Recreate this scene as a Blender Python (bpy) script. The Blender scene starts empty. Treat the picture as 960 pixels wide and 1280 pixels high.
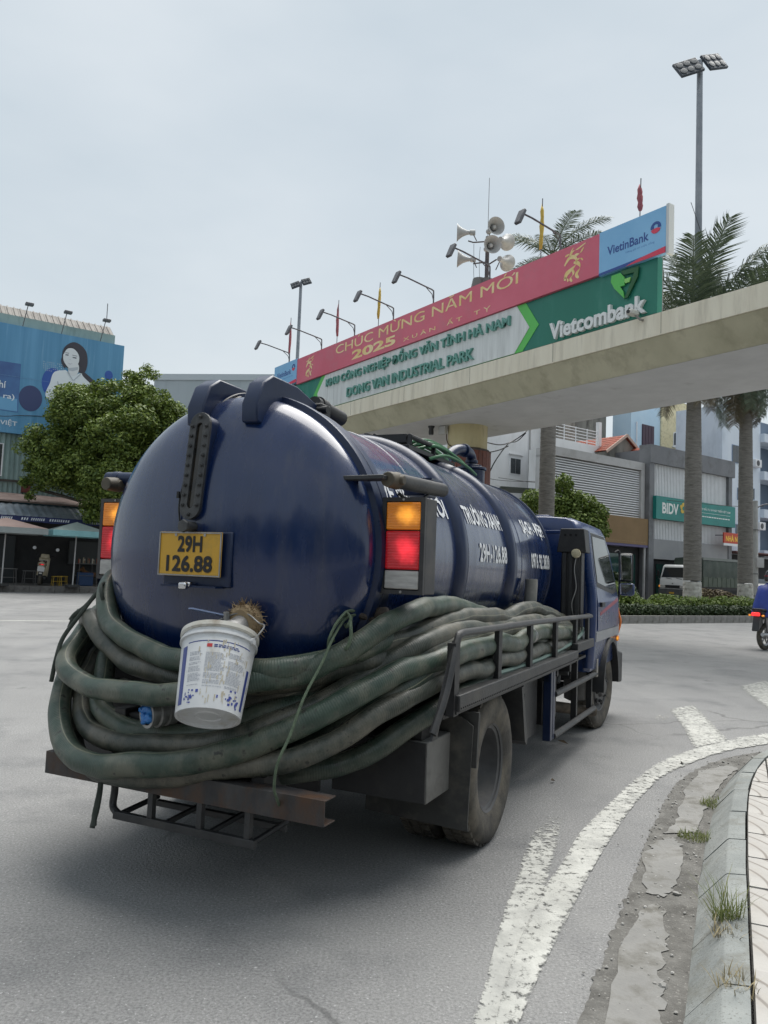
import bpy, bmesh, math, random
import numpy as np
from mathutils import Vector, Matrix
R_ = math.radians
random.seed(7); rng = np.random.default_rng(7)
SC = bpy.context.scene
COL = SC.collection

# ---------------------------------------------------------------- camera
CH, PITCH, ROLL = 1.423, 0.0757, 0.0389
_f = Vector((0, math.cos(PITCH), math.sin(PITCH))); _u = Vector((0, -math.sin(PITCH), math.cos(PITCH))); _r = Vector((1, 0, 0))
_r2 = _r*math.cos(ROLL) + _u*math.sin(ROLL); _u2 = _u*math.cos(ROLL) - _r*math.sin(ROLL)
cam = bpy.data.objects.new('camera', bpy.data.cameras.new('camera')); COL.objects.link(cam)
mm = Matrix((( _r2.x, _u2.x, -_f.x, 0), (_r2.y, _u2.y, -_f.y, 0), (_r2.z, _u2.z, -_f.z, CH), (0, 0, 0, 1)))
cam.matrix_world = mm
cam.data.sensor_fit = 'VERTICAL'; cam.data.sensor_height = 36; cam.data.sensor_width = 27
cam.data.lens = 981.1/1280*36; cam.data.clip_end = 3000; cam.data.clip_start = .05
SC.camera = cam
# ---------------------------------------------------------------- sky, sun, exposure
SUN_EL, SUN_AZ = R_(68), R_(25)
wd = bpy.data.worlds.new('World'); SC.world = wd; wd.use_nodes = True
nt = wd.node_tree; nt.nodes.clear()
out = nt.nodes.new('ShaderNodeOutputWorld'); bg = nt.nodes.new('ShaderNodeBackground'); bg.inputs[1].default_value = .1
sky = nt.nodes.new('ShaderNodeTexSky'); sky.sky_type = 'NISHITA'; sky.sun_disc = False
sky.sun_elevation = SUN_EL; sky.sun_rotation = SUN_AZ; sky.air_density = 1.5; sky.dust_density = 3
tc = nt.nodes.new('ShaderNodeTexCoord'); mp = nt.nodes.new('ShaderNodeMapping'); mp.inputs['Scale'].default_value = (1, 1, 2.4)
nz = nt.nodes.new('ShaderNodeTexNoise'); nz.inputs['Scale'].default_value = 1.5; nz.inputs['Detail'].default_value = 5; nz.inputs['Roughness'].default_value = .5
cr = nt.nodes.new('ShaderNodeValToRGB')
cr.color_ramp.elements[0].position = .30; cr.color_ramp.elements[0].color = (1.62, 1.90, 2.10, 1)
cr.color_ramp.elements[1].position = .68; cr.color_ramp.elements[1].color = (2.28, 2.46, 2.58, 1)
mx = nt.nodes.new('ShaderNodeMixRGB'); mx.inputs[0].default_value = .95
L = nt.links
L.new(tc.outputs['Generated'], mp.inputs[0]); L.new(mp.outputs[0], nz.inputs['Vector']); L.new(nz.outputs['Fac'], cr.inputs[0])
L.new(sky.outputs[0], mx.inputs[1]); L.new(cr.outputs[0], mx.inputs[2]); L.new(mx.outputs[0], bg.inputs[0]); L.new(bg.outputs[0], out.inputs[0])
sun = bpy.data.lights.new('sun', 'SUN'); sun.energy = 1.5; sun.angle = R_(55); sun.color = (1, .97, .92)
so = bpy.data.objects.new('sun', sun); COL.objects.link(so)
_sd = Vector((math.sin(SUN_AZ)*math.cos(SUN_EL), math.cos(SUN_AZ)*math.cos(SUN_EL), math.sin(SUN_EL)))
so.rotation_euler = _sd.to_track_quat('Z', 'Y').to_euler(); so.location = (0, 0, 60)
SC.view_settings.view_transform = 'Standard'; SC.view_settings.look = 'None'; SC.view_settings.exposure = 1.6; SC.view_settings.gamma = 1
SC.render.engine = 'CYCLES'
SC.cycles.use_denoising = True; SC.cycles.max_bounces = 6; SC.cycles.caustics_reflective = False; SC.cycles.caustics_refractive = False

# ---------------------------------------------------------------- materials
def srgb(h):
    h = h.lstrip('#'); c = [int(h[i:i+2], 16)/255 for i in (0, 2, 4)]
    return tuple(x/12.92 if x <= .04045 else ((x+.055)/1.055)**2.4 for x in c)
MATS = {}
def mat(name, c1, c2=None, scale=6, rough=.6, metal=0, bump=0, bscale=None, coat=0, lo=.35, hi=.65, dirt=None, dscale=3, dlo=.5, dhi=.7,
        island=None, emit=None, estr=0, trans=0, stretch=None, spec=.5, speck=None, rvar=0, coat_ior=1.5):
    if isinstance(c1, str): c1 = srgb(c1)
    if isinstance(c2, str): c2 = srgb(c2)
    if isinstance(dirt, str): dirt = srgb(dirt)
    m = bpy.data.materials.new(name); m.use_nodes = True; t = m.node_tree; N = t.nodes; K = t.links
    b = N['Principled BSDF']; b.inputs['Roughness'].default_value = rough; b.inputs['Metallic'].default_value = metal
    b.inputs['Coat Weight'].default_value = coat; b.inputs['Coat Roughness'].default_value = .09; b.inputs['Coat IOR'].default_value = coat_ior
    b.inputs['Specular IOR Level'].default_value = spec
    tc = N.new('ShaderNodeTexCoord'); src = tc.outputs['Object']
    if stretch:
        mp = N.new('ShaderNodeMapping'); mp.inputs['Scale'].default_value = stretch; K.new(src, mp.inputs[0]); src = mp.outputs[0]
    def noise(sc, det=6, ro=.6):
        n = N.new('ShaderNodeTexNoise'); n.inputs['Scale'].default_value = sc; n.inputs['Detail'].default_value = det; n.inputs['Roughness'].default_value = ro
        K.new(src, n.inputs['Vector']); return n
    def ramp(sock, lo, hi, a, bb):
        r = N.new('ShaderNodeValToRGB'); r.color_ramp.elements[0].position = lo; r.color_ramp.elements[1].position = hi
        r.color_ramp.elements[0].color = (*a, 1); r.color_ramp.elements[1].color = (*bb, 1); K.new(sock, r.inputs[0]); return r
    col = None
    if c2 is not None:
        if island:
            g = N.new('ShaderNodeNewGeometry'); col = ramp(g.outputs['Random Per Island'], 0, 1, c1, c2).outputs[0]
        else:
            col = ramp(noise(scale).outputs['Fac'], lo, hi, c1, c2).outputs[0]
    if dirt is not None:
        r = ramp(noise(dscale, 8, .65).outputs['Fac'], dlo, dhi, (0, 0, 0), (1, 1, 1))
        x = N.new('ShaderNodeMixRGB'); K.new(r.outputs[0], x.inputs[0])
        if col is not None: K.new(col, x.inputs[1])
        else: x.inputs[1].default_value = (*c1, 1)
        x.inputs[2].default_value = (*dirt, 1); col = x.outputs[0]
    if speck is not None:
        sc_, cc, lo_, hi_ = speck
        r = ramp(noise(sc_, 2, .5).outputs['Fac'], lo_, hi_, (0, 0, 0), (1, 1, 1))
        x = N.new('ShaderNodeMixRGB'); K.new(r.outputs[0], x.inputs[0])
        if col is not None: K.new(col, x.inputs[1])
        else: x.inputs[1].default_value = (*c1, 1)
        x.inputs[2].default_value = (*(srgb(cc) if isinstance(cc, str) else cc), 1); col = x.outputs[0]
    if col is not None: K.new(col, b.inputs['Base Color'])
    else: b.inputs['Base Color'].default_value = (*c1, 1)
    if rvar:
        r = ramp(noise(dscale*1.3, 6).outputs['Fac'], .3, .7, (rough-rvar,)*3, (rough+rvar,)*3); K.new(r.outputs[0], b.inputs['Roughness'])
    if bump:
        n = noise(bscale or scale*4, 8, .65); bp = N.new('ShaderNodeBump'); bp.inputs['Strength'].default_value = bump; bp.inputs['Distance'].default_value = .02
        K.new(n.outputs['Fac'], bp.inputs['Height']); K.new(bp.outputs[0], b.inputs['Normal'])
    if emit is not None:
        b.inputs['Emission Color'].default_value = (*(srgb(emit) if isinstance(emit, str) else emit), 1); b.inputs['Emission Strength'].default_value = estr
    if trans:
        tr = N.new('ShaderNodeBsdfTranslucent'); ms = N.new('ShaderNodeMixShader'); ms.inputs[0].default_value = trans
        if col is not None: K.new(col, tr.inputs[0])
        else: tr.inputs[0].default_value = (*c1, 1)
        K.new(b.outputs[0], ms.inputs[1]); K.new(tr.outputs[0], ms.inputs[2]); K.new(ms.outputs[0], N['Material Output'].inputs[0])
    MATS[name] = m
    return m
def flat(name, c, rough=.5, **k): return MATS.get(name) or mat(name, c, rough=rough, **k)

# ---------------------------------------------------------------- mesh builder
def frame(p, z, xh=None):
    z = Vector(z).normalized(); xh = Vector(xh) if xh else (Vector((0, 0, 1)) if abs(z.z) < .9 else Vector((1, 0, 0)))
    y = z.cross(xh).normalized(); x = y.cross(z)
    return Matrix(((x.x, y.x, z.x, p[0]), (x.y, y.y, z.y, p[1]), (x.z, y.z, z.z, p[2]), (0, 0, 0, 1)))
def rotm(x=0, y=0, z=0): return Matrix.Rotation(z, 4, 'Z') @ Matrix.Rotation(y, 4, 'Y') @ Matrix.Rotation(x, 4, 'X')
class MB:
    def __init__(s): s.v = []; s.f = []
    def add(s, vs, fs, M=None):
        o = len(s.v); s.v += [tuple(M @ Vector(p)) if M else tuple(p) for p in vs]; s.f += [tuple(i+o for i in f) for f in fs]; return s
    def box(s, c, d, M=None):
        x, y, z = (q/2 for q in d); cx, cy, cz = c
        vs = [(cx+a*x, cy+b*y, cz+e*z) for e in (-1, 1) for a, b in ((-1, -1), (1, -1), (1, 1), (-1, 1))]
        return s.add(vs, [(3, 2, 1, 0), (4, 5, 6, 7), (0, 1, 5, 4), (1, 2, 6, 5), (2, 3, 7, 6), (3, 0, 4, 7)], M)
    def b2(s, lo, hi, M=None): return s.box([(a+b)/2 for a, b in zip(lo, hi)], [b-a for a, b in zip(lo, hi)], M)
    def prism(s, pts, h0, h1, M=None):
        n = len(pts); ar = sum(pts[i][0]*pts[(i+1) % n][1]-pts[(i+1) % n][0]*pts[i][1] for i in range(n))
        if ar < 0: pts = pts[::-1]
        vs = [(x, y, h0) for x, y in pts]+[(x, y, h1) for x, y in pts]
        return s.add(vs, [tuple(range(n))[::-1], tuple(range(n, 2*n))]+[(i, (i+1) % n, n+(i+1) % n, n+i) for i in range(n)], M)
    def lathe(s, prof, M=None, n=24, close=True):
        vs = []; fs = []; rings = []
        for r, z in prof:
            if r < 1e-5: rings.append([len(vs)]); vs.append((0, 0, z))
            else:
                rings.append(list(range(len(vs), len(vs)+n))); vs += [(r*math.cos(2*math.pi*i/n), r*math.sin(2*math.pi*i/n), z) for i in range(n)]
        for a, b in zip(rings, rings[1:]):
            for i in range(n):
                j = (i+1) % n
                if len(a) == 1 and len(b) == 1: continue
                if len(a) == 1: fs.append((a[0], b[j], b[i]))
                elif len(b) == 1: fs.append((a[i], a[j], b[0]))
                else: fs.append((a[i], a[j], b[j], b[i]))
        if close:
            if len(rings[0]) > 1: fs.append(tuple(rings[0][::-1]))
            if len(rings[-1]) > 1: fs.append(tuple(rings[-1]))
        return s.add(vs, fs, M)
    def cyl(s, p0, p1, r0, r1=None, n=12, cap=True):
        r1 = r0 if r1 is None else r1; d = Vector(p1)-Vector(p0)
        return s.lathe([(r0, 0), (r1, d.length)], frame(p0, d), n, cap)
    def tube(s, pts, r, n=8, cap=True, flatten=1):
        pts = [Vector(p) for p in pts]; k = len(pts); rs = r if isinstance(r, (list, tuple)) else [r]*k
        T = [((pts[min(i+1, k-1)]-pts[max(i-1, 0)])).normalized() for i in range(k)]
        x = T[0].orthogonal().normalized(); vs = []
        for i in range(k):
            x = (x - T[i]*x.dot(T[i])).normalized(); y = T[i].cross(x)
            for j in range(n):
                a = 2*math.pi*j/n; vs.append(pts[i] + x*(rs[i]*math.cos(a)) + y*(rs[i]*flatten*math.sin(a)))
        fs = [(i*n+j, i*n+(j+1) % n, (i+1)*n+(j+1) % n, (i+1)*n+j) for i in range(k-1) for j in range(n)]
        if cap: fs += [tuple(range(n))[::-1], tuple(range((k-1)*n, k*n))]
        return s.add(vs, fs)
    def quad(s, a, b, c, d): return s.add([a, b, c, d], [(0, 1, 2, 3)])
    def mesh(s, name, smooth=35):
        me = bpy.data.meshes.new(name); me.from_pydata(s.v, [], s.f); me.validate()
        if smooth:
            me.polygons.foreach_set('use_smooth', [True]*len(me.polygons))
            if smooth < 180: me.set_sharp_from_angle(angle=R_(smooth))
        me.update(); return me
    def obj(s, name, m, parent=None, smooth=35, bevel=0, loc=None, kind=None):
        return link(name, s.mesh(name, smooth), m, parent, bevel, loc, kind)
def link(name, me, m=None, parent=None, bevel=0, loc=None, kind=None):
    if m and not me.materials: me.materials.append(m)
    o = bpy.data.objects.new(name, me); COL.objects.link(o)
    if parent: o.parent = parent
    if loc: o.location = loc
    if kind: o['kind'] = kind
    if bevel:
        b = o.modifiers.new('bevel', 'BEVEL'); b.width = bevel; b.segments = 2; b.limit_method = 'ANGLE'; b.angle_limit = R_(40)
        b.harden_normals = False
    return o
def tag(o, label=None, cat=None, group=None, kind=None):
    if label: o['label'] = label
    if cat: o['category'] = cat
    if group: o['group'] = group
    if kind: o['kind'] = kind
    return o
def thing(name, label, cat, loc=(0, 0, 0), rz=0, group=None):
    o = bpy.data.objects.new(name, None); COL.objects.link(o); o.empty_display_size = .3
    o.location = loc; o.rotation_euler = (0, 0, rz); return tag(o, label, cat, group)
def copy_tree(o, parent=None):
    c = o.copy(); COL.objects.link(c); c.parent = parent
    for ch in list(o.children): copy_tree(ch, c)
    return c
def dup(o, loc, rz, label):
    c = copy_tree(o); c.location = loc; c.rotation_euler = (0, 0, rz); c['label'] = label; return c
def smooth_path(pts, k=8):
    P = [Vector(p) for p in pts]; P = [P[0]*2-P[1]]+P+[P[-1]*2-P[-2]]; o = []
    for i in range(1, len(P)-2):
        a, b, c, d = P[i-1:i+3]
        for j in range(k):
            t = j/k; o.append(.5*((2*b)+(c-a)*t+(2*a-5*b+4*c-d)*t*t+(3*b-a-3*c+d)*t**3))
    o.append(P[-2]); return o
HORNED = {'Ơ': 'O', 'Ớ': 'Ó', 'Ờ': 'Ò', 'Ở': 'Ỏ', 'Ư': 'U', 'Ừ': 'Ù', 'Ứ': 'Ú'}
def text_mesh(s, size=1, bold=0, extrude=0, sx=1, shear=0, align='CENTER', res=3):
    """as glyphs(), with the horn of the Vietnamese O and U added as a small wedge (the font fills those letters solid)"""
    if not any(c in HORNED for c in s): return glyphs(s, size, bold, extrude, sx, shear, align, res)
    b = ''.join(HORNED.get(c, c) for c in s); vs, fs = glyphs(b, size, bold, extrude, sx, shear, 'LEFT', res)
    for i, c in enumerate(s):
        if c in HORNED:
            x1 = max(v[0] for v in glyphs(b[:i+1], size, bold, 0, sx, shear, 'LEFT', 2)[0]); cap = max(v[1] for v in glyphs('U', size, bold, 0, sx, 0, 'LEFT', 2)[0])
            k = size*.1; o = len(vs); y = cap
            pr = [(x1-.75*k*sx, y-.55*k), (x1-.1*k*sx, y-1.0*k), (x1+.75*k*sx, y-.1*k), (x1+.80*k*sx, y+.55*k), (x1+.1*k*sx, y+.55*k), (x1+.05*k*sx, y-.15*k)]
            e = extrude if extrude else 0; vs = vs+[(x, yy, e) for x, yy in pr]; fs = fs+[tuple(range(o, o+6))]
            if e: vs = vs+[(x, yy, -e) for x, yy in pr]; fs = fs+[(o+j, o+6+j, o+6+(j+1) % 6, o+(j+1) % 6) for j in range(6)]
    if align == 'CENTER': m = (max(v[0] for v in vs)+min(v[0] for v in vs))/2; vs = [(x-m, y, z) for x, y, z in vs]
    return vs, fs
def glyphs(s, size=1, bold=0, extrude=0, sx=1, shear=0, align='CENTER', res=3):
    """lettering as flat or extruded mesh in the XY plane; returns vertices, faces"""
    c = bpy.data.curves.new('lettering', 'FONT'); c.body = s; c.size = size; c.offset = bold*size; c.extrude = extrude; c.align_x = align; c.align_y = 'CENTER'
    c.shear = shear; c.resolution_u = res; c.fill_mode = 'BOTH' if extrude else 'FRONT'
    o = bpy.data.objects.new('lettering', c); COL.objects.link(o)
    dg = bpy.context.evaluated_depsgraph_get(); dg.update(); me = bpy.data.meshes.new_from_object(o.evaluated_get(dg))
    vs = [(v.co.x*sx, v.co.y, v.co.z) for v in me.vertices]; fs = [tuple(p.vertices) for p in me.polygons]
    bpy.data.objects.remove(o); bpy.data.curves.remove(c); bpy.data.meshes.remove(me)
    return vs, fs
def text_fit(s, w, h, bold=0, extrude=0, shear=0, res=3, fat=0):
    """text scaled to fill w x h (letter heights incl. marks), centred on the origin; fat: broader strokes"""
    vs, fs = text_mesh(s, 1, bold, extrude, 1, shear, res=res)
    if fat:
        v0, f0 = vs, fs; vs, fs = [], []
        for k, (dx, dy) in enumerate(((0, 0), (fat, .0), (-fat, 0), (fat*.7, .034), (-fat*.7, -.034), (-fat*.7, .034), (fat*.7, -.034))): o = len(vs); vs = vs+[(x+dx, y+dy, z+.0004*k) for x, y, z in v0]; fs = fs+[tuple(i+o for i in f) for f in f0]
    xs = [v[0] for v in vs]; ys = [v[1] for v in vs]; sx = w/(max(xs)-min(xs)); sy = h/(max(ys)-min(ys)); cx = (max(xs)+min(xs))/2; cy = (max(ys)+min(ys))/2
    return [((x-cx)*sx, (y-cy)*sy, z) for x, y, z in vs], fs
def leaf_mesh(clumps, n, size, seed=1, up=.3, shell=.55, aspect=.5):
    """n leaf quads in ellipsoid clumps [(centre, radii)], more of them towards the surface"""
    g = np.random.default_rng(seed); w = np.array([r[0]*r[1]*r[2] for c, r in clumps])**.67; w /= w.sum()
    idx = g.choice(len(clumps), n, p=w); Cc = np.array([c for c, r in clumps])[idx]; Rr = np.array([r for c, r in clumps])[idx]
    d = g.normal(size=(n, 3)); d /= np.linalg.norm(d, axis=1)[:, None]; rad = shell+(1.08-shell)*g.random(n)**.6
    P = Cc+d*Rr*rad[:, None]
    nn = d*.7+g.normal(size=(n, 3))*.6+np.array([0, 0, up]); nn /= np.linalg.norm(nn, axis=1)[:, None]
    t = np.cross(nn, g.normal(size=(n, 3))); t /= np.linalg.norm(t, axis=1)[:, None]; b = np.cross(nn, t)
    s = size*(.6+.8*g.random(n))[:, None]
    V = np.stack([P-t*s, P+b*s*aspect+nn*s*.15, P+t*s, P-b*s*aspect+nn*s*.15], 1).reshape(-1, 3)
    me = bpy.data.meshes.new('foliage'); me.vertices.add(4*n); me.vertices.foreach_set('co', V.ravel()); me.loops.add(4*n); me.loops.foreach_set('vertex_index', np.arange(4*n))
    me.polygons.add(n); me.polygons.foreach_set('loop_start', np.arange(n)*4); me.update(calc_edges=True); return me
# ---------------------------------------------------------------- ground materials
ASPH = mat('asphalt', (.21, .209, .207), (.262, .261, .258), scale=.55, rough=.8, bump=.6, bscale=70, dirt=(.155, .157, .16), dscale=1.3, dlo=.5, dhi=.72, speck=(75, (.42, .42, .42), .66, .72), lo=.3, hi=.7)
def _asph_extra(m):
    # fine grit and faint tyre-polished streaks mixed over the asphalt colour
    t = m.node_tree; N = t.nodes; K = t.links; b = N['Principled BSDF']; old = b.inputs['Base Color'].links[0].from_socket
    tc = N.new('ShaderNodeTexCoord')
    n = N.new('ShaderNodeTexNoise'); n.inputs['Scale'].default_value = 85; n.inputs['Detail'].default_value = 6; n.inputs['Roughness'].default_value = .8; K.new(tc.outputs['Object'], n.inputs['Vector'])
    r = N.new('ShaderNodeValToRGB'); r.color_ramp.elements[0].position = .35; r.color_ramp.elements[1].position = .65
    r.color_ramp.elements[0].color = (.55, .55, .56, 1); r.color_ramp.elements[1].color = (1.42, 1.42, 1.41, 1); K.new(n.outputs['Fac'], r.inputs[0])
    x = N.new('ShaderNodeMixRGB'); x.blend_type = 'MULTIPLY'; x.inputs[0].default_value = 1; K.new(old, x.inputs[1]); K.new(r.outputs[0], x.inputs[2])
    def layer(prev, fac, col, mode='MIX'):
        y = N.new('ShaderNodeMixRGB'); y.blend_type = mode; K.new(fac, y.inputs[0]); K.new(prev, y.inputs[1]); y.inputs[2].default_value = (*col, 1); return y.outputs[0]
    def mr(sock, a, b_, c=0, d=1):
        q = N.new('ShaderNodeMapRange'); q.inputs['From Min'].default_value = a; q.inputs['From Max'].default_value = b_; q.inputs['To Min'].default_value = c; q.inputs['To Max'].default_value = d; K.new(sock, q.inputs['Value']); return q.outputs[0]
    def nz_(sc, det, rot=0, st=(1, 1, 1), off=0):
        mp = N.new('ShaderNodeMapping'); mp.inputs['Rotation'].default_value = (0, 0, rot); mp.inputs['Scale'].default_value = st; mp.inputs['Location'].default_value = (off, off, 0); K.new(tc.outputs['Object'], mp.inputs[0])
        q = N.new('ShaderNodeTexNoise'); q.inputs['Scale'].default_value = sc; q.inputs['Detail'].default_value = det; K.new(mp.outputs[0], q.inputs['Vector']); return q.outputs['Fac']
    c = x.outputs[0]
    c = layer(c, mr(nz_(.9, 5, .44, (1, .07, 1)), .52, .72, 0, .5), (.15, .151, .155))          # long tyre-darkened tracks
    c = layer(c, mr(nz_(.55, 6, 0, (1, 1, 1), 7), .56, .74, 0, .5), (.30, .298, .29))              # dusty pale areas
    c = layer(c, mr(nz_(2.6, 4, 0, (1, 1, 1), 3), .70, .76, 0, .55), (.09, .09, .092))            # oil spots
    v = N.new('ShaderNodeTexVoronoi'); v.feature = 'DISTANCE_TO_EDGE'; v.inputs['Scale'].default_value = .42
    wn = N.new('ShaderNodeTexNoise'); wn.inputs['Scale'].default_value = 2.2; wn.inputs['Detail'].default_value = 6; K.new(tc.outputs['Object'], wn.inputs['Vector'])
    va = N.new('ShaderNodeMixRGB'); va.inputs[0].default_value = .22; K.new(tc.outputs['Object'], va.inputs[1]); K.new(wn.outputs['Color'], va.inputs[2]); K.new(va.outputs[0], v.inputs['Vector'])
    ck = N.new('ShaderNodeMath'); ck.operation = 'MULTIPLY'; K.new(mr(v.outputs['Distance'], .006, .002), ck.inputs[0]); K.new(mr(nz_(.5, 3, 0, (1, 1, 1), 11), .54, .62, 0, .5), ck.inputs[1])
    c = layer(c, ck.outputs[0], (.06, .06, .06))                                                  # hairline cracks
    K.new(c, b.inputs['Base Color'])
_asph_extra(ASPH)
CONC = mat('pale_concrete', (.19, .188, .18), (.275, .27, .257), scale=3, rough=.85, bump=.4, bscale=40, dirt=(.12, .115, .10), dscale=6, dlo=.47, dhi=.66)
DIRT = mat('gutter_dirt', (.10, .096, .088), (.19, .185, .172), scale=7, rough=.95, bump=.8, bscale=60, speck=(70, (.28, .27, .25), .62, .72))
KERB = mat('kerb_concrete', (.20, .215, .21), (.28, .295, .285), scale=4, rough=.85, bump=.3, bscale=60, dirt=(.15, .145, .12), dscale=5, dlo=.5, dhi=.72, speck=(90, (.15, .15, .14), .6, .7))
PAVE = mat('pavement_bed', (.05, .05, .048), (.09, .088, .08), scale=9, rough=.95)
SIDE = mat('sidewalk_concrete', (.15, .143, .135), (.23, .22, .205), scale=1.5, rough=.9, bump=.3, bscale=20)
def worn_paint():
    m = mat('worn_white_paint', (.42, .42, .39), (.53, .53, .495), scale=4, rough=.75, bump=.4, bscale=60, dirt=(.30, .30, .285), dscale=5, dlo=.44, dhi=.72)
    t = m.node_tree; N = t.nodes; K = t.links; b = N['Principled BSDF']; tc = N.new('ShaderNodeTexCoord')
    at = N.new('ShaderNodeAttribute'); at.attribute_name = 'wear'
    n = N.new('ShaderNodeTexNoise'); n.inputs['Scale'].default_value = 24; n.inputs['Detail'].default_value = 10; n.inputs['Roughness'].default_value = .78; K.new(tc.outputs['Object'], n.inputs['Vector'])
    su = N.new('ShaderNodeMath'); su.operation = 'SUBTRACT'; K.new(n.outputs['Fac'], su.inputs[0]); K.new(at.outputs['Fac'], su.inputs[1])
    r = N.new('ShaderNodeMapRange'); r.inputs['From Min'].default_value = .0; r.inputs['From Max'].default_value = .09; K.new(su.outputs[0], r.inputs['Value'])
    tr = N.new('ShaderNodeBsdfTransparent'); ms = N.new('ShaderNodeMixShader'); K.new(r.outputs[0], ms.inputs[0]); K.new(tr.outputs[0], ms.inputs[1]); K.new(b.outputs[0], ms.inputs[2])
    K.new(ms.outputs[0], N['Material Output'].inputs[0]); return m
PAINT = worn_paint()
# ---------------------------------------------------------------- ground, road, markings
def grid_sheet(name, x0, x1, y0, y1, z, m): return MB().quad((x0, y0, z), (x1, y0, z), (x1, y1, z), (x0, y1, z)).obj(name, m, smooth=0, kind='structure')
grid_sheet('road', -700, 700, -700, 1200, 0, ASPH)

def resample(pts, n):
    P = [Vector((*p, 0)) for p in pts]; d = [0]
    for a, b in zip(P, P[1:]): d.append(d[-1]+(b-a).length)
    o = []
    for i in range(n):
        t = d[-1]*i/(n-1); k = max(j for j in range(len(d)) if d[j] <= t+1e-9); k = min(k, len(P)-2)
        o.append(P[k].lerp(P[k+1], (t-d[k])/max(1e-9, d[k+1]-d[k])))
    return o
def spline2(pts, n): return resample([(p.x, p.y) for p in smooth_path([(*p, 0) for p in pts], 10)], n)
def strip(left, right, z, wear, n=60, name='road_marking'):
    """worn painted band between two border lines; wear: list of values along it, ragged at the borders"""
    A = spline2(left, n); B = spline2(right, n); mb = MB(); W = []; cols = 7
    for i in range(n):
        t = i/(n-1)*(len(wear)-1); k = min(int(t), len(wear)-2); w = wear[k]*(1-(t-k))+wear[k+1]*(t-k)
        for j in range(cols+1):
            u = j/cols; p = A[i].lerp(B[i], u); mb.v.append((p.x, p.y, z)); W.append(w+.035+(.10 if j in (0, cols) else 0))
    for i in range(n-1):
        for j in range(cols):
            a = i*(cols+1)+j; mb.f.append((a, a+1, a+cols+2, a+cols+1))
    me = mb.mesh(name, 0); at = me.attributes.new('wear', 'FLOAT', 'POINT'); at.data.foreach_set('value', W)
    # faces must look upwards
    if me.polygons[0].normal.z < 0: me.flip_normals()
    return link(name, me, PAINT, kind='structure')
strip([(.22, 2.2), (.341, 2.611), (.403, 2.807), (.567, 3.423), (.693, 3.831), (.884, 4.465), (1.04, 4.80)], [(.37, 2.2), (.49, 2.7), (.60, 3.1), (.73, 3.5), (.81, 3.735), (.93, 4.114), (1.15, 4.80)], .004, [.36, .34, .30, .34, .36, .40, .50])
strip([(.33, 2.2), (.44, 2.7), (.60, 3.2), (.805, 3.724), (.951, 4.027), (1.185, 4.556), (1.493, 5.103), (1.872, 5.757), (2.281, 6.366), (2.709, 6.848), (3.208, 7.30), (3.808, 7.748), (6, 8.9), (9, 9.8)],
      [(.36, 2.2), (.497, 2.622), (.657, 3.009), (.81, 3.35), (1.041, 3.866), (1.327, 4.461), (1.67, 5.126), (2.092, 5.835), (2.462, 6.287), (2.84, 6.686), (3.3, 7.05), (3.95, 7.45), (6.1, 8.62), (9.05, 9.52)], .008, [.36, .34, .33, .37, .34, .36, .38, .35, .36, .4, .4], n=120)
strip([(1.04, 4.80), (1.40, 5.62), (1.68, 6.30), (2.36, 7.44), (3.03, 8.58)], [(1.16, 4.75), (1.52, 5.55), (1.80, 6.22), (2.48, 7.34), (3.14, 8.48)], .004, [.6, .62, .5, .62, .55, .45])
strip([(3.28, 8.95), (3.068, 8.014), (2.92, 7.47), (2.76, 6.93)], [(3.74, 9.36), (3.57, 8.68), (3.40, 8.00), (3.24, 7.34)], .006, [.4, .36, .34, .36], n=40)
strip([(3.06, 8.56), (3.52, 9.32), (4.156, 10.25), (5.07, 11.2)], [(3.25, 8.48), (3.70, 9.2), (4.33, 10.1), (5.2, 11.05)], .004, [.5, .55, .6, .5])
strip([(5.066, 11.167), (4.88, 10.5), (4.69, 9.8), (4.50, 9.1)], [(5.941, 12.091), (5.70, 11.2), (5.45, 10.25), (5.2, 9.25)], .006, [.4, .36, .35, .38], n=40)
strip([(-26, 9.9), (-15, 14.75), (-8.45, 17.63), (-4, 19.6), (3, 22.7)], [(-26, 10.08), (-15, 14.93), (-8.45, 17.82), (-4, 19.78), (3, 22.88)], .004, [.3, .32, .3, .34], n=40)

# gutter of dirt and broken concrete between the road and the kerb
KB = [(.62, 1.7), (.85, 2.25), (1.033, 2.658), (1.378, 3.431), (1.641, 4.01), (2.21, 5.197), (2.784, 6.131), (3.3, 6.62), (4.1, 7.15), (5.4, 7.75), (7.5, 8.5), (10, 9.2)]
def ground_poly(name, pts, z, m, seed=0, jag=.012, sub=7):
    g = random.Random(seed); o = []
    for (a, b) in zip(pts, pts[1:]+pts[:1]):
        for k in range(sub):
            t = k/sub; o.append((a[0]+(b[0]-a[0])*t+g.uniform(-jag, jag), a[1]+(b[1]-a[1])*t+g.uniform(-jag, jag)))
    mb = MB(); mb.v = [(x, y, z) for x, y in o]; n = len(o); ar = sum(o[i][0]*o[(i+1) % n][1]-o[(i+1) % n][0]*o[i][1] for i in range(n))
    mb.f = [tuple(range(n)) if ar > 0 else tuple(range(n))[::-1]]; bm = bmesh.new(); me = mb.mesh(name, 0); bm.from_mesh(me); bmesh.ops.triangulate(bm, faces=bm.faces); bm.to_mesh(me); bm.free()
    return link(name, me, m, kind='structure')
gl = [(.40, 1.9), (.686, 2.635), (.942, 3.187), (1.346, 4.068), (1.481, 4.372), (2.0, 5.42), (2.323, 5.95), (2.75, 6.45), (3.2, 6.80), (4.05, 7.28)]
ground_poly('gutter', [(p.x, p.y) for p in spline2(gl, 70)]+[(x, y) for x, y in KB if y < 7.3][::-1], .005, DIRT, 3, .012, 3)
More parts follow.
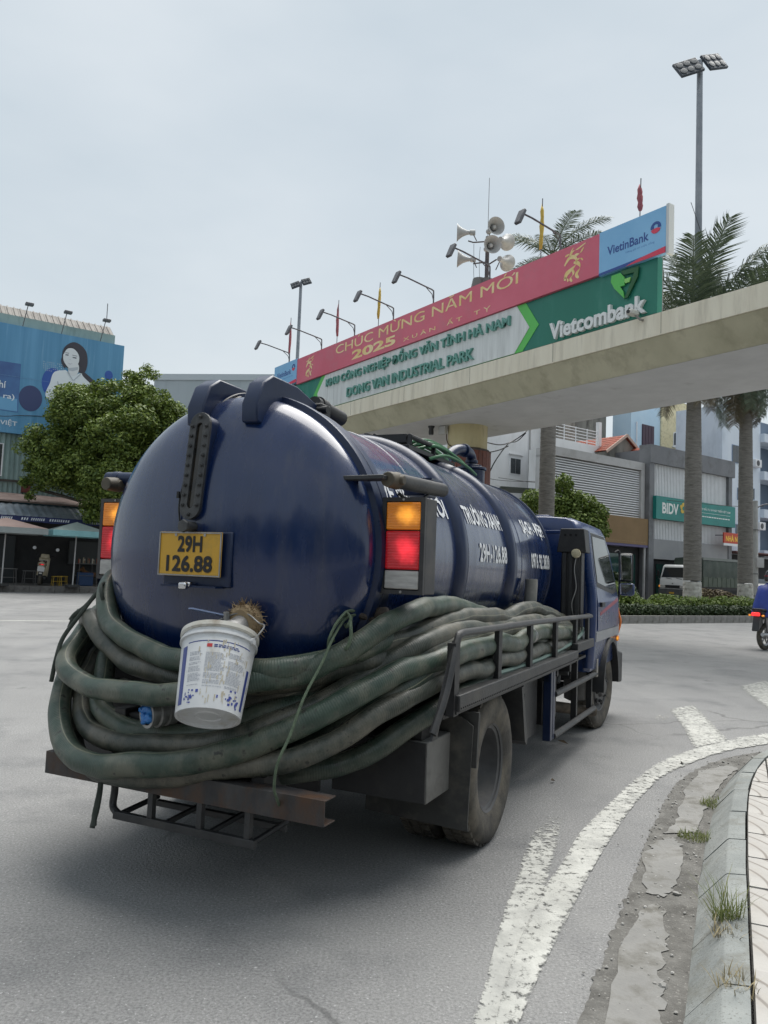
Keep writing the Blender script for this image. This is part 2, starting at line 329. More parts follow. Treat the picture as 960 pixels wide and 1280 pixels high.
for k, (pts, j) in enumerate((([(.6, 2.2), (.763, 2.64), (1.02, 3.22), (1.18, 3.52), (1.26, 3.6), (1.28, 3.5), (1.173, 3.179), (1.06, 2.95), (1.031, 2.82), (.955, 2.62), (.8, 2.25)], .016),
        ([(1.257, 3.69), (1.413, 4.167), (1.55, 4.42), (1.654, 4.499), (1.69, 4.40), (1.64, 4.2), (1.473, 3.85), (1.34, 3.67)], .018),
        ([(1.66, 4.55), (1.853, 4.878), (2.16, 5.55), (2.474, 6.08), (2.78, 6.3), (2.834, 6.22), (2.5, 5.75), (2.18, 5.2), (1.86, 4.6)], .016))):
    ground_poly('gutter_concrete', pts, .009+.001*k, CONC, 11+k, j)
# the stones and broken chips that lie in the gutter: nobody could count them
mb = MB(); g = random.Random(5); st = spline2(gl, 60); kb = spline2([p for p in KB if 1.9 < p[1] < 7.2], 60)
for i in range(330):
    k = g.randrange(60); u = g.random()**1.3; p = st[k].lerp(kb[k], u); s = g.uniform(.003, .009) if g.random() < .95 else g.uniform(.010, .02)
    M = Matrix.Translation((p.x+g.gauss(0, .04), p.y+g.gauss(0, .04), .008+s*.2)) @ rotm(g.uniform(-.5, .5), g.uniform(-.5, .5), g.uniform(0, 6))
    mb.lathe([(s*.6, -s*.4), (s, 0), (s*.55, s*.45)], M, 5)
mb.obj('gutter_stones', mat('stone_chips', (.24, .235, .22), (.42, .41, .39), rough=.9, island=True), smooth=0, kind='stuff')

# kerb: one stone after the other along the curve
def offs(path, d):
    o = []
    for i, p in enumerate(path):
        t = (path[min(i+1, len(path)-1)]-path[max(i-1, 0)]).normalized(); o.append(p+Vector((t.y, -t.x, 0))*d)
    return o
kc = spline2(KB, 400); kl = sum((b-a).length for a, b in zip(kc, kc[1:])); step = kl/400
kerb = tag(bpy.data.objects.new('kerb', None), kind='structure'); COL.objects.link(kerb)
N_ST = int(kl/.52); prof = [(0, 0), (.115, .135), (.125, .142), (.20, .15), (.20, -.1), (0, -.1)]
for s in range(N_ST):
    a = s*399/N_ST; b = (s+1)*399/N_ST; mb = MB(); gap = .006/step; dz = random.uniform(-.004, .004); dn = random.uniform(-.004, .004); seg = 4
    for i in range(seg+1):
        t = a+gap+(b-a-2*gap)*i/seg; k = min(int(t), 398); p = kc[k].lerp(kc[k+1], t-k); tg = (kc[min(k+3, 399)]-kc[max(k-3, 0)]).normalized(); nn = Vector((tg.y, -tg.x, 0))
        mb.v += [tuple(p+nn*(x+dn)+Vector((0, 0, z+(dz if z > 0 else 0)))) for x, z in prof]
    q = len(prof); mb.f = [(i*q+j, (i+1)*q+j, (i+1)*q+(j+1) % q, i*q+(j+1) % q) for i in range(seg) for j in range(q)]+[tuple(range(q)), tuple(range(seg*q, seg*q+q))[::-1]]
    o = mb.obj('kerb_stone', KERB, kerb, smooth=30)
# pavement bed and its tiles
ki = offs(kc, .206); far = [(14, 9.2), (14, -6), (.2, -6)]
mbp = MB(); ring = [(p.x, p.y) for p in ki[::6]]+far; mbp.v = [(x, y, .128) for x, y in ring]; mbp.f = [tuple(range(len(ring)))[::-1]]
me = mbp.mesh('pavement', 0); bm = bmesh.new(); bm.from_mesh(me); bmesh.ops.triangulate(bm, faces=bm.faces); bmesh.ops.recalc_face_normals(bm, faces=bm.faces); bm.to_mesh(me); bm.free()
if me.polygons[0].normal.z < 0: me.flip_normals()
pave = link('pavement', me, PAVE, kind='structure')
def tile_material():
    m = mat('pavement_tile', (.34, .325, .305), (.43, .415, .39), scale=5, rough=.75, bump=.15, bscale=60, dirt=(.36, .33, .29), dscale=4, dlo=.5, dhi=.75)
    t = m.node_tree; N = t.nodes; K = t.links; b = N['Principled BSDF']; old = b.inputs['Base Color'].links[0].from_socket; tc = N.new('ShaderNodeTexCoord')
    v = N.new('ShaderNodeVectorMath'); v.operation = 'LENGTH'; K.new(tc.outputs['Object'], v.inputs[0])
    mu = N.new('ShaderNodeMath'); mu.operation = 'MULTIPLY'; mu.inputs[1].default_value = 2*math.pi/.085; K.new(v.outputs['Value'], mu.inputs[0])
    co = N.new('ShaderNodeMath'); co.operation = 'COSINE'; K.new(mu.outputs[0], co.inputs[0])
    r = N.new('ShaderNodeMapRange'); r.inputs['From Min'].default_value = .80; r.inputs['From Max'].default_value = .96; K.new(co.outputs[0], r.inputs['Value'])
    x = N.new('ShaderNodeMixRGB'); K.new(r.outputs[0], x.inputs[0]); K.new(old, x.inputs[1]); x.inputs[2].default_value = (.22, .20, .18, 1); K.new(x.outputs[0], b.inputs['Base Color'])
    return m
TILE = tile_material(); ts = .40
mb = MB().b2((.006, .006, -.03), (ts-.006, ts-.006, 0)); tme = mb.mesh('tile', 0); tme.materials.append(TILE)
tdir = math.atan2(4.0-2.66, 1.641-1.033); cnt = 0
from mathutils import geometry as G2
kpts = [(p.x, p.y) for p in ki[::4]]
def inside(p):   # right of the kerb's inner line
    best = min(range(len(ki)), key=lambda i: (ki[i].x-p.x)**2+(ki[i].y-p.y)**2); q = ki[best]; tg = (kc[min(best+2, 399)]-kc[max(best-2, 0)]).normalized()
    return (p.x-q.x)*tg.y-(p.y-q.y)*tg.x
cand = []
for i in range(-6, 26):
    for j in range(-20, 18):
        o = Vector((1.25, 2.3, 0)) + Vector((math.cos(tdir), math.sin(tdir), 0))*(i*ts) + Vector((math.sin(tdir), -math.cos(tdir), 0))*(j*ts)
        c = o + Vector((math.cos(tdir), math.sin(tdir), 0))*ts/2 - Vector((-math.sin(tdir), math.cos(tdir), 0))*ts/2
        d = inside(c)
        if d > -.28 and c.y > 1.6 and c.x < 6: cand.append((c.length, o, d))
cand.sort(key=lambda q: q[0])
def clipped(o):
    ax = Vector((math.sin(tdir), -math.cos(tdir), 0)); ay = Vector((math.cos(tdir), math.sin(tdir), 0)); e = .006
    P = [(e, e), (ts-e, e), (ts-e, ts-e), (e, ts-e)]; W = lambda p: inside(o+ax*p[0]+ay*p[1])-.005
    out = []
    for a, b in zip(P, P[1:]+P[:1]):
        da, db = W(a), W(b)
        if da > 0: out.append(a)
        if (da > 0) != (db > 0): t = da/(da-db); out.append((a[0]+(b[0]-a[0])*t, a[1]+(b[1]-a[1])*t))
    return out
for _, o, d in cand[:290]:
    if d < .30:
        q = clipped(o)
        if len(q) < 3: continue
        me_ = MB().prism(q, -.03, 0).mesh('tile', 0); me_.materials.append(TILE)
    else: me_ = tme
    t = bpy.data.objects.new('paving_tile', me_); COL.objects.link(t); t.parent = pave
    t.location = (o.x, o.y, .148+random.uniform(-.003, .003)); t.rotation_euler = (random.uniform(-.006, .006), random.uniform(-.006, .006), tdir-math.pi/2)
# tufts of grass by the kerb
GRASS = mat('kerb_grass', (.09, .13, .03), (.25, .26, .10), rough=.8, island=True, trans=.25); DRY = mat('dry_grass', (.22, .18, .09), (.38, .32, .19), rough=.9, island=True)
def tuft(loc, r, n, h, m, label, seed, grp='grass tufts along the kerb'):
    g = random.Random(seed); mb = MB()
    for i in range(n):
        a = g.uniform(0, 6.28); d = r*math.sqrt(g.random()); b = Vector((d*math.cos(a), d*math.sin(a), 0)); l = h*g.uniform(.2, 1)**1.3; aa = g.uniform(0, 6.28); le = g.uniform(.2, 1.3)*l
        tip = b+Vector((math.cos(aa)*le, math.sin(aa)*le, l)); md = b.lerp(tip, .55)+Vector((0, 0, l*.12)); w = Vector((-math.sin(aa), math.cos(aa), 0))*g.uniform(.0009, .0024)
        mb.add([b-w, b+w, md+w*.8, md-w*.8, tip], [(0, 1, 2, 3), (3, 2, 4)])
    o = mb.obj('grass_tuft', m, smooth=0, loc=loc); return tag(o, label, 'grass', grp)
tuft((1.395, 3.16, .12), .055, 150, .17, GRASS, 'green leafy weed tuft growing between kerb and pavement tiles', 1)
tuft((1.34, 3.02, .12), .06, 90, .06, DRY, 'dry straw coloured grass just below the green weed on kerb', 2)
tuft((1.20, 2.63, .12), .07, 110, .08, DRY, 'dry grass at the kerb top, nearest to the bottom of the picture', 3)
tuft((1.80, 4.50, .01), .09, 300, .045, GRASS, 'low olive grass patch in the gutter against the kerb face', 4)
tuft((2.22, 5.15, .01), .12, 380, .05, GRASS, 'small grass patch farther up the gutter near the bend', 5)
mb = MB(); g = random.Random(8)
for x, y, s in ((2.1, 6.35, .05), (3.0, 6.9, .03), (1.35, 7.9, .04), (2.75, 7.7, .03), (3.2, 6.75, .02), (1.9, 9.3, .03)):
    pass
for x, y, s, lb in ((2.42, 6.30, .045, 'dry brown leaf lying on the white edge line'), (1.62, 6.9, .05, 'dark curled leaf on asphalt beside the rear wheel'), (1.25, 5.6, .03, 'tiny dark leaf on asphalt close to the rear tyre')):
    M = Matrix.Translation((x, y, .016)) @ rotm(.3, .2, g.uniform(0, 6)); mb = MB(); mb.add([(-s, 0, 0), (0, -s*.4, .008), (s, 0, 0), (0, s*.4, .012), (0, 0, -.002)], [(0, 1, 4), (1, 2, 4), (2, 3, 4), (3, 0, 4)], M)
    tag(mb.obj('fallen_leaf', flat('dead_leaf', (.09, .065, .04), .8), smooth=0), lb, 'leaf', 'leaves on the road')
# far pavement on the left with its kerb, median with its kerb
def strip_block(name, p, d, w, length, z, m, kname=None, stone=1.0, nd=None, kind='structure', s0=0, km=KERB):
    d = Vector((*d, 0)).normalized(); n = Vector((-d.y, d.x, 0)); p = Vector((*p, 0)); kw = .2
    a = p+d*s0+n*kw; mb = MB(); q = [a, a+d*length, a+d*length+n*(w-kw), a+n*(w-kw)]; mb.prism([(v.x, v.y) for v in q], -.05, z-.01)
    o = mb.obj(name, m, smooth=0, kind=kind); k = int(length/stone)
    sb = MB().b2((.008, 0, -.05), (stone-.008, kw, z)); sm = sb.mesh('kerb_stone', 0); sm.materials.append(km); ang = math.atan2(d.y, d.x)
    for i in range(k):
        c = p+d*(s0+i*stone); t = bpy.data.objects.new('kerb_stone', sm); COL.objects.link(t); t.parent = o; t.location = c; t.rotation_euler = (0, 0, ang)
    return o
LD = (.8227, .5685); RD = (.8018, .5977)
SIDEK = mat('sidewalk_kerb', (.13, .125, .118), (.20, .19, .18), scale=3, rough=.9, dirt=(.09, .085, .08), dscale=4)
strip_block('sidewalk', (-13.75, 33.3), LD, 18, 60, .25, SIDE, s0=-28, stone=1.0, km=SIDEK)
MKERB = mat('median_kerb', (.19, .185, .175), (.28, .27, .255), scale=3, rough=.9, dirt=(.12, .115, .10), dscale=4)
strip_block('median', (11.06, 28.36), (.83, .5577), 4.6, 52, .26, mat('median_soil', (.06, .045, .03), (.11, .085, .06), scale=4, rough=1, bump=.5), s0=-12, stone=.8, km=MKERB)
strip_block('pavement', (14.75+.598*6.2, 44-.8018*6.2), RD, 60, 80, .35, SIDE, s0=-9, stone=1.0)
# ---------------------------------------------------------------- tank truck (truck space: x right, y forward, z up; origin on the ground under the rear axle)
NAVY = mat('navy_tank_paint', (.003, .0150, .066), (.005, .020, .082), scale=2, rough=.26, coat=.55, coat_ior=1.5, dirt=(.045, .052, .085), dscale=4.5, dlo=.52, dhi=.86, bump=.03, bscale=1.6, rvar=.10, stretch=(2.2, 2.2, .4))
NAVY2 = mat('navy_ring_paint', (.003, .012, .046), (.0055, .017, .058), scale=4, rough=.34, dirt=(.024, .028, .048), dscale=4, dlo=.56, dhi=.8, bump=.05, bscale=30, rvar=.08)
CABB = mat('blue_cab_paint', (.007, .026, .10), (.011, .034, .125), scale=3, rough=.3, coat=.3, dirt=(.06, .065, .09), dscale=3, dlo=.55, dhi=.85, rvar=.07)
GREYP = mat('silver_grey_paint', (.20, .21, .23), (.26, .27, .29), scale=3, rough=.4, coat=.2)
BLK = mat('black_steel', (.008, .0085, .01), (.016, .016, .018), scale=9, rough=.5, dirt=(.04, .037, .032), dscale=5, dlo=.55, dhi=.8, bump=.1, bscale=40)
DSTEEL = mat('dusty_grey_steel', (.018, .019, .021), (.034, .035, .037), scale=8, rough=.5, dirt=(.065, .06, .054), dscale=5, dlo=.5, dhi=.78, bump=.12, bscale=50)
RUST = mat('rusty_bumper_steel', (.022, .022, .025), (.055, .053, .053), scale=10, rough=.6, dirt=(.075, .038, .020), dscale=4.5, dlo=.45, dhi=.62, bump=.2, bscale=60, stretch=(1, 1, .5))
RUB = mat('tyre_rubber', (.035, .033, .03), (.065, .06, .053), scale=8, rough=.85, dirt=(.16, .14, .11), dscale=5, dlo=.42, dhi=.72, bump=.2, bscale=50)
RIM = mat('dark_rim_steel', (.045, .046, .05), (.08, .08, .082), scale=7, rough=.55, dirt=(.10, .095, .085), dscale=6, dlo=.5, dhi=.75)
FLAP = mat('dusty_rubber_flap', (.03, .03, .03), (.055, .054, .051), scale=5, rough=.8, dirt=(.13, .12, .10), dscale=4, dlo=.5, dhi=.78)
BOXG = mat('dusty_box_steel', (.115, .112, .105), (.18, .175, .165), scale=4, rough=.75, dirt=(.06, .055, .05), dscale=5, dlo=.5, dhi=.75)
CHROME = flat('chrome', (.7, .7, .72), .15, metal=1)
LET = mat('white_lettering', (.62, .64, .67), (.74, .76, .78), scale=9, rough=.5)
GLASS = mat('dark_glass', (.02, .025, .028), rough=.05, spec=.5)
CASTG = mat('cast_grey', (.05, .052, .055), (.09, .09, .09), scale=12, rough=.55, metal=.4, bump=.2, bscale=60)
GALV = mat('worn_zinc', (.25, .25, .25), (.38, .37, .36), scale=10, rough=.45, metal=.6)

TX, TY, YAW = -.2388, 4.7186, .4358
truck = thing('tank_truck', 'navy blue vacuum tank truck with yellow rear plate, seen from behind', 'truck', (TX, TY, 0), -YAW)
def P(name, mb, m, parent=truck, **k): return mb.obj(name, m, parent, **k)
YA = lambda y0=0, x=0, z=0: Matrix(((1, 0, 0, x), (0, 0, 1, y0), (0, -1, 0, z), (0, 0, 0, 1)))       # lathe axis -> +Y
XA = lambda x0=0, y=0, z=0: Matrix(((0, 0, 1, x0), (1, 0, 0, y), (0, 1, 0, z), (0, 0, 0, 1)))        # lathe axis -> +X
TR, TZ, TXC = .72, 1.50, -.012
# tank shell with front head
fr = [(TR*math.cos(t), 2.42+.27*math.sin(t)) for t in np.linspace(0, math.pi/2, 9)]; fr[-1] = (0, fr[-1][1])
P('tank_shell', MB().lathe([(.60, -.95), (TR, -.95)]+[(TR, a) for a in np.linspace(-.9, 2.42, 8)]+fr[1:], YA(0, TXC, TZ), 96, False), NAVY, smooth=50)
for a in (.12, 1.17):
    P('reinforcing_ring', MB().lathe([(TR-.01, a-.085), (TR+.022, a-.07), (TR+.04, a-.03), (TR+.04, a+.03), (TR+.022, a+.07), (TR-.01, a+.085)], YA(0, TXC, TZ), 96, False), NAVY2, smooth=50)
P('front_ring', MB().lathe([(TR-.01, 2.36), (TR+.012, 2.37), (TR+.012, 2.42), (TR-.01, 2.43)], YA(0, TXC, TZ), 96, False), NAVY2)
for a in (-.36, 1.47): P('weld_seam', MB().lathe([(TR-.002, a-.006), (TR+.0025, a-.003), (TR+.0025, a+.003), (TR-.002, a+.006)], YA(0, TXC, TZ), 96, False), NAVY, smooth=60)
fl = P('tank_flange', MB().lathe([(.62, -.965), (.758, -.965), (.758, -.90), (.715, -.885)], YA(0, TXC, TZ), 96, False), NAVY2, bevel=.004)
# domed rear door with rim
dr = .735
dome = [(0, -1.335)]+[(dr*math.sin(t), -1.075-.26*math.cos(t)) for t in np.linspace(.08, math.pi/2, 22)]
door = P('tank_door', MB().lathe(dome+[(dr, -1.035)], YA(0, TXC, TZ), 128, False), NAVY, smooth=80)
P('door_rim', MB().lathe([(dr-.004, -1.06), (.762, -1.052), (.766, -1.03), (.762, -.985), (.60, -.983)], YA(0, TXC, TZ), 96, False), NAVY2, door, smooth=40)
P('gasket', MB().lathe([(.735, -.984), (.735, -.964)], YA(0, TXC, TZ), 72, False), flat('black_rubber', (.012, .012, .012), .8), door)
def dome_y(x, z):   # rear surface of the dome at truck x, z
    q = ((x-TXC)**2+(z-TZ)**2)/dr**2; return -1.075-.26*math.sqrt(max(0, 1-q))
# tank top: hinge arms of the door
for x0, w, nm in ((.115, .085, 'hinge_arm'), (-.195, .095, 'hinge_arm')):
    pr = [(-1.255, 2.075), (-1.262, 2.16), (-1.215, 2.265), (-1.14, 2.315), (-.92, 2.312), (-.72, 2.262), (-.70, 2.21), (-.78, 2.225), (-.90, 2.235), (-.965, 2.215), (-.99, 2.16), (-1.04, 2.05)]
    P(nm, MB().prism([(y, z) for y, z in pr], x0, x0+w, Matrix(((0, 0, 1, 0), (1, 0, 0, 0), (0, 1, 0, 0), (0, 0, 0, 1)))), NAVY2, bevel=.008)
h = P('hinge_block', MB().box((.16, -.68, 2.235), (.14, .10, .075)), BLK, bevel=.01)
P('hinge_pin', MB().cyl((-.24, -.72, 2.235), (.26, -.72, 2.235), .02, n=12), BLK, h)
P('door_ram', MB().cyl((.165, -.70, 2.275), (.175, -.42, 2.25), .042, n=16).cyl((.165, -.66, 2.277), (.167, -.60, 2.27), .047, n=16), BLK)
for s in (0,):
    P('hydraulic_hose', MB().tube(smooth_path([(-.05, -1.18, 2.11), (-.05, -1.14, 2.19), (-.035, -1.02, 2.25), (-.02, -.86, 2.265), (-.01, -.7, 2.24)]), .011).tube(smooth_path([(-.075, -1.18, 2.11), (-.075, -1.14, 2.2), (-.06, -1.02, 2.265), (-.04, -.86, 2.28), (-.03, -.7, 2.25)]), .009), BLK)
# long sight gauge with bolted frame
GM = frame((-.155, 0, 0), (0, -1, 0), (1, 0, 0))
def stadium(w, h, n=10):
    r = w/2; o = []
    for k in range(n+1): t = math.pi*k/n; o.append((r*math.cos(t), h/2-r+r*math.sin(t)))
    for k in range(n+1): t = math.pi+math.pi*k/n; o.append((r*math.cos(t), -h/2+r+r*math.sin(t)))
    return o
tilt = math.atan2(.13, .5)
yb, zt, zb = -1.325, 2.085, 1.615
gm = Matrix.Translation((-.072, (yb-1.20)/2-.055, (zt+zb)/2+.02)) @ Matrix.Rotation(-R_(6), 4, 'X') @ Matrix(((1, 0, 0, 0), (0, 0, -1, 0), (0, 1, 0, 0), (0, 0, 0, 1)))
gau = P('sight_gauge', MB().prism(stadium(.105, .49), -.20, 0, gm), NAVY2, bevel=.006)
def ringprism(o1, o2, h0, h1, M):
    n = len(o1); mb = MB(); vs = [(x, y, h) for h in (h0, h1) for o in (o1, o2) for x, y in o]
    fs = []
    for i in range(n):
        j = (i+1) % n; fs += [(2*n+i, 2*n+j, 3*n+j, 3*n+i), (i, n+i, n+j, j), (i, j, 2*n+j, 2*n+i), (n+i, 3*n+i, 3*n+j, n+j)]
    return mb.add(vs, fs, M)
P('gauge_frame', ringprism(stadium(.112, .50), stadium(.036, .40), 0, .016, gm), CASTG, gau, bevel=.002)
P('gauge_glass', MB().prism(stadium(.044, .41), .001, .004, gm), mat('stained_gauge_glass', (.012, .011, .010), (.035, .028, .02), scale=12, rough=.15), gau)
bm_ = MB().lathe([(.0085, 0), (.0085, .009), (.0055, .010), (.0055, .016), (0, .016)], None, 6); bme = bm_.mesh('bolt', 0); bme.materials.append(CASTG)
for k in range(9):
    for sx in (-1, 1):
        o = link('bolt', bme, None, gau); o.matrix_local = gm @ Matrix.Translation((sx*.039, -.185+k*.046, .016))
for sy in (-1, 1):
    o = link('bolt', bme, None, gau); o.matrix_local = gm @ Matrix.Translation((0, sy*.228, .016))
P('gauge_drain', MB().cyl((-.058, -1.28, 1.59), (-.058, -1.395, 1.59), .022, n=14).cyl((-.058, -1.395, 1.59), (-.058, -1.412, 1.59), .03, n=6), CASTG, gau, bevel=.003)
P('pipe_stub', MB().tube(smooth_path([(-.05, -1.18, 2.10), (-.055, -1.17, 2.14), (-.062, -1.15, 2.17)]), .014), CASTG, gau)
P('gauge_wire', MB().tube(smooth_path([(-.125, -1.23, 1.95), (-.145, -1.30, 1.82), (-.15, -1.33, 1.70), (-.135, -1.335, 1.60)]), .004).box((-.146, -1.345, 1.735), (.012, .01, .03)), flat('black_wire', (.01, .01, .01), .6), gau)
# number plate on its box
PLY = -1.352
PX = -.052
pb = P('plate_bracket', MB().box((PX+.027, PLY+.055, 1.447), (.37, .085, .245)), NAVY2, bevel=.006)
pl = P('number_plate', MB().box((PX, PLY-.004, 1.4675), (.345, .006, .198)), flat('plate_yellow', (.60, .34, .035), .42, dirt=(.40, .25, .05), dscale=9, dlo=.55, dhi=.8), pb, bevel=.003)
PR = lambda x, y, z: Matrix(((1, 0, 0, x), (0, 0, -1, y), (0, 1, 0, z), (0, 0, 0, 1)))            # text facing backwards (-Y)
PLT = flat('plate_black', (.012, .012, .014), .5)
for s, w, z in (('29H', .137, 1.512), ('126.88', .255, 1.424)):
    v, f = text_fit(s, w, .074, bold=.0, fat=.03); v = [(x, y, z*.5) for x, y, z in v]
    P('plate_lettering', MB().add(v, f, PR(PX, PLY-.0085, z)), PLT, pl, smooth=0)
P('plate_border', ringprism([(-.172, -.098), (.172, -.098), (.172, .098), (-.172, .098)], [(-.166, -.092), (.166, -.092), (.166, .092), (-.166, .092)], .0065, .0105, PR(PX, PLY-.001, 1.4675)), GALV, pl)
for sx in (-.08, .08): P('plate_screw', MB().cyl((PX+sx, PLY-.004, 1.5525), (PX+sx, PLY-.010, 1.5525), .007, n=8), GALV, pl)
P('plate_lamp', MB().box((-.04, PLY-.02, 1.333), (.05, .05, .022)).box((-.04, PLY-.05, 1.327), (.04, .03, .03)), CHROME, pb, bevel=.006)
P('plate_shelf', MB().box((-.028, PLY+.02, 1.325), (.30, .12, .008)), NAVY2, pb)
# tail lights
def lens(name, deep, core, es):
    # moulded lens: fine horizontal ridges, the lit bulb showing through the middle
    m = mat(name, deep, rough=.16, bump=0); t = m.node_tree; N = t.nodes; K = t.links; b = N['Principled BSDF']; tc = N.new('ShaderNodeTexCoord')
    w = N.new('ShaderNodeTexWave'); w.bands_direction = 'Z'; w.inputs['Scale'].default_value = 26; w.inputs['Distortion'].default_value = .2; K.new(tc.outputs['Object'], w.inputs['Vector'])
    bp = N.new('ShaderNodeBump'); bp.inputs['Strength'].default_value = .35; bp.inputs['Distance'].default_value = .006; K.new(w.outputs['Fac'], bp.inputs['Height']); K.new(bp.outputs[0], b.inputs['Normal'])
    mp = N.new('ShaderNodeMapping'); mp.inputs['Location'].default_value = (-.62, 0, -.52); mp.inputs['Scale'].default_value = (1, 0, 1); mp.vector_type = 'POINT'; K.new(tc.outputs['Generated'], mp.inputs[0])
    ln = N.new('ShaderNodeVectorMath'); ln.operation = 'LENGTH'; K.new(mp.outputs[0], ln.inputs[0]); n = N.new('ShaderNodeTexNoise'); n.inputs['Scale'].default_value = 30; K.new(tc.outputs['Object'], n.inputs['Vector'])
    ad = N.new('ShaderNodeMath'); ad.operation = 'MULTIPLY_ADD'; ad.inputs[1].default_value = .35; K.new(n.outputs['Fac'], ad.inputs[0]); K.new(ln.outputs['Value'], ad.inputs[2])
    r = N.new('ShaderNodeMapRange'); r.inputs['From Min'].default_value = .66; r.inputs['From Max'].default_value = .16; r.inputs['To Min'].default_value = .02; r.inputs['To Max'].default_value = es; r.interpolation_type = 'SMOOTHSTEP'; K.new(ad.outputs[0], r.inputs['Value'])
    b.inputs['Emission Color'].default_value = (*core, 1); K.new(r.outputs[0], b.inputs['Emission Strength']); return m
LA = lens('amber_lens', (.80, .22, .012), (1, .42, .05), .33); LR = lens('red_lens', (.50, .008, .015), (1, .04, .06), .33)
LW = mat('clear_lens', (.34, .33, .32), (.5, .49, .47), scale=9, rough=.2, bump=.3, bscale=70, stretch=(1, 1, 6))
HOUS = mat('lamp_housing', (.022, .022, .025), (.035, .035, .038), scale=6, rough=.5, dirt=(.06, .055, .05), dscale=6)
for s in (1, -1):
    x = s*.832
    tl = P('tail_light', MB().box((x, -.935, 1.54), (.205, .13, .425)), HOUS, bevel=.006)
    P('housing_rim', ringprism([(-.103, -.213), (.103, -.213), (.103, .213), (-.103, .213)], [(-.083, -.195), (.083, -.195), (.083, .195), (-.083, .195)], 0, .018, PR(x, -1.0, 1.54)), HOUS, tl)
    for zz in (.203, -.203): P('housing_screw', MB().cyl((x, -1.0, 1.54+zz), (x, -1.022, 1.54+zz), .006, n=8), GALV, tl)
    for nm, z0, z1, m in (('amber_lens', .068, .193, LA), ('red_lens', -.106, .066, LR), ('clear_lens', -.192, -.108, LW)):
        P(nm, MB().box((x, -1.006, 1.54+(z0+z1)/2), (.162, .03, z1-z0-.003)), m, tl, bevel=.006)
    P('lamp_bracket', MB().box((s*.74, -.90, 1.36), (.16, .05, .02)).box((s*.74, -.90, 1.70), (.16, .05, .02)), BLK, tl)
# door clamps: a flat arm on the dome and a long closed cylinder beside the tank
for s in (1, -1):
    c = P('door_clamp', MB().cyl((s*.80, -1.03, 1.825), (s*.80, -.46, 1.845), .035, n=18).cyl((s*.80, -.46, 1.845), (s*.80, -.435, 1.846), .020, n=10), DSTEEL, bevel=.003)
    P('clamp_knuckle', MB().cyl((s*.80, -1.13, 1.82), (s*.80, -1.03, 1.824), .033, .04, n=14).cyl((s*.76, -1.06, 1.823), (s*.85, -1.06, 1.823), .022), mat('dirty_brass', (.06, .052, .04), (.10, .085, .06), scale=20, rough=.6) if s == 1 else MATS['dirty_brass'], c, bevel=.004)
    if s > 0: P('clamp_arm', MB().prism([(s*.50, -.02), (s*.56, -.05), (s*.80, -.075), (s*.80, .02), (s*.60, .0)], 1.815, 1.835, Matrix.Translation((0, -1.105, 0))), DSTEEL, c, bevel=.004)
    P('clamp_rod', MB().tube([(s*.80, -1.0, 1.77), (s*.80, -.93, 1.755), (s*.80, -.72, 1.775), (s*.80, -.66, 1.80)], .008), BLK, c)
    P('clamp_mount', MB().box((s*.745, -.62, 1.82), (.11, .16, .05)), NAVY2, c, bevel=.004)
P('clamp_cylinder', MB().cyl((-.70, -1.02, 1.855), (-.885, -1.03, 1.86), .034, n=18).cyl((-.80, -1.025, 1.857), (-.84, -1.028, 1.858), .038, n=18), NAVY2, bevel=.003)
P('step_plate', MB().box((.66, -.38, 1.905), (.16, .16, .012), rotm(0, 0, 0)).box((.66, -.31, 1.885), (.16, .012, .045)), NAVY2)
# painted lettering wrapped round the tank
def wrap_text(s, a0, a1, zc, h, bold=.03, side=1, name='tank_lettering'):
    v, f = text_fit(s, a1-a0, h, bold=0, res=2, fat=.022); R = TR+.0025; th0 = math.asin((zc-TZ)/TR); vs = []
    for x, y, z in v:
        th = th0+y/TR; rr = R+z*.8; vs.append((TXC+side*rr*math.cos(th), (a0+a1)/2+(x if side > 0 else -x), TZ+rr*math.sin(th)))
    bm = bmesh.new(); mb = MB().add(vs, f); me = mb.mesh(name, 0); bm.from_mesh(me); bmesh.ops.triangulate(bm, faces=bm.faces)
    bmesh.ops.subdivide_edges(bm, edges=[e for e in bm.edges if e.calc_length() > .05], cuts=2, use_grid_fill=False)
    for q in bm.verts:
        d = Vector((q.co.x-TXC, q.co.z-TZ)); d = d.normalized()*max(R, d.length); q.co.x = TXC+d.x; q.co.z = TZ+d.y
    bm.to_mesh(me); bm.free(); return link(name, me, LET, truck)
for side in (1, -1):
    wrap_text('VỆ SINH', -.86, -.42, 1.80, .165, side=side); wrap_text('MÔI', -.27, -.01, 1.80, .15, side=side); wrap_text('TRƯỜNG XANH', .30, 1.065, 1.80, .15, side=side); wrap_text('SẠCH - ĐẸP!', 1.66, 2.33, 1.795, .15, side=side)
    wrap_text('29H-126.88', .47, 1.07, 1.565, .118, side=side); wrap_text('0976 92 3838', 1.74, 2.335, 1.55, .118, side=side)
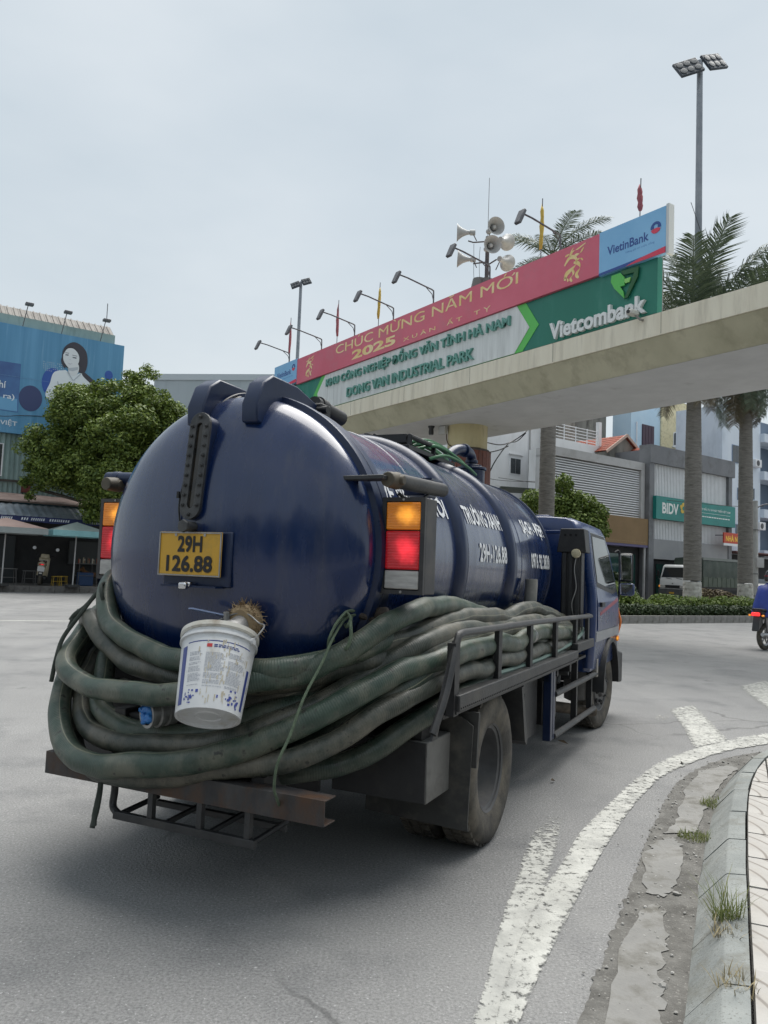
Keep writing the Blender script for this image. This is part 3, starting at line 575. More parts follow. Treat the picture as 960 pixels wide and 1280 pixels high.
# tank top: walkway rail, turret with elbow pipe
P('top_walkway', MB().box((0, 1.0, 2.255), (.34, .9, .03)).box((-.16, .62, 2.31), (.03, .10, .10)).tube([(.16, .58, 2.27), (.16, .58, 2.33), (.16, 1.02, 2.33), (.16, 1.02, 2.27)], .018).tube([(-.1, .58, 2.27), (-.1, .58, 2.34), (-.1, 1.02, 2.34), (-.1, 1.02, 2.27)], .018).box((.03, .62, 2.315), (.22, .11, .06)), BLK, bevel=.006)
tu = P('vapour_turret', MB().cyl((0.06, 2.17, 2.15), (.06, 2.17, 2.315), .115, n=28), NAVY2, bevel=.006)
P('turret_flange', MB().cyl((.06, 2.17, 2.315), (.06, 2.17, 2.335), .128, n=28).cyl((.06, 2.17, 2.335), (.06, 2.17, 2.355), .09, n=20), NAVY2, tu, bevel=.003)
P('elbow_pipe', MB().tube(smooth_path([(.06, 2.17, 2.34), (.06, 2.17, 2.40), (.06, 2.13, 2.445), (.06, 2.05, 2.455), (.05, 1.92, 2.455), (.03, 1.80, 2.42), (.01, 1.68, 2.33), (0, 1.62, 2.22)], 6), .043, n=14), NAVY2, tu)
P('pipe_collar', MB().cyl((.06, 2.0, 2.455), (.056, 1.96, 2.456), .056, n=16).cyl((.06, 2.17, 2.375), (.06, 2.17, 2.40), .054, n=16), NAVY2, tu, bevel=.003)
P('side_inlet', MB().tube(smooth_path([(.66, 1.5, 1.08), (.75, 1.52, 1.20), (.765, 1.53, 1.32), (.765, 1.53, 1.41)]), .045, n=14), mat('pale_dirty_metal', (.16, .16, .15), (.27, .26, .24), scale=10, rough=.6))
# rear outlet: pipe stub with frayed cover, ball valve with handle
ov = P('outlet_pipe', MB().tube(smooth_path([(.25, -1.16, 1.19), (.25, -1.30, 1.185), (.255, -1.40, 1.16), (.26, -1.47, 1.12)]), .047, n=18), GALV)
P('outlet_clamp', MB().cyl((.257, -1.425, 1.15), (.258, -1.452, 1.135), .056, n=18).box((.205, -1.44, 1.15), (.03, .03, .03)), GALV, ov)
P('valve_handle', MB().prism([(0, -.013), (.15, -.016), (.175, 0), (.15, .016), (0, .013)], 0, .006, Matrix.Translation((.185, -1.39, 1.205)) @ rotm(.35, -.14, math.pi+.25)), flat('handle_blue_grey', (.19, .24, .38), .5), ov)
P('valve_nut', MB().cyl((.19, -1.385, 1.17), (.19, -1.395, 1.225), .014, n=6), GALV, ov)
mb = MB(); g = random.Random(4)
for i in range(520):   # frayed coir wrapped round the outlet
    a = g.uniform(0, 6.28); t = g.uniform(0, 1); y = -1.31-.07*t; rr = .050+.02*g.random(); c = Vector((.252+rr*math.cos(a), y, 1.19+rr*math.sin(a)))
    d = Vector((math.cos(a)*.4+g.gauss(0, .35), g.gauss(0, .6), math.sin(a)*.4+g.gauss(0, .35)-.2)).normalized()*g.uniform(.02, .05); n = d.orthogonal().normalized()*.0022
    mb.add([c-n, c+n, c+d+n*.3, c+d-n*.3], [(0, 1, 2, 3)])
mb.lathe([(.05, -1.385), (.068, -1.375), (.072, -1.34), (.066, -1.305), (.05, -1.30)], YA(0, .252, 1.188), 16)
P('frayed_wrap', mb, mat('coir_fibre', (.16, .105, .055), (.33, .24, .14), rough=.95, island=True), ov, smooth=0)
# chassis
ch = P('chassis_frame', MB().b2((-.41, -1.38, .56), (-.345, 4.5, .76)).b2((.345, -1.38, .56), (.41, 4.5, .76)).b2((-.345, -1.36, .60), (.345, -1.28, .74)).b2((-.345, .3, .60), (.345, .38, .72)).b2((-.345, 2, .60), (.345, 2.08, .72)), BLK, bevel=.005)
for a in (-.6, .65, 1.9):
    P('tank_saddle', MB().prism([(-.62, 1.13), (-.60, 1.02), (-.41, .76), (.41, .76), (.60, 1.02), (.62, 1.13), (.4, .93), (0, .82), (-.4, .93)], a-.04, a+.04, Matrix(((1, 0, 0, 0), (0, 0, 1, 0), (0, 1, 0, 0), (0, 0, 0, 1)))), NAVY2, ch)
P('rear_axle', MB().cyl((-.75, 0, .40), (.75, 0, .40), .06, n=14).lathe([(.02, -.2), (.13, -.15), (.17, 0), (.13, .15), (.05, .22)], YA(0, 0, .40), 16).cyl((0, .2, .42), (0, 2.4, .55), .04), BLK)
P('front_axle', MB().cyl((-.7, 3.735, .36), (.7, 3.735, .36), .05, n=10), BLK)
for s in (-1, 1):
    for a in (0, 3.735):
        P('leaf_spring', MB().prism([(-.55, .60), (-.3, .50), (0, .46), (.3, .50), (.55, .60), (.55, .63), (.3, .56), (0, .545), (-.3, .56), (-.55, .63)], s*.45-.035, s*.45+.035, Matrix(((0, 0, 1, 0), (1, 0, 0, a), (0, 1, 0, 0), (0, 0, 0, 1)))), BLK, ch)
# wheels (built about the X axis)
TRD = .395
def wheel(x, a, s, w=.20, dual=False, steer=0):
    """s=+1: outside looks to +x"""
    M = Matrix.Translation((x, a, TRD)) @ Matrix.Rotation(steer, 4, 'Z') @ (Matrix.Identity(4) if s > 0 else Matrix.Rotation(math.pi, 4, 'Z'))
    A = M @ XA()
    h = w/2; t = P('wheel', MB().lathe([(.225, -h*.8), (.30, -h), (.345, -h*1.02), (.378, -h*.9), (.392, -h*.62), (.395, 0), (.392, h*.62), (.378, h*.9), (.345, h*1.02), (.30, h), (.245, h*.86), (.222, h*.72)], A, 56, False), RUB, smooth=50)
    mb = MB()
    for k in range(40):   # tread blocks
        for q, off in ((-.55, 0), (0, .5), (.55, 0)):
            th = 2*math.pi*(k+off)/40; mb.box((q*h, 0, .394), (h*.40, .042, .014), A @ Matrix(((0, 0, 1, 0), (0, 1, 0, 0), (1, 0, 0, 0), (0, 0, 0, 1))) @ Matrix.Translation((0, 0, 0)) if False else M @ Matrix.Rotation(th, 4, 'X'))
    P('tread', mb, RUB, t, smooth=0)
    if not dual:
        dish = h*.30 if a < 1 else h*.95
        prof = [(.222, -h*.75), (.222, h*.72), (.232, h*.80), (.226, h*.66), (.205, h*.58)]
        prof += ([(.195, -h*.3), (.17, -h*.62), (.10, -h*.62), (.095, -h*.2), (.06, -h*.05), (0, -h*.05)] if a < 1 else [(.19, h*.45), (.165, h*.80), (.10, h*.85), (.085, h*1.15), (.05, h*1.3), (0, h*1.3)])
        r = P('rim', MB().lathe(prof, A, 40, False), RIM, t, smooth=40)
        mb = MB(); zz = -h*.62 if a < 1 else h*.82
        for k in range(6):
            th = 2*math.pi*k/6+.3; c = Vector((.135*math.cos(th), .135*math.sin(th), zz)); mb.lathe([(.016, 0), (.016, .022), (.009, .024), (.009, .034), (0, .034)], A @ Matrix.Translation(c), 6)
        P('wheel_nuts', mb, DSTEEL, t, smooth=0)
        mb = MB()
        for k in range(6):
            th = 2*math.pi*(k+.5)/6+.3; mb.lathe([(.022, (-h*.60 if a < 1 else h*.79)), (.022, (-h*.60 if a < 1 else h*.82)+.006)], A @ Matrix.Translation((.165*math.cos(th), .165*math.sin(th), 0)), 12)
        P('hand_holes', mb, flat('hole_black', (.004, .004, .004), .9), t, smooth=0)
    return t
for s in (1, -1):
    P('brake_drum', MB().cyl((s*.46, 0, TRD), (s*.76, 0, TRD), .215, n=24), DSTEEL)
    wheel(s*.875, 0, s); wheel(s*.645, 0, s, dual=True); wheel(s*.83, 3.735, s, steer=R_(-7))
# mud flaps, wings, tool box
P('mud_flap', MB().prism([(.46, .30), (.46, .225), (1.005, .205), (1.00, .235), (1.015, .70), (.95, .74), (.50, .74)], -.508, -.498, Matrix(((1, 0, 0, 0), (0, 0, 1, 0), (0, 1, 0, 0), (0, 0, 0, 1)))), FLAP)
P('mud_flap', MB().prism([(-.46, .30), (-.46, .225), (-1.005, .205), (-1.015, .70), (-.95, .74), (-.50, .74)], -.508, -.498, Matrix(((1, 0, 0, 0), (0, 0, 1, 0), (0, 1, 0, 0), (0, 0, 0, 1)))), FLAP)
P('rear_wing', MB().prism([(-.49, .50), (-.475, .50), (-.44, .74), (-.45, .76), (-.47, .76)], .56, 1.03, Matrix(((0, 0, 1, 0), (1, 0, 0, 0), (0, 1, 0, 0), (0, 0, 0, 1)))), FLAP)
P('front_flap', MB().prism([(.50, .765), (.54, .765), (.66, .44), (.645, .40), (.60, .43)], .56, .985, Matrix(((0, 0, 1, 0), (1, 0, 0, 0), (0, 1, 0, 0), (0, 0, 0, 1)))), DSTEEL)
tb = P('tool_box', MB().b2((.42, -.80, .385), (.90, -.40, .66)), BOXG, bevel=.006)
P('box_rear_shade', MB().b2((.425, -.812, .39), (.895, -.80, .655)), BLK, tb)  # black sheet paints the shade of the hoses on the rear face
P('box_mount', MB().b2((.45, -.78, .66), (.52, -.60, .80)), BLK, tb); P('box_mount', MB().b2((.78, -.78, .66), (.86, -.60, .80)), BLK, tb)
P('tool_box', MB().b2((-.90, -.80, .385), (-.42, -.40, .66)), BOXG, bevel=.006)
# hose racks on both sides
for s in (1, -1):
    rk = P('rack_floor', MB().b2((s*.44 if s > 0 else -.96, -.78, .765), (.96 if s > 0 else -.44, 2.68, .785)), BLK)
    P('side_beam', MB().b2((s*.99-.035, -.74, .80), (s*.99+.035, 2.02, .875)) if s > 0 else MB().b2((-1.025, -.74, .80), (-.955, 2.02, .875)), DSTEEL, rk, bevel=.006)
    mb = MB()
    for k in range(92): mb.cyl((s*1.0251, -.72+k*.03, .815), (s*1.0275, -.72+k*.03, .815), .0042, n=6)
    P('beam_holes', mb, flat('hole_black', (.004, .004, .004), .9), rk, smooth=0, kind='stuff')
    P('side_beam', MB().b2((s*.99-.03, 2.02, .855), (s*.99+.03, 2.72, .925)), DSTEEL, rk, bevel=.005)
    P('beam_lip', MB().b2((s*.99-.03, -.74, .787), (s*.99+.02, 2.0, .799)), BLK, rk)
    P('top_rail', MB().tube(smooth_path([(s*.985, -.97, .735), (s*1.0, -.86, .90), (s*1.0, -.735, 1.115), (s*1.0, -.69, 1.148), (s*1.0, -.60, 1.152)], 5)+[Vector((s*1.0, .6, 1.145)), Vector((s*1.0, 1.8, 1.13)), Vector((s*.995, 2.70, 1.115))], .0185, n=10, flatten=.8), DSTEEL, rk)
    P('rail_bracket', MB().prism([(-.99, .71), (-.93, .71), (-.755, 1.02), (-.74, .80), (-.72, .80), (-.70, 1.10), (-.74, 1.12)], s*.985-.006, s*.985+.006, Matrix(((0, 0, 1, 0), (1, 0, 0, 0), (0, 1, 0, 0), (0, 0, 0, 1)))), BLK, rk)
    P('rail_post', MB().b2((s*.985-.02, -.765, .78), (s*.985+.02, -.70, 1.11)), BLK, rk)
    for a in (-.02, .66, 1.37, 2.07, 2.58):
        P('rail_post', MB().b2((s*.985-.014, a-.032, .86), (s*.985+.014, a+.032, 1.14)), BLK, rk, bevel=.003)
    mb = MB()
    for a in (0, .7, 1.4, 2.1): mb.b2((s*.40 if s > 0 else -.95, a-.03, .70), (.95 if s > 0 else -.40, a+.03, .765))
    P('cross_bearer', mb, BLK, rk)
# side guard, tanks and pump gear under the right side
P('side_guard', MB().tube([(.955, 1.52, .595), (.955, 3.20, .575), (.90, 3.28, .575)], .024).tube([(.955, 1.50, .305), (.955, 3.14, .275), (.90, 3.24, .275)], .024), DSTEEL)
for a in (1.40, 1.475): P('guard_post', MB().b2((.91, a-.03, .29), (.965, a+.03, .78)), NAVY2, bevel=.004)
for a in (2.4, 3.08): P('guard_post', MB().b2((.90, a-.025, .28), (.945, a+.025, .80)), BLK)
P('valve_box', MB().b2((.62, 1.02, .34), (.87, 1.36, .73)), DSTEEL, bevel=.006)
P('battery_box', MB().b2((.56, 1.56, .36), (.86, 2.02, .68)), BLK, bevel=.006)
P('battery_cover', MB().b2((.862, 1.58, .33), (.872, 1.76, .70)).b2((.862, 1.82, .33), (.872, 1.93, .70)), BOXG)
for x0, a, z, r in ((.78, 1.62, .72, .05), (.80, 1.9, .70, .045), (.82, 2.2, .67, .03)):
    P('pipe_fitting', MB().cyl((x0, a, z-.08), (x0, a+.05, z+.04), r, n=12).cyl((x0-.06, a+.02, z), (x0+.09, a+.02, z), r*.6, n=10), CASTG)
P('vacuum_pump', MB().cyl((.3, 2.2, .5), (.3, 2.75, .5), .17, n=20).b2((.15, 2.25, .30), (.5, 2.7, .42)), BLK)
P('air_filter', MB().lathe([(.06, .33), (.105, .35), (.11, .52), (.115, .53), (.11, .54), (.11, .70), (.075, .73), (.07, .80)], Matrix.Translation((.80, 3.10, 0)), 22), mat('dusty_canister', (.045, .045, .045), (.085, .08, .075), scale=6, rough=.5), smooth=30)
P('exhaust_pipe', MB().tube(smooth_path([(.4, 2.6, .34), (.7, 2.95, .28), (.86, 3.12, .245), (.95, 3.2, .24)]), .048, n=14), mat('sooty_exhaust', (.05, .042, .034), (.15, .12, .09), scale=14, rough=.75))
P('wing_bracket', MB().b2((.93, 3.14, .55), (.975, 3.22, .93)), mat('dusty_pale_bracket', (.22, .21, .19), (.32, .30, .27), scale=8, rough=.8))
P('washer_tank', MB().b2((.78, 2.56, .80), (.92, 2.70, 1.16)).cyl((.86, 2.63, 1.16), (.86, 2.63, 1.23), .03), mat('yellowed_plastic', (.20, .20, .16), (.28, .28, .23), scale=6, rough=.5), bevel=.012)
# bumper and underride frame
bp = P('rear_bumper', MB().b2((-.74, -1.45, .435), (.735, -1.444, .535)).b2((-.74, -1.444, .435), (.735, -1.36, .441)).b2((-.74, -1.444, .529), (.735, -1.36, .535)), RUST, bevel=.0015)
uf = P('underride_frame', MB().tube(smooth_path([(-.36, -1.40, .50), (-.36, -1.40, .40), (-.355, -1.41, .335), (-.30, -1.43, .312)], 5), .017).box((.05, -1.435, .312), (.74, .026, .034)).box((.07, -1.20, .312), (.70, .026, .028)), DSTEEL, bevel=.003)
for x in (-.12, .14, .38): P('frame_upright', MB().box((x, -1.43, .38), (.026, .026, .12)), DSTEEL, uf)
for x0 in (-.30, -.05, .18, .40): P('frame_brace', MB().cyl((x0, -1.43, .312), (x0+.02, -1.20, .34), .013, n=8), BLK, uf)
for x0 in (-.41, .35): P('bumper_mount', MB().b2((x0, -1.38, .44), (x0+.06, -1.2, .56)), BLK, ch)
P('gap_shade_sheet', MB().b2((-1.0, -.99, .42), (.45, -.97, .97)), BLK)  # added black sheet that darkens the gaps between the hoses
P('tow_eye', MB().tube([(-.05+.05*math.cos(t), -1.40, .62+.05*math.sin(t)) for t in np.linspace(0, 2*math.pi, 14)], .012), BLK, ch)
# black upright trunk behind the cab (air intake) with work lamp
sn = P('intake_trunk', MB().b2((.775, 2.49, 1.02), (.945, 2.62, 1.80)), BLK, bevel=.008)
P('intake_head', MB().prism([(.74, 1.645), (.985, 1.645), (.965, 1.845), (.77, 1.845)], 2.462, 2.66, Matrix(((1, 0, 0, 0), (0, 0, 1, 0), (0, 1, 0, 0), (0, 0, 0, 1)))), BLK, sn, bevel=.006)
P('trunk_rib', MB().b2((.79, 2.47, 1.02), (.82, 2.49, 1.64)).b2((.90, 2.47, 1.02), (.93, 2.49, 1.64)).b2((.845, 2.478, 1.02), (.87, 2.49, 1.64)), DSTEEL, sn)
for x in (.81, .855, .90): P('bolt_hole', MB().cyl((x, 2.4615, 1.79), (x, 2.459, 1.79), .011, n=10), flat('hole_black', 0, .9), sn)
wl = P('work_lamp', MB().lathe([(0, -.03), (.025, -.026), (.04, 0), (.036, .024), (0, .036)], frame((.91, 2.43, 1.635), (0, -1, .1)), 18), mat('lamp_cream', (.35, .31, .2), (.45, .4, .28), scale=8, rough=.3))
P('lamp_wire', MB().tube(smooth_path([(.91, 2.43, 1.60), (.90, 2.42, 1.50), (.915, 2.43, 1.35), (.88, 2.44, 1.22), (.885, 2.5, 1.10)]), .004), flat('grey_wire', (.25, .25, .25), .6), wl)
# cab
def cab_section(y):   # half outline widths at heights, leaning in above the belt
    return None
zs = [.62, .80, 1.02, 1.22, 1.45, 1.70, 1.86, 1.93, 1.965, 1.975]
ws = [.965, .985, .99, .985, .955, .915, .885, .85, .77, .60]
def yfront(z): return 4.66 if z < 1.05 else 4.66-(z-1.05)*.34-(max(0, z-1.7))**2*1.6
mb = MB(); nsec = len(zs); loop = []
rows = []
for z, w in zip(zs, ws):
    yb_ = 2.80+(max(0, z-1.86))*.35; yf_ = yfront(z); cr_ = .12
    ring = [(-w, yb_+.05, z), (-w+.05, yb_, z), (w-.05, yb_, z), (w, yb_+.05, z), (w, yb_+.8, z), (w, yf_-.36, z), (w-.06, yf_-.14, z), (w-.22, yf_-.02, z), (0, yf_, z), (-w+.22, yf_-.02, z), (-w+.06, yf_-.14, z), (-w, yf_-.36, z), (-w, yb_+.8, z)]
    rows.append(ring)
q = len(rows[0]); mb.v = [p for r in rows for p in r]
mb.f = [(i*q+j, i*q+(j+1) % q, (i+1)*q+(j+1) % q, (i+1)*q+j) for i in range(nsec-1) for j in range(q)]+[tuple(range(q))[::-1], tuple(range((nsec-1)*q, nsec*q))]
cab = P('cab', mb, CABB, smooth=40, bevel=.01)
for x in (-.5, -.25, 0, .25, .5): P('roof_rib', MB().box((x, 3.35, 1.984), (.13, .86, .026)), CABB, cab, bevel=.012)
P('rear_gutter', MB().b2((-.84, 2.795, 1.82), (.84, 2.83, 1.85)), CABB, cab, bevel=.006)
P('corner_pillar', MB().tube(smooth_path([(.95, 2.83, .66), (.97, 2.83, 1.2), (.935, 2.83, 1.5), (.89, 2.84, 1.84)]), .05, n=12), CABB, cab)
P('rear_window', MB().b2((-.55, 2.786, 1.45), (.45, 2.798, 1.76)), GLASS, cab)
for s in (1, -1):
    Ms = Matrix(((0, 0, 1, 0), (1, 0, 0, 0), (0, 1, 0, 0), (0, 0, 0, 1)))
    def sidew(z): return float(np.interp(z, zs, ws))
    def sidepanel(name, poly, m, par, off=.006, th=.012):
        # polygon (y,z) lying on the leaning cab side
        zl = sorted(set([z for _, z in poly]+[z for z in zs if min(q[1] for q in poly) < z < max(q[1] for q in poly)]+list(np.linspace(min(q[1] for q in poly), max(q[1] for q in poly), 13))))
        rowsp = []
        for z in zl:
            ys = []
            for (ya, za), (yb2, zb2) in zip(poly, poly[1:]+poly[:1]):
                if abs(za-z) < 1e-6: ys.append(ya)
                if (za-z)*(zb2-z) < 0: ys.append(ya+(yb2-ya)*(z-za)/(zb2-za))
            if ys: rowsp.append((z, min(ys), max(ys)))
        mbp = MB(); k = len(rowsp)
        for o_ in (off, off-th):
            for z, a0, a1 in rowsp: mbp.v += [(s*(sidew(z)+o_), a0, z), (s*(sidew(z)+o_), a1, z)]
        f = [(2*i, 2*i+1, 2*i+3, 2*i+2) for i in range(k-1)]; b = 2*k
        f += [(b+2*i+2, b+2*i+3, b+2*i+1, b+2*i) for i in range(k-1)]+[(2*i+2, b+2*i+2, b+2*i, 2*i) for i in range(k-1)]+[(2*i+1, b+2*i+1, b+2*i+3, 2*i+3) for i in range(k-1)]+[(0, b, b+1, 1), (2*k-2, 2*k-1, b+2*k-1, b+2*k-2)]
        if s < 0: f = [a[::-1] for a in f]
        mbp.f = f; return mbp.obj(name, m, par, smooth=0)
    dp = [(3.05, .98), (4.42, .98), (4.45, 1.22), (4.30, 1.45), (4.10, 1.70), (3.95, 1.84), (3.10, 1.84), (3.05, 1.70)]
    d = sidepanel('cab_door', [(3.04, .97), (3.04, 1.22), (3.04, 1.45), (3.06, 1.70), (3.12, 1.86), (3.90, 1.86), (4.07, 1.70), (4.16, 1.45), (4.26, 1.22), (4.26, .97)], CABB, cab, .008, .02)
    sidepanel('door_window', [(3.10, 1.40), (3.11, 1.55), (3.13, 1.70), (3.18, 1.82), (3.86, 1.82), (3.93, 1.70), (4.03, 1.55), (4.13, 1.36), (3.9, 1.33)], GLASS, d, .013)
    sidepanel('window_frame', [(3.07, 1.36), (3.08, 1.55), (3.10, 1.72), (3.15, 1.85), (3.88, 1.85), (3.97, 1.71), (4.17, 1.36), (4.19, 1.31), (3.9, 1.29)], BLK, d, .0105)
    sidepanel('door_handle', [(3.14, 1.18), (3.30, 1.18), (3.30, 1.22), (3.14, 1.22)], BLK, d, .03, .025)
    sidepanel('red_stripe', [(3.15, 1.10), (4.2, 1.21), (4.22, 1.25), (3.15, 1.13)], flat('stripe_red', (.25, .02, .05), .4), d, .0095, .003)
    sidepanel('silver_panel', [(2.95, .875), (2.95, .96), (4.28, .96), (4.28, .875)], GREYP, cab, .012, .02)
    wa = [(3.735+.47*math.cos(t), .40+.47*math.sin(t)) for t in np.linspace(math.pi, 0, 15)]; wi = [(3.735+.43*math.cos(t), .40+.43*math.sin(t)) for t in np.linspace(0, math.pi, 15)]
    P('wheel_arch', MB().prism(wa+wi, s*.80 if s > 0 else -1.02, 1.02 if s > 0 else -.80, Ms), BLK, cab, smooth=30)
    P('bumper_corner', MB().prism([(4.22, .72), (4.22, .48), (4.30, .42), (4.66, .34), (4.68, .66)], .84 if s > 0 else -.985, .985 if s > 0 else -.84, Ms), BLK, cab, bevel=.02)
    P('indicator', MB().box((s*.995, 4.22, .835), (.03, .07, .055)), LA, cab, bevel=.012)
    P('orange_wand', MB().tube(smooth_path([(s*.985, 4.30, .88), (s*1.01, 4.31, 1.0), (s*.99, 4.32, 1.08), (s*.98, 4.31, 1.14)]), .012), flat('orange_plastic', (.75, .20, .04), .4), cab)
    mi = P('door_mirror', MB().box((s*1.045, 4.42, 1.565), (.14, .05, .30)), BLK, cab, bevel=.03)
    P('mirror_glass', MB().box((s*1.045, 4.392, 1.565), (.115, .006, .265)), mat('mirror_glass', (.5, .5, .5), rough=.03, metal=1) if s == 1 else MATS['mirror_glass'], mi, bevel=.002)
    P('wide_mirror', MB().box((s*1.055, 4.42, 1.335), (.155, .08, .135)), CABB, mi, bevel=.03)
    P('wide_glass', MB().box((s*1.055, 4.378, 1.335), (.125, .006, .105)), MATS['mirror_glass'], mi)
    P('mirror_arm', MB().tube(smooth_path([(s*.93, 4.42, 1.72), (s*.965, 4.44, 1.73), (s*.975, 4.44, 1.6), (s*.975, 4.44, 1.35), (s*.96, 4.44, 1.22), (s*.93, 4.44, 1.2)]), .013), BLK, mi)
P('windscreen', MB().add([(-.70, 4.64, 1.16), (.70, 4.64, 1.16), (.64, 4.40, 1.80), (-.64, 4.40, 1.80)], [(0, 1, 2, 3)]), GLASS, cab, smooth=0)
P('front_bumper', MB().b2((-.84, 4.60, .30), (.84, 4.76, .62)), BLK, cab, bevel=.02)
for s in (1, -1): P('headlight', MB().box((s*.66, 4.67, .78), (.26, .06, .13)), LW, cab, bevel=.02)
P('cab_floor', MB().b2((-.8, 2.82, .55), (.8, 4.7, .64)), BLK, cab)
P('sticker', MB().b2((.905, 2.792, .88), (.925, 2.798, .98)), LET, cab); P('sticker', MB().b2((.94, 2.795, .88), (.95, 2.799, .98)), LET, cab)
# ---------------------------------------------------------------- hoses, bucket, ropes lying on the truck (things of their own, in truck space)
def on_truck(o): o.location = (TX, TY, 0); o.rotation_euler = (0, 0, -YAW); return o
def hose_material(name, c1, c2, dusty):
    m = mat(name, c1, c2, scale=7, rough=.44, bump=0, dirt=dusty, dscale=6.5, dlo=.44, dhi=.66, rvar=.12, speck=(26, (.03, .032, .028), .64, .72))
    t = m.node_tree; N = t.nodes; K = t.links; b = N['Principled BSDF']
    a = N.new('ShaderNodeAttribute'); a.attribute_name = 'along'; u = N.new('ShaderNodeAttribute'); u.attribute_name = 'around'
    mu = N.new('ShaderNodeMath'); mu.operation = 'MULTIPLY'; mu.inputs[1].default_value = 2*math.pi/.0105; K.new(a.outputs['Fac'], mu.inputs[0])
    sn = N.new('ShaderNodeMath'); sn.operation = 'SINE'; K.new(mu.outputs[0], sn.inputs[0])
    tc = N.new('ShaderNodeTexCoord'); n = N.new('ShaderNodeTexNoise'); n.inputs['Scale'].default_value = 22; n.inputs['Detail'].default_value = 6; K.new(tc.outputs['Object'], n.inputs['Vector'])
    ad = N.new('ShaderNodeMath'); ad.operation = 'MULTIPLY_ADD'; ad.inputs[1].default_value = .14; K.new(sn.outputs[0], ad.inputs[0]); K.new(n.outputs['Fac'], ad.inputs[2])
    bp = N.new('ShaderNodeBump'); bp.inputs['Strength'].default_value = .42; bp.inputs['Distance'].default_value = .006; K.new(ad.outputs[0], bp.inputs['Height']); K.new(bp.outputs[0], b.inputs['Normal'])
    # thin seam line running along the hose
    s1 = N.new('ShaderNodeMath'); s1.operation = 'SUBTRACT'; s1.inputs[1].default_value = .42; K.new(u.outputs['Fac'], s1.inputs[0])
    s2 = N.new('ShaderNodeMath'); s2.operation = 'ABSOLUTE'; K.new(s1.outputs[0], s2.inputs[0])
    r = N.new('ShaderNodeMapRange'); r.inputs['From Min'].default_value = .010; r.inputs['From Max'].default_value = .004; r.inputs['To Max'].default_value = .5; K.new(s2.outputs[0], r.inputs['Value'])
    old = b.inputs['Base Color'].links[0].from_socket; x = N.new('ShaderNodeMixRGB'); K.new(r.outputs[0], x.inputs[0]); K.new(old, x.inputs[1]); x.inputs[2].default_value = (.30, .29, .20, 1); K.new(x.outputs[0], b.inputs['Base Color'])
    return m
HG = hose_material('green_hose', (.026, .046, .034), (.050, .078, .058), (.12, .125, .095)); HD = hose_material('dark_hose', (.030, .037, .029), (.058, .066, .054), (.135, .125, .098)); HDD = hose_material('dark_green_hose', (.014, .026, .018), (.026, .042, .030), (.07, .075, .056))
HR = .049
def hose(pts, m, label, r=HR, seed=0, grp='suction hoses strapped round the truck'):
    g = random.Random(seed); P_ = smooth_path(pts, 9); n = 18; k = len(P_); mb = MB(); ph = g.uniform(0, 6)
    from mathutils import noise as mn
    P_ = [p+Vector((mn.noise(p*3.1+Vector((seed*7, 0, 0))), mn.noise(p*3.1+Vector((0, seed*5+9, 0))), mn.noise(p*3.1+Vector((0, 0, seed*3+4)))))*.022+Vector((0, 0, mn.noise(p*7+Vector((seed*2, 1, 5)))*.006)) for p in P_]
    rs = [r*(1+.02*math.sin(i*.31+ph)+.015*math.sin(i*.83+ph*2)) for i in range(k)]; mb.tube(P_, rs, n)
    me = mb.mesh('suction_hose', 60); d = [0]
    for a, b in zip(P_, P_[1:]): d.append(d[-1]+(b-a).length)
    al = [d[min(i//n, k-1)] for i in range(len(mb.v))]; ar = [min(i % n, n-i % n)/n for i in range(len(mb.v))]
    at = me.attributes.new('along', 'FLOAT', 'POINT'); at.data.foreach_set('value', al); at = me.attributes.new('around', 'FLOAT', 'POINT'); at.data.foreach_set('value', ar)
    return tag(on_truck(link('suction_hose', me, m)), label, 'hose', grp)
hose([(-.83, 2.3, 1.0), (-.84, .6, 1.16), (-.83, -.5, 1.30), (-.80, -.95, 1.345), (-.767, -1.1, 1.285), (-.618, -1.22, 1.151), (-.393, -1.33, 1.068), (-.145, -1.40, 1.02), (.072, -1.43, 1.002), (.405, -1.38, .998), (.55, -1.25, 1.03), (.68, -1.1, 1.09), (.75, -.85, 1.13), (.75, -.3, 1.10), (.74, .6, 1.08), (.74, 2.35, 1.0)], HG,
     'topmost hose loop behind the tank, running just above the bucket rim at left', seed=1)
hose([(-.90, 2.3, .98), (-.93, .5, 1.02), (-.94, -.6, 1.12), (-.90, -.95, 1.165), (-.884, -1.15, 1.03), (-.836, -1.27, .93), (-.621, -1.39, .854), (-.38, -1.46, .842), (-.095, -1.50, .866), (.115, -1.49, .894), (.34, -1.42, .94), (.52, -1.29, 1.0), (.66, -1.21, 1.072), (.79, -1.03, 1.197), (.81, -.705, 1.253), (.79, -.262, 1.262), (.755, .28, 1.20), (.735, .9, 1.14), (.735, 2.3, 1.06)], HG,
     'hose passing behind the middle of the bucket and arching highest over the right side rail', seed=2)
hose([(-.91, 2.3, .88), (-.95, .5, .96), (-.97, -.7, 1.03), (-.922, -1.05, 1.075), (-.80, -1.16, 1.12), (-.58, -1.26, 1.02), (-.37, -1.32, .955), (-.178, -1.35, .935), (.1, -1.36, .92), (.4, -1.26, .93), (.62, -1.1, 1.0), (.74, -.9, 1.02), (.76, .2, .98), (.76, 2.3, .92)], HD,
     'short dark hose bend tucked just under the topmost loop at the left', seed=3)
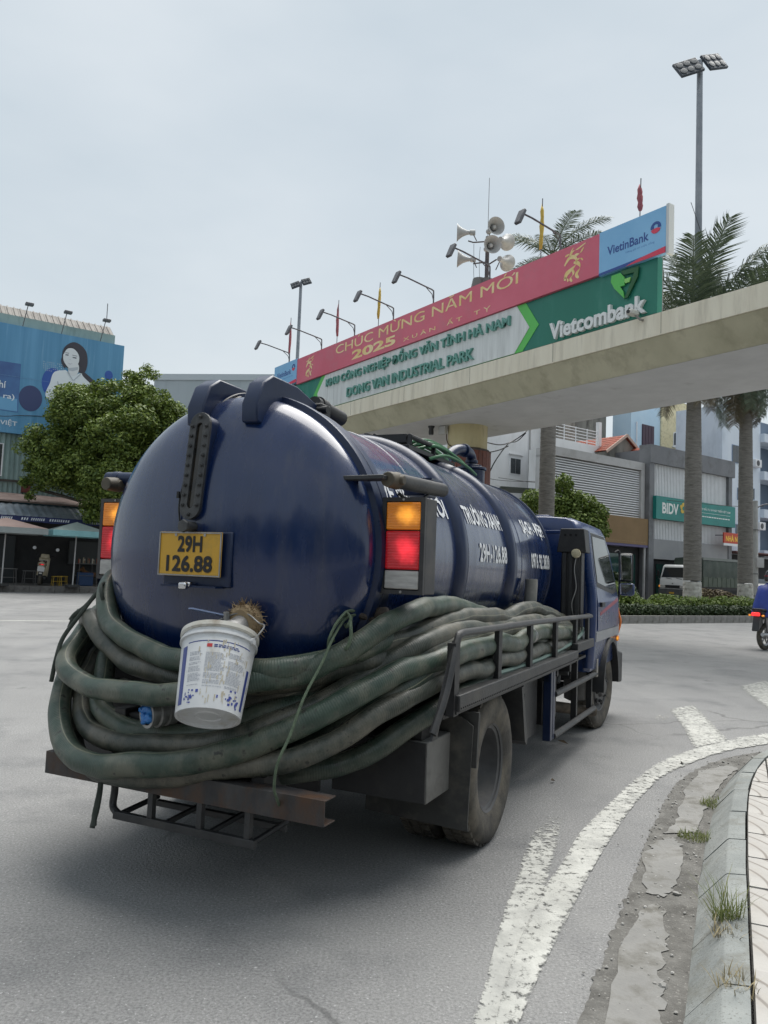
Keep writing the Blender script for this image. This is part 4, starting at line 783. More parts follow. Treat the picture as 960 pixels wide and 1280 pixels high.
hose([(-.80, 2.3, .86), (-.80, .4, .88), (-.78, -.8, .96), (-.70, -1.12, .98), (-.655, -1.22, .842), (-.575, -1.30, .727), (-.391, -1.36, .683), (-.231, -1.38, .669), (-.009, -1.37, .679), (.244, -1.32, .76), (.5, -1.18, .84), (.70, -.95, .90), (.79, -.5, .92), (.80, .5, .90), (.80, 2.2, .87)], HG,
     'innermost pale seamed hose loop seen round the coupling with the blue plug', seed=4)
hose([(-.87, 2.3, .95), (-.90, .2, .92), (-.92, -.85, .95), (-.86, -1.1, .86), (-.781, -1.20, .749), (-.66, -1.31, .663), (-.444, -1.39, .629), (-.147, -1.43, .628), (.109, -1.43, .666), (.320, -1.38, .738), (.55, -1.20, .848), (.68, -1.06, .949), (.78, -.94, 1.034), (.85, -.75, 1.10), (.86, -.3, 1.135), (.85, .4, 1.12), (.85, 1.4, 1.12), (.84, 2.25, 1.06), (.84, 2.40, 1.05)], HD,
     'grey green hose curving directly beneath the bottom of the bucket', seed=5)
hose([(-.92, 2.3, .85), (-.95, .2, .86), (-.99, -.8, .97), (-.95, -1.08, .94), (-.872, -1.22, .803), (-.785, -1.33, .670), (-.601, -1.44, .552), (-.371, -1.51, .540), (-.123, -1.53, .562), (.109, -1.515, .605), (.279, -1.46, .665), (.44, -1.38, .735), (.61, -1.26, .822), (.76, -1.08, .94), (.84, -.92, 1.0), (.91, -.60, 1.035), (.93, -.1, 1.05), (.93, .49, 1.035), (.92, 1.0, 1.05), (.92, 1.56, 1.03), (.91, 2.2, .99), (.88, 2.42, .985)], HG,
     'thick outermost hose loop bulging lowest over the left half of the bumper', r=.053, seed=6)
hose([(-.80, 2.2, .84), (-.84, .1, .86), (-.90, -.85, .86), (-.86, -1.12, .69), (-.74, -1.27, .535), (-.555, -1.38, .482), (-.339, -1.45, .490), (-.088, -1.455, .515), (.221, -1.42, .568), (.46, -1.36, .625), (.62, -1.25, .685), (.75, -1.09, .795), (.86, -.86, .885), (.91, -.56, .932), (.93, -.1, .94), (.93, .5, .945), (.925, 1.0, .93), (.92, 1.56, .93), (.91, 2.1, .895), (.90, 2.45, .915)], HD,
     'hose lying on top of the bumper, just below the thick outermost loop', seed=7)
hose([(-.7, -.6, .72), (-.66, -1.0, .56), (-.4, -1.18, .50), (-.077, -1.24, .49), (.279, -1.24, .515), (.48, -1.19, .55), (.62, -1.09, .59), (.75, -.98, .665), (.86, -.80, .755), (.915, -.60, .815), (.93, -.3, .843), (.93, .5, .853), (.925, 1.0, .845), (.92, 1.57, .848), (.91, 2.2, .852), (.90, 2.60, .935)], HDD,
     'lowest dark green hose sagging below the bumper and rising to the right rail', seed=8)
hose([(-.6, -1.15, .80), (-.3, -1.24, .78), (.1, -1.26, .80), (.42, -1.2, .88), (.62, -1.08, 1.02), (.72, -.95, 1.105), (.76, -.79, 1.13), (.80, -.55, 1.165), (.83, -.25, 1.195), (.835, .35, 1.185), (.82, .75, 1.165), (.815, 1.15, 1.205), (.81, 1.5, 1.20), (.80, 2.08, 1.13), (.80, 2.45, 1.09)], HD,
     'hose making the upper wavy row along the right side rack, above the rail', seed=9)
hose([(.2, -1.22, .70), (.45, -1.22, .78), (.62, -1.10, .88), (.74, -.96, .98), (.82, -.80, 1.05), (.87, -.5, 1.085), (.875, 0, 1.095), (.87, .6, 1.09), (.86, 1.3, 1.09), (.86, 2.0, 1.06), (.85, 2.4, 1.03)], HD,
     'hose squeezed between the two middle strands just behind the rear rail bracket', seed=10)
hose([(.15, -1.25, .56), (.42, -1.24, .64), (.60, -1.16, .73), (.74, -1.02, .86), (.84, -.85, .95), (.875, -.5, .985), (.875, .2, .99), (.87, 1.0, .985), (.87, 2.0, .95), (.86, 2.4, .95)], HDD,
     'dark hose in the shadowed gap under the middle strands right of the rope', seed=11)
tag(on_truck(MB().tube(smooth_path([(.955, .1, .885), (.96, .7, .882), (.955, 1.4, .89), (.96, 2.1, .925), (.955, 2.5, .975), (.94, 2.62, 1.01)]), .014, n=8).obj('garden_hose', mat('thin_green_hose', (.10, .16, .14), (.14, .21, .18), scale=9, rough=.5))), 'thin pale green hose lying on the right side beam behind the posts', 'hose')
def hose_band(p, d, label):
    M = frame(p, d); return tag(on_truck(MB().lathe([(.050, -.028), (.0535, -.026), (.0535, -.012), (.0515, -.010), (.0515, .010), (.0535, .012), (.0535, .026), (.050, .028)], M, 24, False).box((.056, 0, 0), (.012, .016, .05), M).obj('hose_clamp', GALV)), label, 'hose clamp')
hose_band((.93, .86, 1.046), (0, 1, .05), 'metal clamp on the upper hose between the second and third rail posts')
# hose end with coupling and blue plug
he = on_truck(MB().tube(smooth_path([(.10, -1.08, .74), (-.02, -1.2, .765), (-.085, -1.32, .772), (-.11, -1.40, .772)]), .05, n=18).obj('hose_end', HDD)); tag(he, 'hose end with grey metal coupling stuffed with a blue plastic bag', 'hose')
cd = Vector((-.30, -.95, -.02)).normalized(); CM = frame((-.105, -1.385, .772), cd)
MB().lathe([(.052, -.03), (.058, -.03), (.058, .012), (.050, .016), (.050, .03), (.060, .034), (.061, .055), (.052, .06), (.052, .082), (.058, .085), (.058, .10), (.045, .10), (.045, .06)], CM, 26, False).obj('coupling', mat('dull_aluminium', (.22, .22, .215), (.36, .36, .35), scale=14, rough=.45, metal=.5), he)
mb = MB(); g = random.Random(3)
for k in range(7):
    r0 = .046; pts = []
    for i in range(9):
        a = i/8*6.28*.6+k; rr = r0*abs(math.cos(i*1.1+k))*.9; pts.append(CM @ Vector((rr*math.cos(a+k), rr*math.sin(a+k), .088+.02*math.sin(i*1.7+k))))
    mb.tube(smooth_path(pts, 4), .011, n=6)
mb.lathe([(.045, .07), (.04, .085), (0, .09)], CM, 14, False)
mb.obj('plastic_plug', mat('blue_plastic_bag', (.02, .13, .42), (.05, .25, .60), scale=30, rough=.25), he, smooth=60)
# paint bucket hanging upside tilted on the outlet pipe
BKT = mat('white_bucket_plastic', (.56, .57, .58), (.66, .67, .68), scale=5, rough=.35, dirt=(.40, .37, .31), dscale=7, dlo=.54, dhi=.74)
rim_c = Vector((.225, -1.475, 1.125)); ax = Vector((.21, -.44, -.87)).normalized(); BM = frame(rim_c, ax, (1, 0, 0))
bk = on_truck(thing('paint_bucket', 'dirty white paint bucket with printed label hanging tilted from the rear outlet', 'bucket')); HB = .345
MB().lathe([(.132, 0), (.150, 0), (.150, .035), (.158, .037), (.158, .047), (.149, .05), (.148, .06), (.1485, .062), (.128, HB), (.120, HB), (.118, HB-.012), (.055, HB-.010), (.052, HB-.006), (.048, HB-.010), (0, HB-.010), (0, HB-.015), (.122, HB-.02), (.140, .03)], BM, 56, False).obj('shell', BKT, bk, smooth=30)
MB().lathe([(.150, -.008), (.160, -.004), (.161, .014), (.154, .02), (.149, .02)], BM, 56, False).obj('rim', mat('yellowed_rim', (.52, .50, .44), (.62, .61, .58), scale=9, rough=.4, dirt=(.22, .16, .10), dscale=8, dlo=.55, dhi=.75), bk)
def on_bucket(th, h, out=.0008):
    r = .1485+(h-.062)*(.128-.1485)/(HB-.062)+out; return BM @ Vector((r*math.cos(th), r*math.sin(th), h))
view = Vector((2.208, -4.177, 1.423))-(rim_c+ax*.17); vl = BM.to_3x3().inverted() @ view; TH0 = math.atan2(vl.y, vl.x)
# which turning sense reads left to right for the camera
side_v = BM.to_3x3() @ Vector((-math.sin(TH0), math.cos(TH0), 0)); camr = Vector((math.cos(YAW)*_r2.x-math.sin(YAW)*_r2.y, math.sin(YAW)*_r2.x+math.cos(YAW)*_r2.y, 0)); SG = 1 if side_v.dot(camr) > 0 else -1
def bpatch(name, u0, u1, h0, h1, m, n=10, out=.0008):
    mb = MB()
    for i in range(n+1):
        th = TH0+SG*(u0+(u1-u0)*i/n)/.14; mb.v += [tuple(on_bucket(th, h0, out)), tuple(on_bucket(th, h1, out))]
    mb.f = [(2*i, 2*i+1, 2*i+3, 2*i+2) for i in range(n)]; return mb.obj(name, m, bk, smooth=60)
INK = flat('label_blue', (.03, .05, .22), .4); TXTG = flat('label_text_grey', (.33, .35, .40), .5); LBW = mat('label_white', (.60, .61, .63), (.68, .69, .70), scale=8, rough=.45, dirt=(.42, .38, .32), dscale=9, dlo=.56, dhi=.74)
bpatch('label_band', -.13, .14, .078, .082, INK)
bpatch('label_edge', -.165, -.135, .09, .325, INK, out=.0006)
bpatch('label_block', .145, .165, .16, .325, INK, out=.0006)
bpatch('label_logo', -.045, -.025, .092, .106, flat('label_red', (.5, .04, .04), .4), 3)
mb = MB(); g = random.Random(6)
def brun(mb, u0, u1, h0, h1, n=3):
    o = len(mb.v)
    for i in range(n+1):
        th = TH0+SG*(u0+(u1-u0)*i/n)/.14; mb.v += [tuple(on_bucket(th, h0, .0012)), tuple(on_bucket(th, h1, .0012))]
    mb.f += [(o+2*i, o+2*i+1, o+2*i+3, o+2*i+2) for i in range(n)]
for hh in (.094, .101): 
    u = -.018
    while u < .075: w = g.uniform(.006, .016); brun(mb, u, u+w, hh, hh+.0042, 2); u += w+.003
mb.obj('label_heading', INK, bk)
mb = MB()
for c0, c1 in ((-.115, -.055), (-.045, .035), (.045, .12)):
    h = .122
    while h < .262:
        u = c0; e = c1-g.uniform(0, .02)
        if g.random() < .9:
            while u < e: w = g.uniform(.004, .014); brun(mb, u, min(u+w, e), h, h+.0022, 1); u += w+.0022
        h += .0055 if g.random() < .86 else .011
mb.obj('label_print', TXTG, bk)
mb = MB()
for k in range(46):
    u = g.choice((g.gauss(-.105, .014), g.gauss(.08, .03))); h = g.gauss(.292, .014); w = g.uniform(.003, .012); brun(mb, u, u+w, h, h+g.uniform(.004, .012), 1)
mb.obj('label_flakes', flat('label_violet', (.05, .07, .30), .5), bk)
mb = MB()
for k in range(60):
    u = g.gauss(.03, .05); h = g.uniform(.07, .31); w = g.uniform(.002, .006); brun(mb, u, u+w, h, h+g.uniform(.006, .03), 1)
mb.obj('drip_stains', mat('drip_stain', (.42, .36, .24), (.55, .52, .44), scale=20, rough=.6), bk, kind='stuff')
MB().tube(smooth_path([BM @ Vector((.158, 0, .04)), BM @ Vector((.19, -.02, -.03)), Vector((.36, -1.40, 1.19)), Vector((.27, -1.38, 1.225)), Vector((.17, -1.40, 1.195)), BM @ Vector((-.175, -.02, -.03)), BM @ Vector((-.158, 0, .04))]), .0035, n=6).obj('handle', GALV, bk)
for s in (1, -1): MB().cyl(BM @ Vector((s*.150, 0, .04)), BM @ Vector((s*.165, 0, .04)), .014, n=12).obj('handle_lug', BKT, bk)
# ropes
ROPE = mat('green_rope', (.07, .10, .065), (.11, .15, .095), scale=40, rough=.8, bump=.4, bscale=150); ROPED = mat('dark_green_strap', (.035, .045, .038), (.06, .07, .06), scale=30, rough=.85)
def rope(name, paths, r, m, label, lift=0): 
    mb = MB(); cam_t = Vector((2.208, -4.177, 1.423))
    for q in paths: mb.tube(smooth_path([Vector(p)+(cam_t-Vector(p)).normalized()*lift*math.sin(math.pi*min(1, i/(len(q)-1)))**.5 for i, p in enumerate(q)], 7), r, n=7, flatten=.7)
    return tag(on_truck(mb.obj(name, m)), label, 'rope')
rope('tie_rope', [[(.66, -1.03, 1.235), (.63, -1.13, 1.215), (.61, -1.20, 1.14), (.595, -1.27, 1.03), (.57, -1.36, .90), (.555, -1.43, .76), (.535, -1.48, .66), (.52, -1.475, .57), (.515, -1.45, .52), (.51, -1.38, .43)],
                  [(.64, -1.10, 1.225), (.655, -1.14, 1.20), (.665, -1.15, 1.14), (.655, -1.17, 1.09), (.625, -1.19, 1.10)], [(.63, -1.10, 1.225), (.60, -1.16, 1.19), (.585, -1.20, 1.12), (.59, -1.2, 1.06)],
                  [(.62, -1.12, 1.19), (.64, -1.14, 1.18), (.645, -1.12, 1.215), (.62, -1.11, 1.235), (.615, -1.13, 1.2)], [(.66, -1.06, 1.24), (.62, -1.09, 1.245), (.61, -1.14, 1.22), (.6, -1.19, 1.17), (.61, -1.2, 1.12)]], .0085, ROPE, 'green rope knotted on the tank hook and tied down to the bumper', .10)
rope('tie_strap', [[(-.78, -1.04, 1.30), (-.75, -1.16, 1.305), (-.70, -1.21, 1.26), (-.69, -1.19, 1.19)], [(-.79, -1.14, 1.265), (-.84, -1.17, 1.19), (-.875, -1.20, 1.15), (-.885, -1.22, 1.12)], [(-.80, -1.15, 1.25), (-.85, -1.2, 1.14), (-.905, -1.24, 1.03), (-.90, -1.28, .93), (-.90, -1.30, .82)],
                   [(-.86, -1.19, 1.17), (-.89, -1.2, 1.12), (-.90, -1.21, 1.08)]], .011, ROPED, 'dark green strap looped round the topmost hose at the left, ends hanging', .03)
rope('strap_end', [[(-.38, -1.44, .55), (-.383, -1.465, .50), (-.385, -1.462, .42), (-.39, -1.467, .34), (-.40, -1.47, .29), (-.405, -1.475, .25)], [(-.384, -1.464, .47), (-.386, -1.464, .41), (-.40, -1.47, .31), (-.395, -1.475, .26)]], .012, ROPED, 'short dark strap end dangling below the left half of the bumper')
P('rope_hook', MB().tube(smooth_path([(.70, -.97, 1.20), (.68, -1.05, 1.22), (.655, -1.08, 1.235), (.64, -1.06, 1.25), (.66, -1.02, 1.26), (.70, -.98, 1.26)]), .014).cyl((.70, -1.0, 1.23), (.70, -.90, 1.23), .035, n=10), mat('rusted_iron', (.05, .04, .033), (.11, .08, .06), scale=16, rough=.8, bump=.3))
P('drain_valve', MB().cyl((-.25, -1.12, .93), (-.25, -1.3, .93), .06, n=16).box((-.25, -1.27, .985), (.22, .035, .012)).cyl((-.25, -1.3, .93), (-.25, -1.33, .93), .075, n=16), BLK)
P('pump_pipes', MB().tube(smooth_path([(-.3, -1.0, .8), (-.2, -1.1, .72), (.1, -1.1, .70), (.3, -.9, .75)]), .06).cyl((-.4, -.9, .62), (.3, -.9, .62), .12, n=16), BLK)
# green hose bundle on the tank top
mb = MB(); g = random.Random(12)
for k in range(9):
    x0 = .0+g.uniform(-.02, .26); z0 = 2.275+g.uniform(0, .07)-max(0, x0-.1)*.45
    mb.tube(smooth_path([(x0-.05, .86+g.uniform(-.04, .04), z0), (x0+.03, .98, z0+.035), (x0+.05, 1.2, z0+.03), (x0+.06, 1.42, z0+.005), (x0+.05, 1.62, z0-.02)], 5), .012, n=7)
tag(on_truck(mb.obj('hose_bundle', mat('green_garden_hose', (.03, .12, .05), (.06, .19, .09), scale=8, rough=.4))), 'bundle of thin green hoses lying on top of the tank', 'hose')
# ---------------------------------------------------------------- gate bridge over the road (own space: x along the beam, y away from the camera, z up)
GO = (2.2688, 20.9409, 0); GR = math.atan2(-.82245, .56884)
def gate(o): o.location = GO; o.rotation_euler = (0, 0, GR); return o
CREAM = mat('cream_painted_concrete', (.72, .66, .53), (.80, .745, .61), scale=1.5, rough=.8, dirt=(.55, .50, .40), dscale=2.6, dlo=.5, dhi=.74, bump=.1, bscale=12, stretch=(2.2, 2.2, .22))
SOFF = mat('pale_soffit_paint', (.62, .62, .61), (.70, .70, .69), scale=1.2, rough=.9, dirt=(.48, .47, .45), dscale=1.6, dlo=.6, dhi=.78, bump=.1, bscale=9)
SLOPE = mat('shaded_flank_concrete', (.48, .45, .32), (.58, .545, .40), scale=1.2, rough=.85, dirt=(.36, .33, .23), dscale=2.0, dlo=.5, dhi=.75, stretch=(1, 1, .5))  # darker khaki of the flank has the beam's shade put into it
YELC = mat('pale_yellow_column_paint', (.58, .50, .28), (.66, .58, .36), scale=2, rough=.8, dirt=(.33, .28, .17), dscale=3, dlo=.55, dhi=.8, stretch=(1, 1, .3))
REDT = mat('red_brown_cladding', (.14, .045, .03), (.22, .075, .05), scale=14, rough=.6, stretch=(1, 1, .4), dirt=(.10, .06, .05), dscale=6)
S0, S1 = -15.5, 24
gb = gate(thing('gate_bridge', 'cream concrete gate beam spanning the road above the truck on round columns', 'gate'))
XS = Matrix(((0, 0, 1, 0), (1, 0, 0, 0), (0, 1, 0, 0), (0, 0, 0, 1)))
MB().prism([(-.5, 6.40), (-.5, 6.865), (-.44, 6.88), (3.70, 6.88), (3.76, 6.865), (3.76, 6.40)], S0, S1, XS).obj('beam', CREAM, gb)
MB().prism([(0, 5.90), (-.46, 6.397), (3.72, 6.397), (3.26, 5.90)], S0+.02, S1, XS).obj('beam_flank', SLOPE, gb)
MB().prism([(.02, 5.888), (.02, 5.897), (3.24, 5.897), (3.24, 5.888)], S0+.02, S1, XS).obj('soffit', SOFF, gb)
mb = MB()
for k in range(-5, 9): mb.b2((k*2.92-.006+.45, -.503, 6.42), (k*2.92+.006+.45, -.4985, 6.86))
mb.obj('joint', flat('joint_grey', (.25, .23, .19), .9), gb, smooth=0)
for s in (-2.05, -14.2, 17.5):
    c = MB().cyl((s, 1.63, 5.17), (s, 1.63, 5.888), .60, n=40).obj('column', YELC, gb)
    mb = MB()
    for k in range(28):
        a0 = 2*math.pi*k/28; a1 = 2*math.pi*(k+.93)/28
        mb.add([(s+r*math.cos(a), 1.63+r*math.sin(a), z) for z in (0.2, 5.10) for r in (.68, .72) for a in (a0, a1)], [(2, 3, 7, 6), (0, 2, 6, 4), (1, 5, 7, 3), (4, 6, 7, 5)])
    mb.cyl((s, 1.63, 0), (s, 1.63, 5.09), .69, n=40); mb.obj('column_cladding', REDT, c, smooth=25)
    MB().cyl((s, 1.63, 5.10), (s, 1.63, 5.17), .73, .66, n=40).obj('collar', flat('collar_grey', (.12, .11, .10), .8), c)
MB().tube(smooth_path([(-2.5, 1.20, 5.88), (-2.35, 1.06, 5.5), (-2.1, 1.0, 5.25), (-1.75, 1.08, 5.2), (-1.3, 1.5, 5.15)]), .015).obj('conduit', flat('cable_brown', (.10, .07, .05), .7), gb)
lb = MB().b2((-2.55, .90, 5.62), (-2.25, 1.0, 5.86)).obj('junction_box', flat('box_white', (.5, .5, .48), .6), gb); 
sp = gate(MB().lathe([(0, 0), (.07, .0), (.08, .06), (.07, .18), (.1, .24), (.1, .28), (0, .28)], frame((-2.72, .75, 5.62), (0, 0, 1)), 14).cyl((-2.72, .75, 5.88), (-2.72, .75, 6.0), .03).obj('security_camera', flat('camera_dark', (.03, .03, .032), .4))); tag(sp, 'small dark dome camera hanging under the beam by the yellow column', 'camera')
cc = gate(thing('security_camera', 'white bullet camera on an arm at the fascia under the right end of sign', 'camera'))
MB().box((5.76, -.72, 6.93), (.15, .26, .11), rotm(0, 0, 0)).obj('housing', flat('camera_white', (.62, .60, .55), .5), cc, bevel=.03); MB().tube([(5.85, -.5, 6.80), (5.88, -.62, 6.78), (5.80, -.68, 6.88)], .025).obj('arm', flat('camera_arm', (.25, .24, .22), .5), cc)
MB().cyl((5.76, -.85, 6.93), (5.76, -.87, 6.93), .04).obj('lens', flat('lens_black', (.01, .01, .01), .1), cc)

# ---- lower sign board
GRN = mat('sign_green', srgb('#1c7260'), srgb('#227c69'), scale=.6, rough=.45, dirt=srgb('#3f8474'), dscale=1.2, stretch=(1, 1, .3)); LGR = flat('sign_light_green', srgb('#5fbf5a'), .45); SGW = mat('sign_white', (.62, .64, .63), (.74, .76, .75), scale=2, rough=.5, dirt=(.48, .49, .48), dscale=3, dlo=.5, dhi=.8, stretch=(3, 1, .25))
FX = lambda s, n, z: Matrix(((1, 0, 0, s), (0, 0, -1, n), (0, 1, 0, z), (0, 0, 0, 1)))     # drawing plane facing the camera
lsb = gate(thing('sign_board', 'long green and white board with industrial park lettering standing on the gate beam', 'sign'))
NF = -.44
MB().b2((-10.9, NF, 6.90), (6.15, NF+.16, 8.09)).obj('panel', GRN, lsb)
def poly(name, pts, m, par, n, h=.01): return MB().prism(pts, 0, h, FX(0, n, 0)).obj(name, m, par, smooth=0)
poly('green_chevron', [(-7.45, 8.088), (-7.98, 7.50), (-7.60, 6.902), (2.32, 6.902), (2.85, 7.45), (2.40, 8.088)], LGR, lsb, NF-.002)
poly('white_panel', [(-7.18, 8.084), (-7.70, 7.50), (-7.32, 6.906), (2.05, 6.906), (2.55, 7.45), (2.10, 8.084)], SGW, lsb, NF-.014)
LETG = mat('letter_green', srgb('#5c9286'), srgb('#6aa094'), scale=4, rough=.4)
def letters(name, s, s0, s1, z, h, m, par, n, bold=0, ext=0, shear=0, split=False):
    v, f = text_fit(s, s1-s0, h, bold=bold, extrude=ext, shear=shear); return MB().add(v, f, FX((s0+s1)/2, n-ext, z)).obj(name, m, par, smooth=0)
def letters3d(words, s0, s1, z, h, m, par, n, ext, bold=.016):
    """each raised letter a part of its own"""
    full, _ = text_mesh(words, 1, bold); xs = [v[0] for v in full]; ys = [v[1] for v in full]; k = (s1-s0)/(max(xs)-min(xs)); x0 = min(xs); ky = h/(max(ys)-min(ys)); yc = (max(ys)+min(ys))/2
    # letter advance from the font itself: measure growing prefixes
    for i, chh in enumerate(words):
        if chh == ' ': continue
        pre, _ = text_mesh(words[:i+1], 1, bold, align='LEFT'); one, fo = text_mesh(chh, 1, bold, extrude=.5, align='LEFT')
        right = max(v[0] for v in pre); own = max(v[0] for v in one); off = right-own
        l0 = LEFT0
        vs = [((x+off-l0)*k, (y-yc)*ky, zz*2*ext) for x, y, zz in one]
        MB().add(vs, fo, FX(s0, n-ext, z)).obj('letter', m, par, smooth=0)
w1 = 'KHU CÔNG NGHIỆP ĐỒNG VĂN TỈNH HÀ NAM'; w2 = 'DONG VAN INDUSTRIAL PARK'
LEFT0 = min(v[0] for v in text_mesh('K', 1, .012, align='LEFT')[0]); letters3d(w1, -7.03, 1.92, 7.80, .46, LETG, lsb, NF-.024, .035)
LEFT0 = min(v[0] for v in text_mesh('D', 1, .012, align='LEFT')[0]); letters3d(w2, -5.65, .58, 7.21, .31, LETG, lsb, NF-.024, .035)
WL = mat('letter_white', (.72, .73, .72), (.80, .81, .80), scale=6, rough=.4)
LEFT0 = min(v[0] for v in text_mesh('V', 1, .012, align='LEFT')[0]); letters3d('Vietcombank', 3.27, 5.93, 7.15, .40, WL, lsb, NF, .04, .03)
letters('lettering', 'Vietcombank', -9.6, -8.35, 7.13, .22, WL, lsb, NF-.002, .02)
def bank_logo(sc, s, z, par, n):
    q = lambda pts: [(s+x*sc, z+y*sc) for x, y in pts]
    poly('bank_logo', q([(-.36, .30), (-.12, .30), (.0, .16), (.0, -.02), (-.12, -.02), (-.03, -.16), (0, -.32), (-.28, -.02), (-.38, .16)]), LGR, par, n-.03, .03)
    poly('bank_logo', q([(-.10, .33), (.38, .30), (.36, .08), (.10, -.32), (.0, -.34), (.22, .08), (.26, .20), (-.02, .22)]), flat('logo_dark_green', srgb('#1e5a2e'), .3), par, n-.036, .03)
    poly('bank_logo', q([(-.02, .12), (.17, .12), (.13, .02), (.02, .02)]), flat('logo_leaf', srgb('#8fce6a'), .3), par, n-.03, .03)
bank_logo(.95, 5.37, 7.70, lsb, NF); bank_logo(.55, -8.95, 7.62, lsb, NF)
MB().b2((-10.9, NF+.17, 6.88), (6.10, NF+.25, 9.0)).obj('backing_frame', flat('frame_grey', (.22, .22, .22), .6), lsb)
# ---- upper new-year banner
BRED = mat('banner_red', srgb('#d06074'), srgb('#d86c7f'), scale=.7, rough=.5, dirt=srgb('#c87480'), dscale=1.0); BLU = mat('banner_light_blue', srgb('#7db4de'), srgb('#8cc0e6'), scale=.7, rough=.5)
GOLD = mat('banner_gold', srgb('#e8c77c'), srgb('#f2dfae'), scale=3, rough=.4); NVY = flat('bank_navy', srgb('#2f4f93'), .4); BRD = flat('bank_red', srgb('#d8405a'), .4)
ub = gate(thing('banner_sign', 'long red new year banner with gold lettering mounted above the green board', 'banner')); UF = -.52
MB().b2((-9.17, UF, 8.10), (4.70, UF+.10, 9.03)).obj('red_panel', BRED, ub)
for a, b, z0, z1 in ((-10.97, -9.175, 8.18, 9.06), (4.705, 6.40, 8.06, 9.04)):
    p_ = MB().b2((a, UF-.01, z0), (b, UF+.10, z1)).obj('blue_panel', BLU, ub); w = b-a
    poly('blue_stripe', [(a+.002, z0+.002), (b-.002, z0+.002), (b-.002, z0+.10), (a+.002, z0+.055)], NVY, p_, UF-.012, .004)
    poly('red_stripe', [(a+w*.42, z0+.001), (b-.001, z0+.001), (b-.001, z0+.13), (a+w*.62, z0+.07)], BRD, p_, UF-.017, .004)
    letters('bank_name', 'VietinBank', a+.13*w, a+.76*w, z0+.49, .20, NVY, p_, UF-.012, .022)
    letters('bank_motto', 'Nâng giá trị cuộc sống', a+.42*w, a+.84*w, z0+.31, .06, flat('motto_blue', srgb('#4a78b8'), .5), p_, UF-.012, .0)
    cx, cz, r = a+.86*w, z0+.60, .125
    poly('bank_emblem', [(cx+r*math.cos(t), cz+r*math.sin(t)) for t in np.linspace(-.15, math.pi+.15, 18)]+[(cx-.045, cz-.01), (cx-.05, cz+.05), (cx, cz+.075), (cx+.05, cz+.05), (cx+.045, cz-.01)], NVY, p_, UF-.012, .006)
    poly('bank_emblem', [(cx-r*.9, cz-.04), (cx-.04, cz-.015), (cx+.04, cz-.015), (cx+r*.9, cz-.04)]+[(cx+r*.9*math.cos(t), cz-.03+r*.75*math.sin(t)) for t in np.linspace(-.2, -math.pi+.2, 10)], BRD, p_, UF-.012, .006)
MB().b2((6.405, UF-.01, 8.03), (6.47, UF+.16, 9.07)).obj('end_strip', flat('strip_white', (.6, .62, .62), .5), ub)
LEFT0 = min(v[0] for v in text_mesh('C', 1, 0, align='LEFT')[0]); letters3d('CHÚC MỪNG NĂM MỚI', -6.45, 2.18, 8.83, .40, GOLD, ub, UF-.001, .002, 0)
letters('year', '2025', -5.42, -2.98, 8.385, .30, GOLD, ub, UF-.003, .035)
LEFT0 = min(v[0] for v in text_mesh('X', 1, 0, align='LEFT')[0]); letters3d('X U Â N    Ấ T    T Ỵ', -2.58, 1.2, 8.29, .20, GOLD, ub, UF-.001, .002, 0)
def snake(s, z, k):
    # gold ribbon-like zodiac ornament made of curled strokes
    mb = MB(); g = random.Random(5)
    def stroke(pts, w0, w1):
        q = smooth_path([(x, y, 0) for x, y in pts], 5); n = len(q); vs = []
        for i, p in enumerate(q):
            t = (q[min(i+1, n-1)]-q[max(i-1, 0)]).normalized(); w = (w0+(w1-w0)*i/(n-1))*math.sin(math.pi*min(1, .15+.85*(1-abs(2*i/(n-1)-1))))
            for e in (-1, 1): vs.append((s+k*(p.x-t.y*w*e), z+k*(p.y+t.x*w*e), .004))
        mb.add(vs, [(2*i, 2*i+1, 2*i+3, 2*i+2) for i in range(n-1)], FX(0, UF, 0))
    stroke([(-.30, .05), (-.12, .22), (.08, .16), (.10, -.02), (-.06, -.12), (-.22, -.2), (-.28, -.36)], .05, .07); stroke([(.02, .05), (.18, -.02), (.24, -.16), (.12, -.3), (.2, -.42)], .05, .05)
    stroke([(-.14, .24), (-.02, .36), (.16, .38), (.42, .46)], .04, .02); stroke([(.05, .24), (.22, .24), (.36, .36)], .04, .02); stroke([(-.28, .30), (-.12, .34), (0, .46)], .03, .015)
    stroke([(-.02, -.12), (.02, -.25), (-.08, -.36), (-.02, -.45)], .04, .04); stroke([(-.32, -.28), (-.2, -.32), (-.16, -.42)], .03, .03); stroke([(.1, .08), (.24, .1), (.34, .02)], .03, .02)
    return mb.obj('zodiac_ornament', GOLD, ub, smooth=0)
snake(-8.25, 8.56, .78); snake(3.95, 8.56, .86)
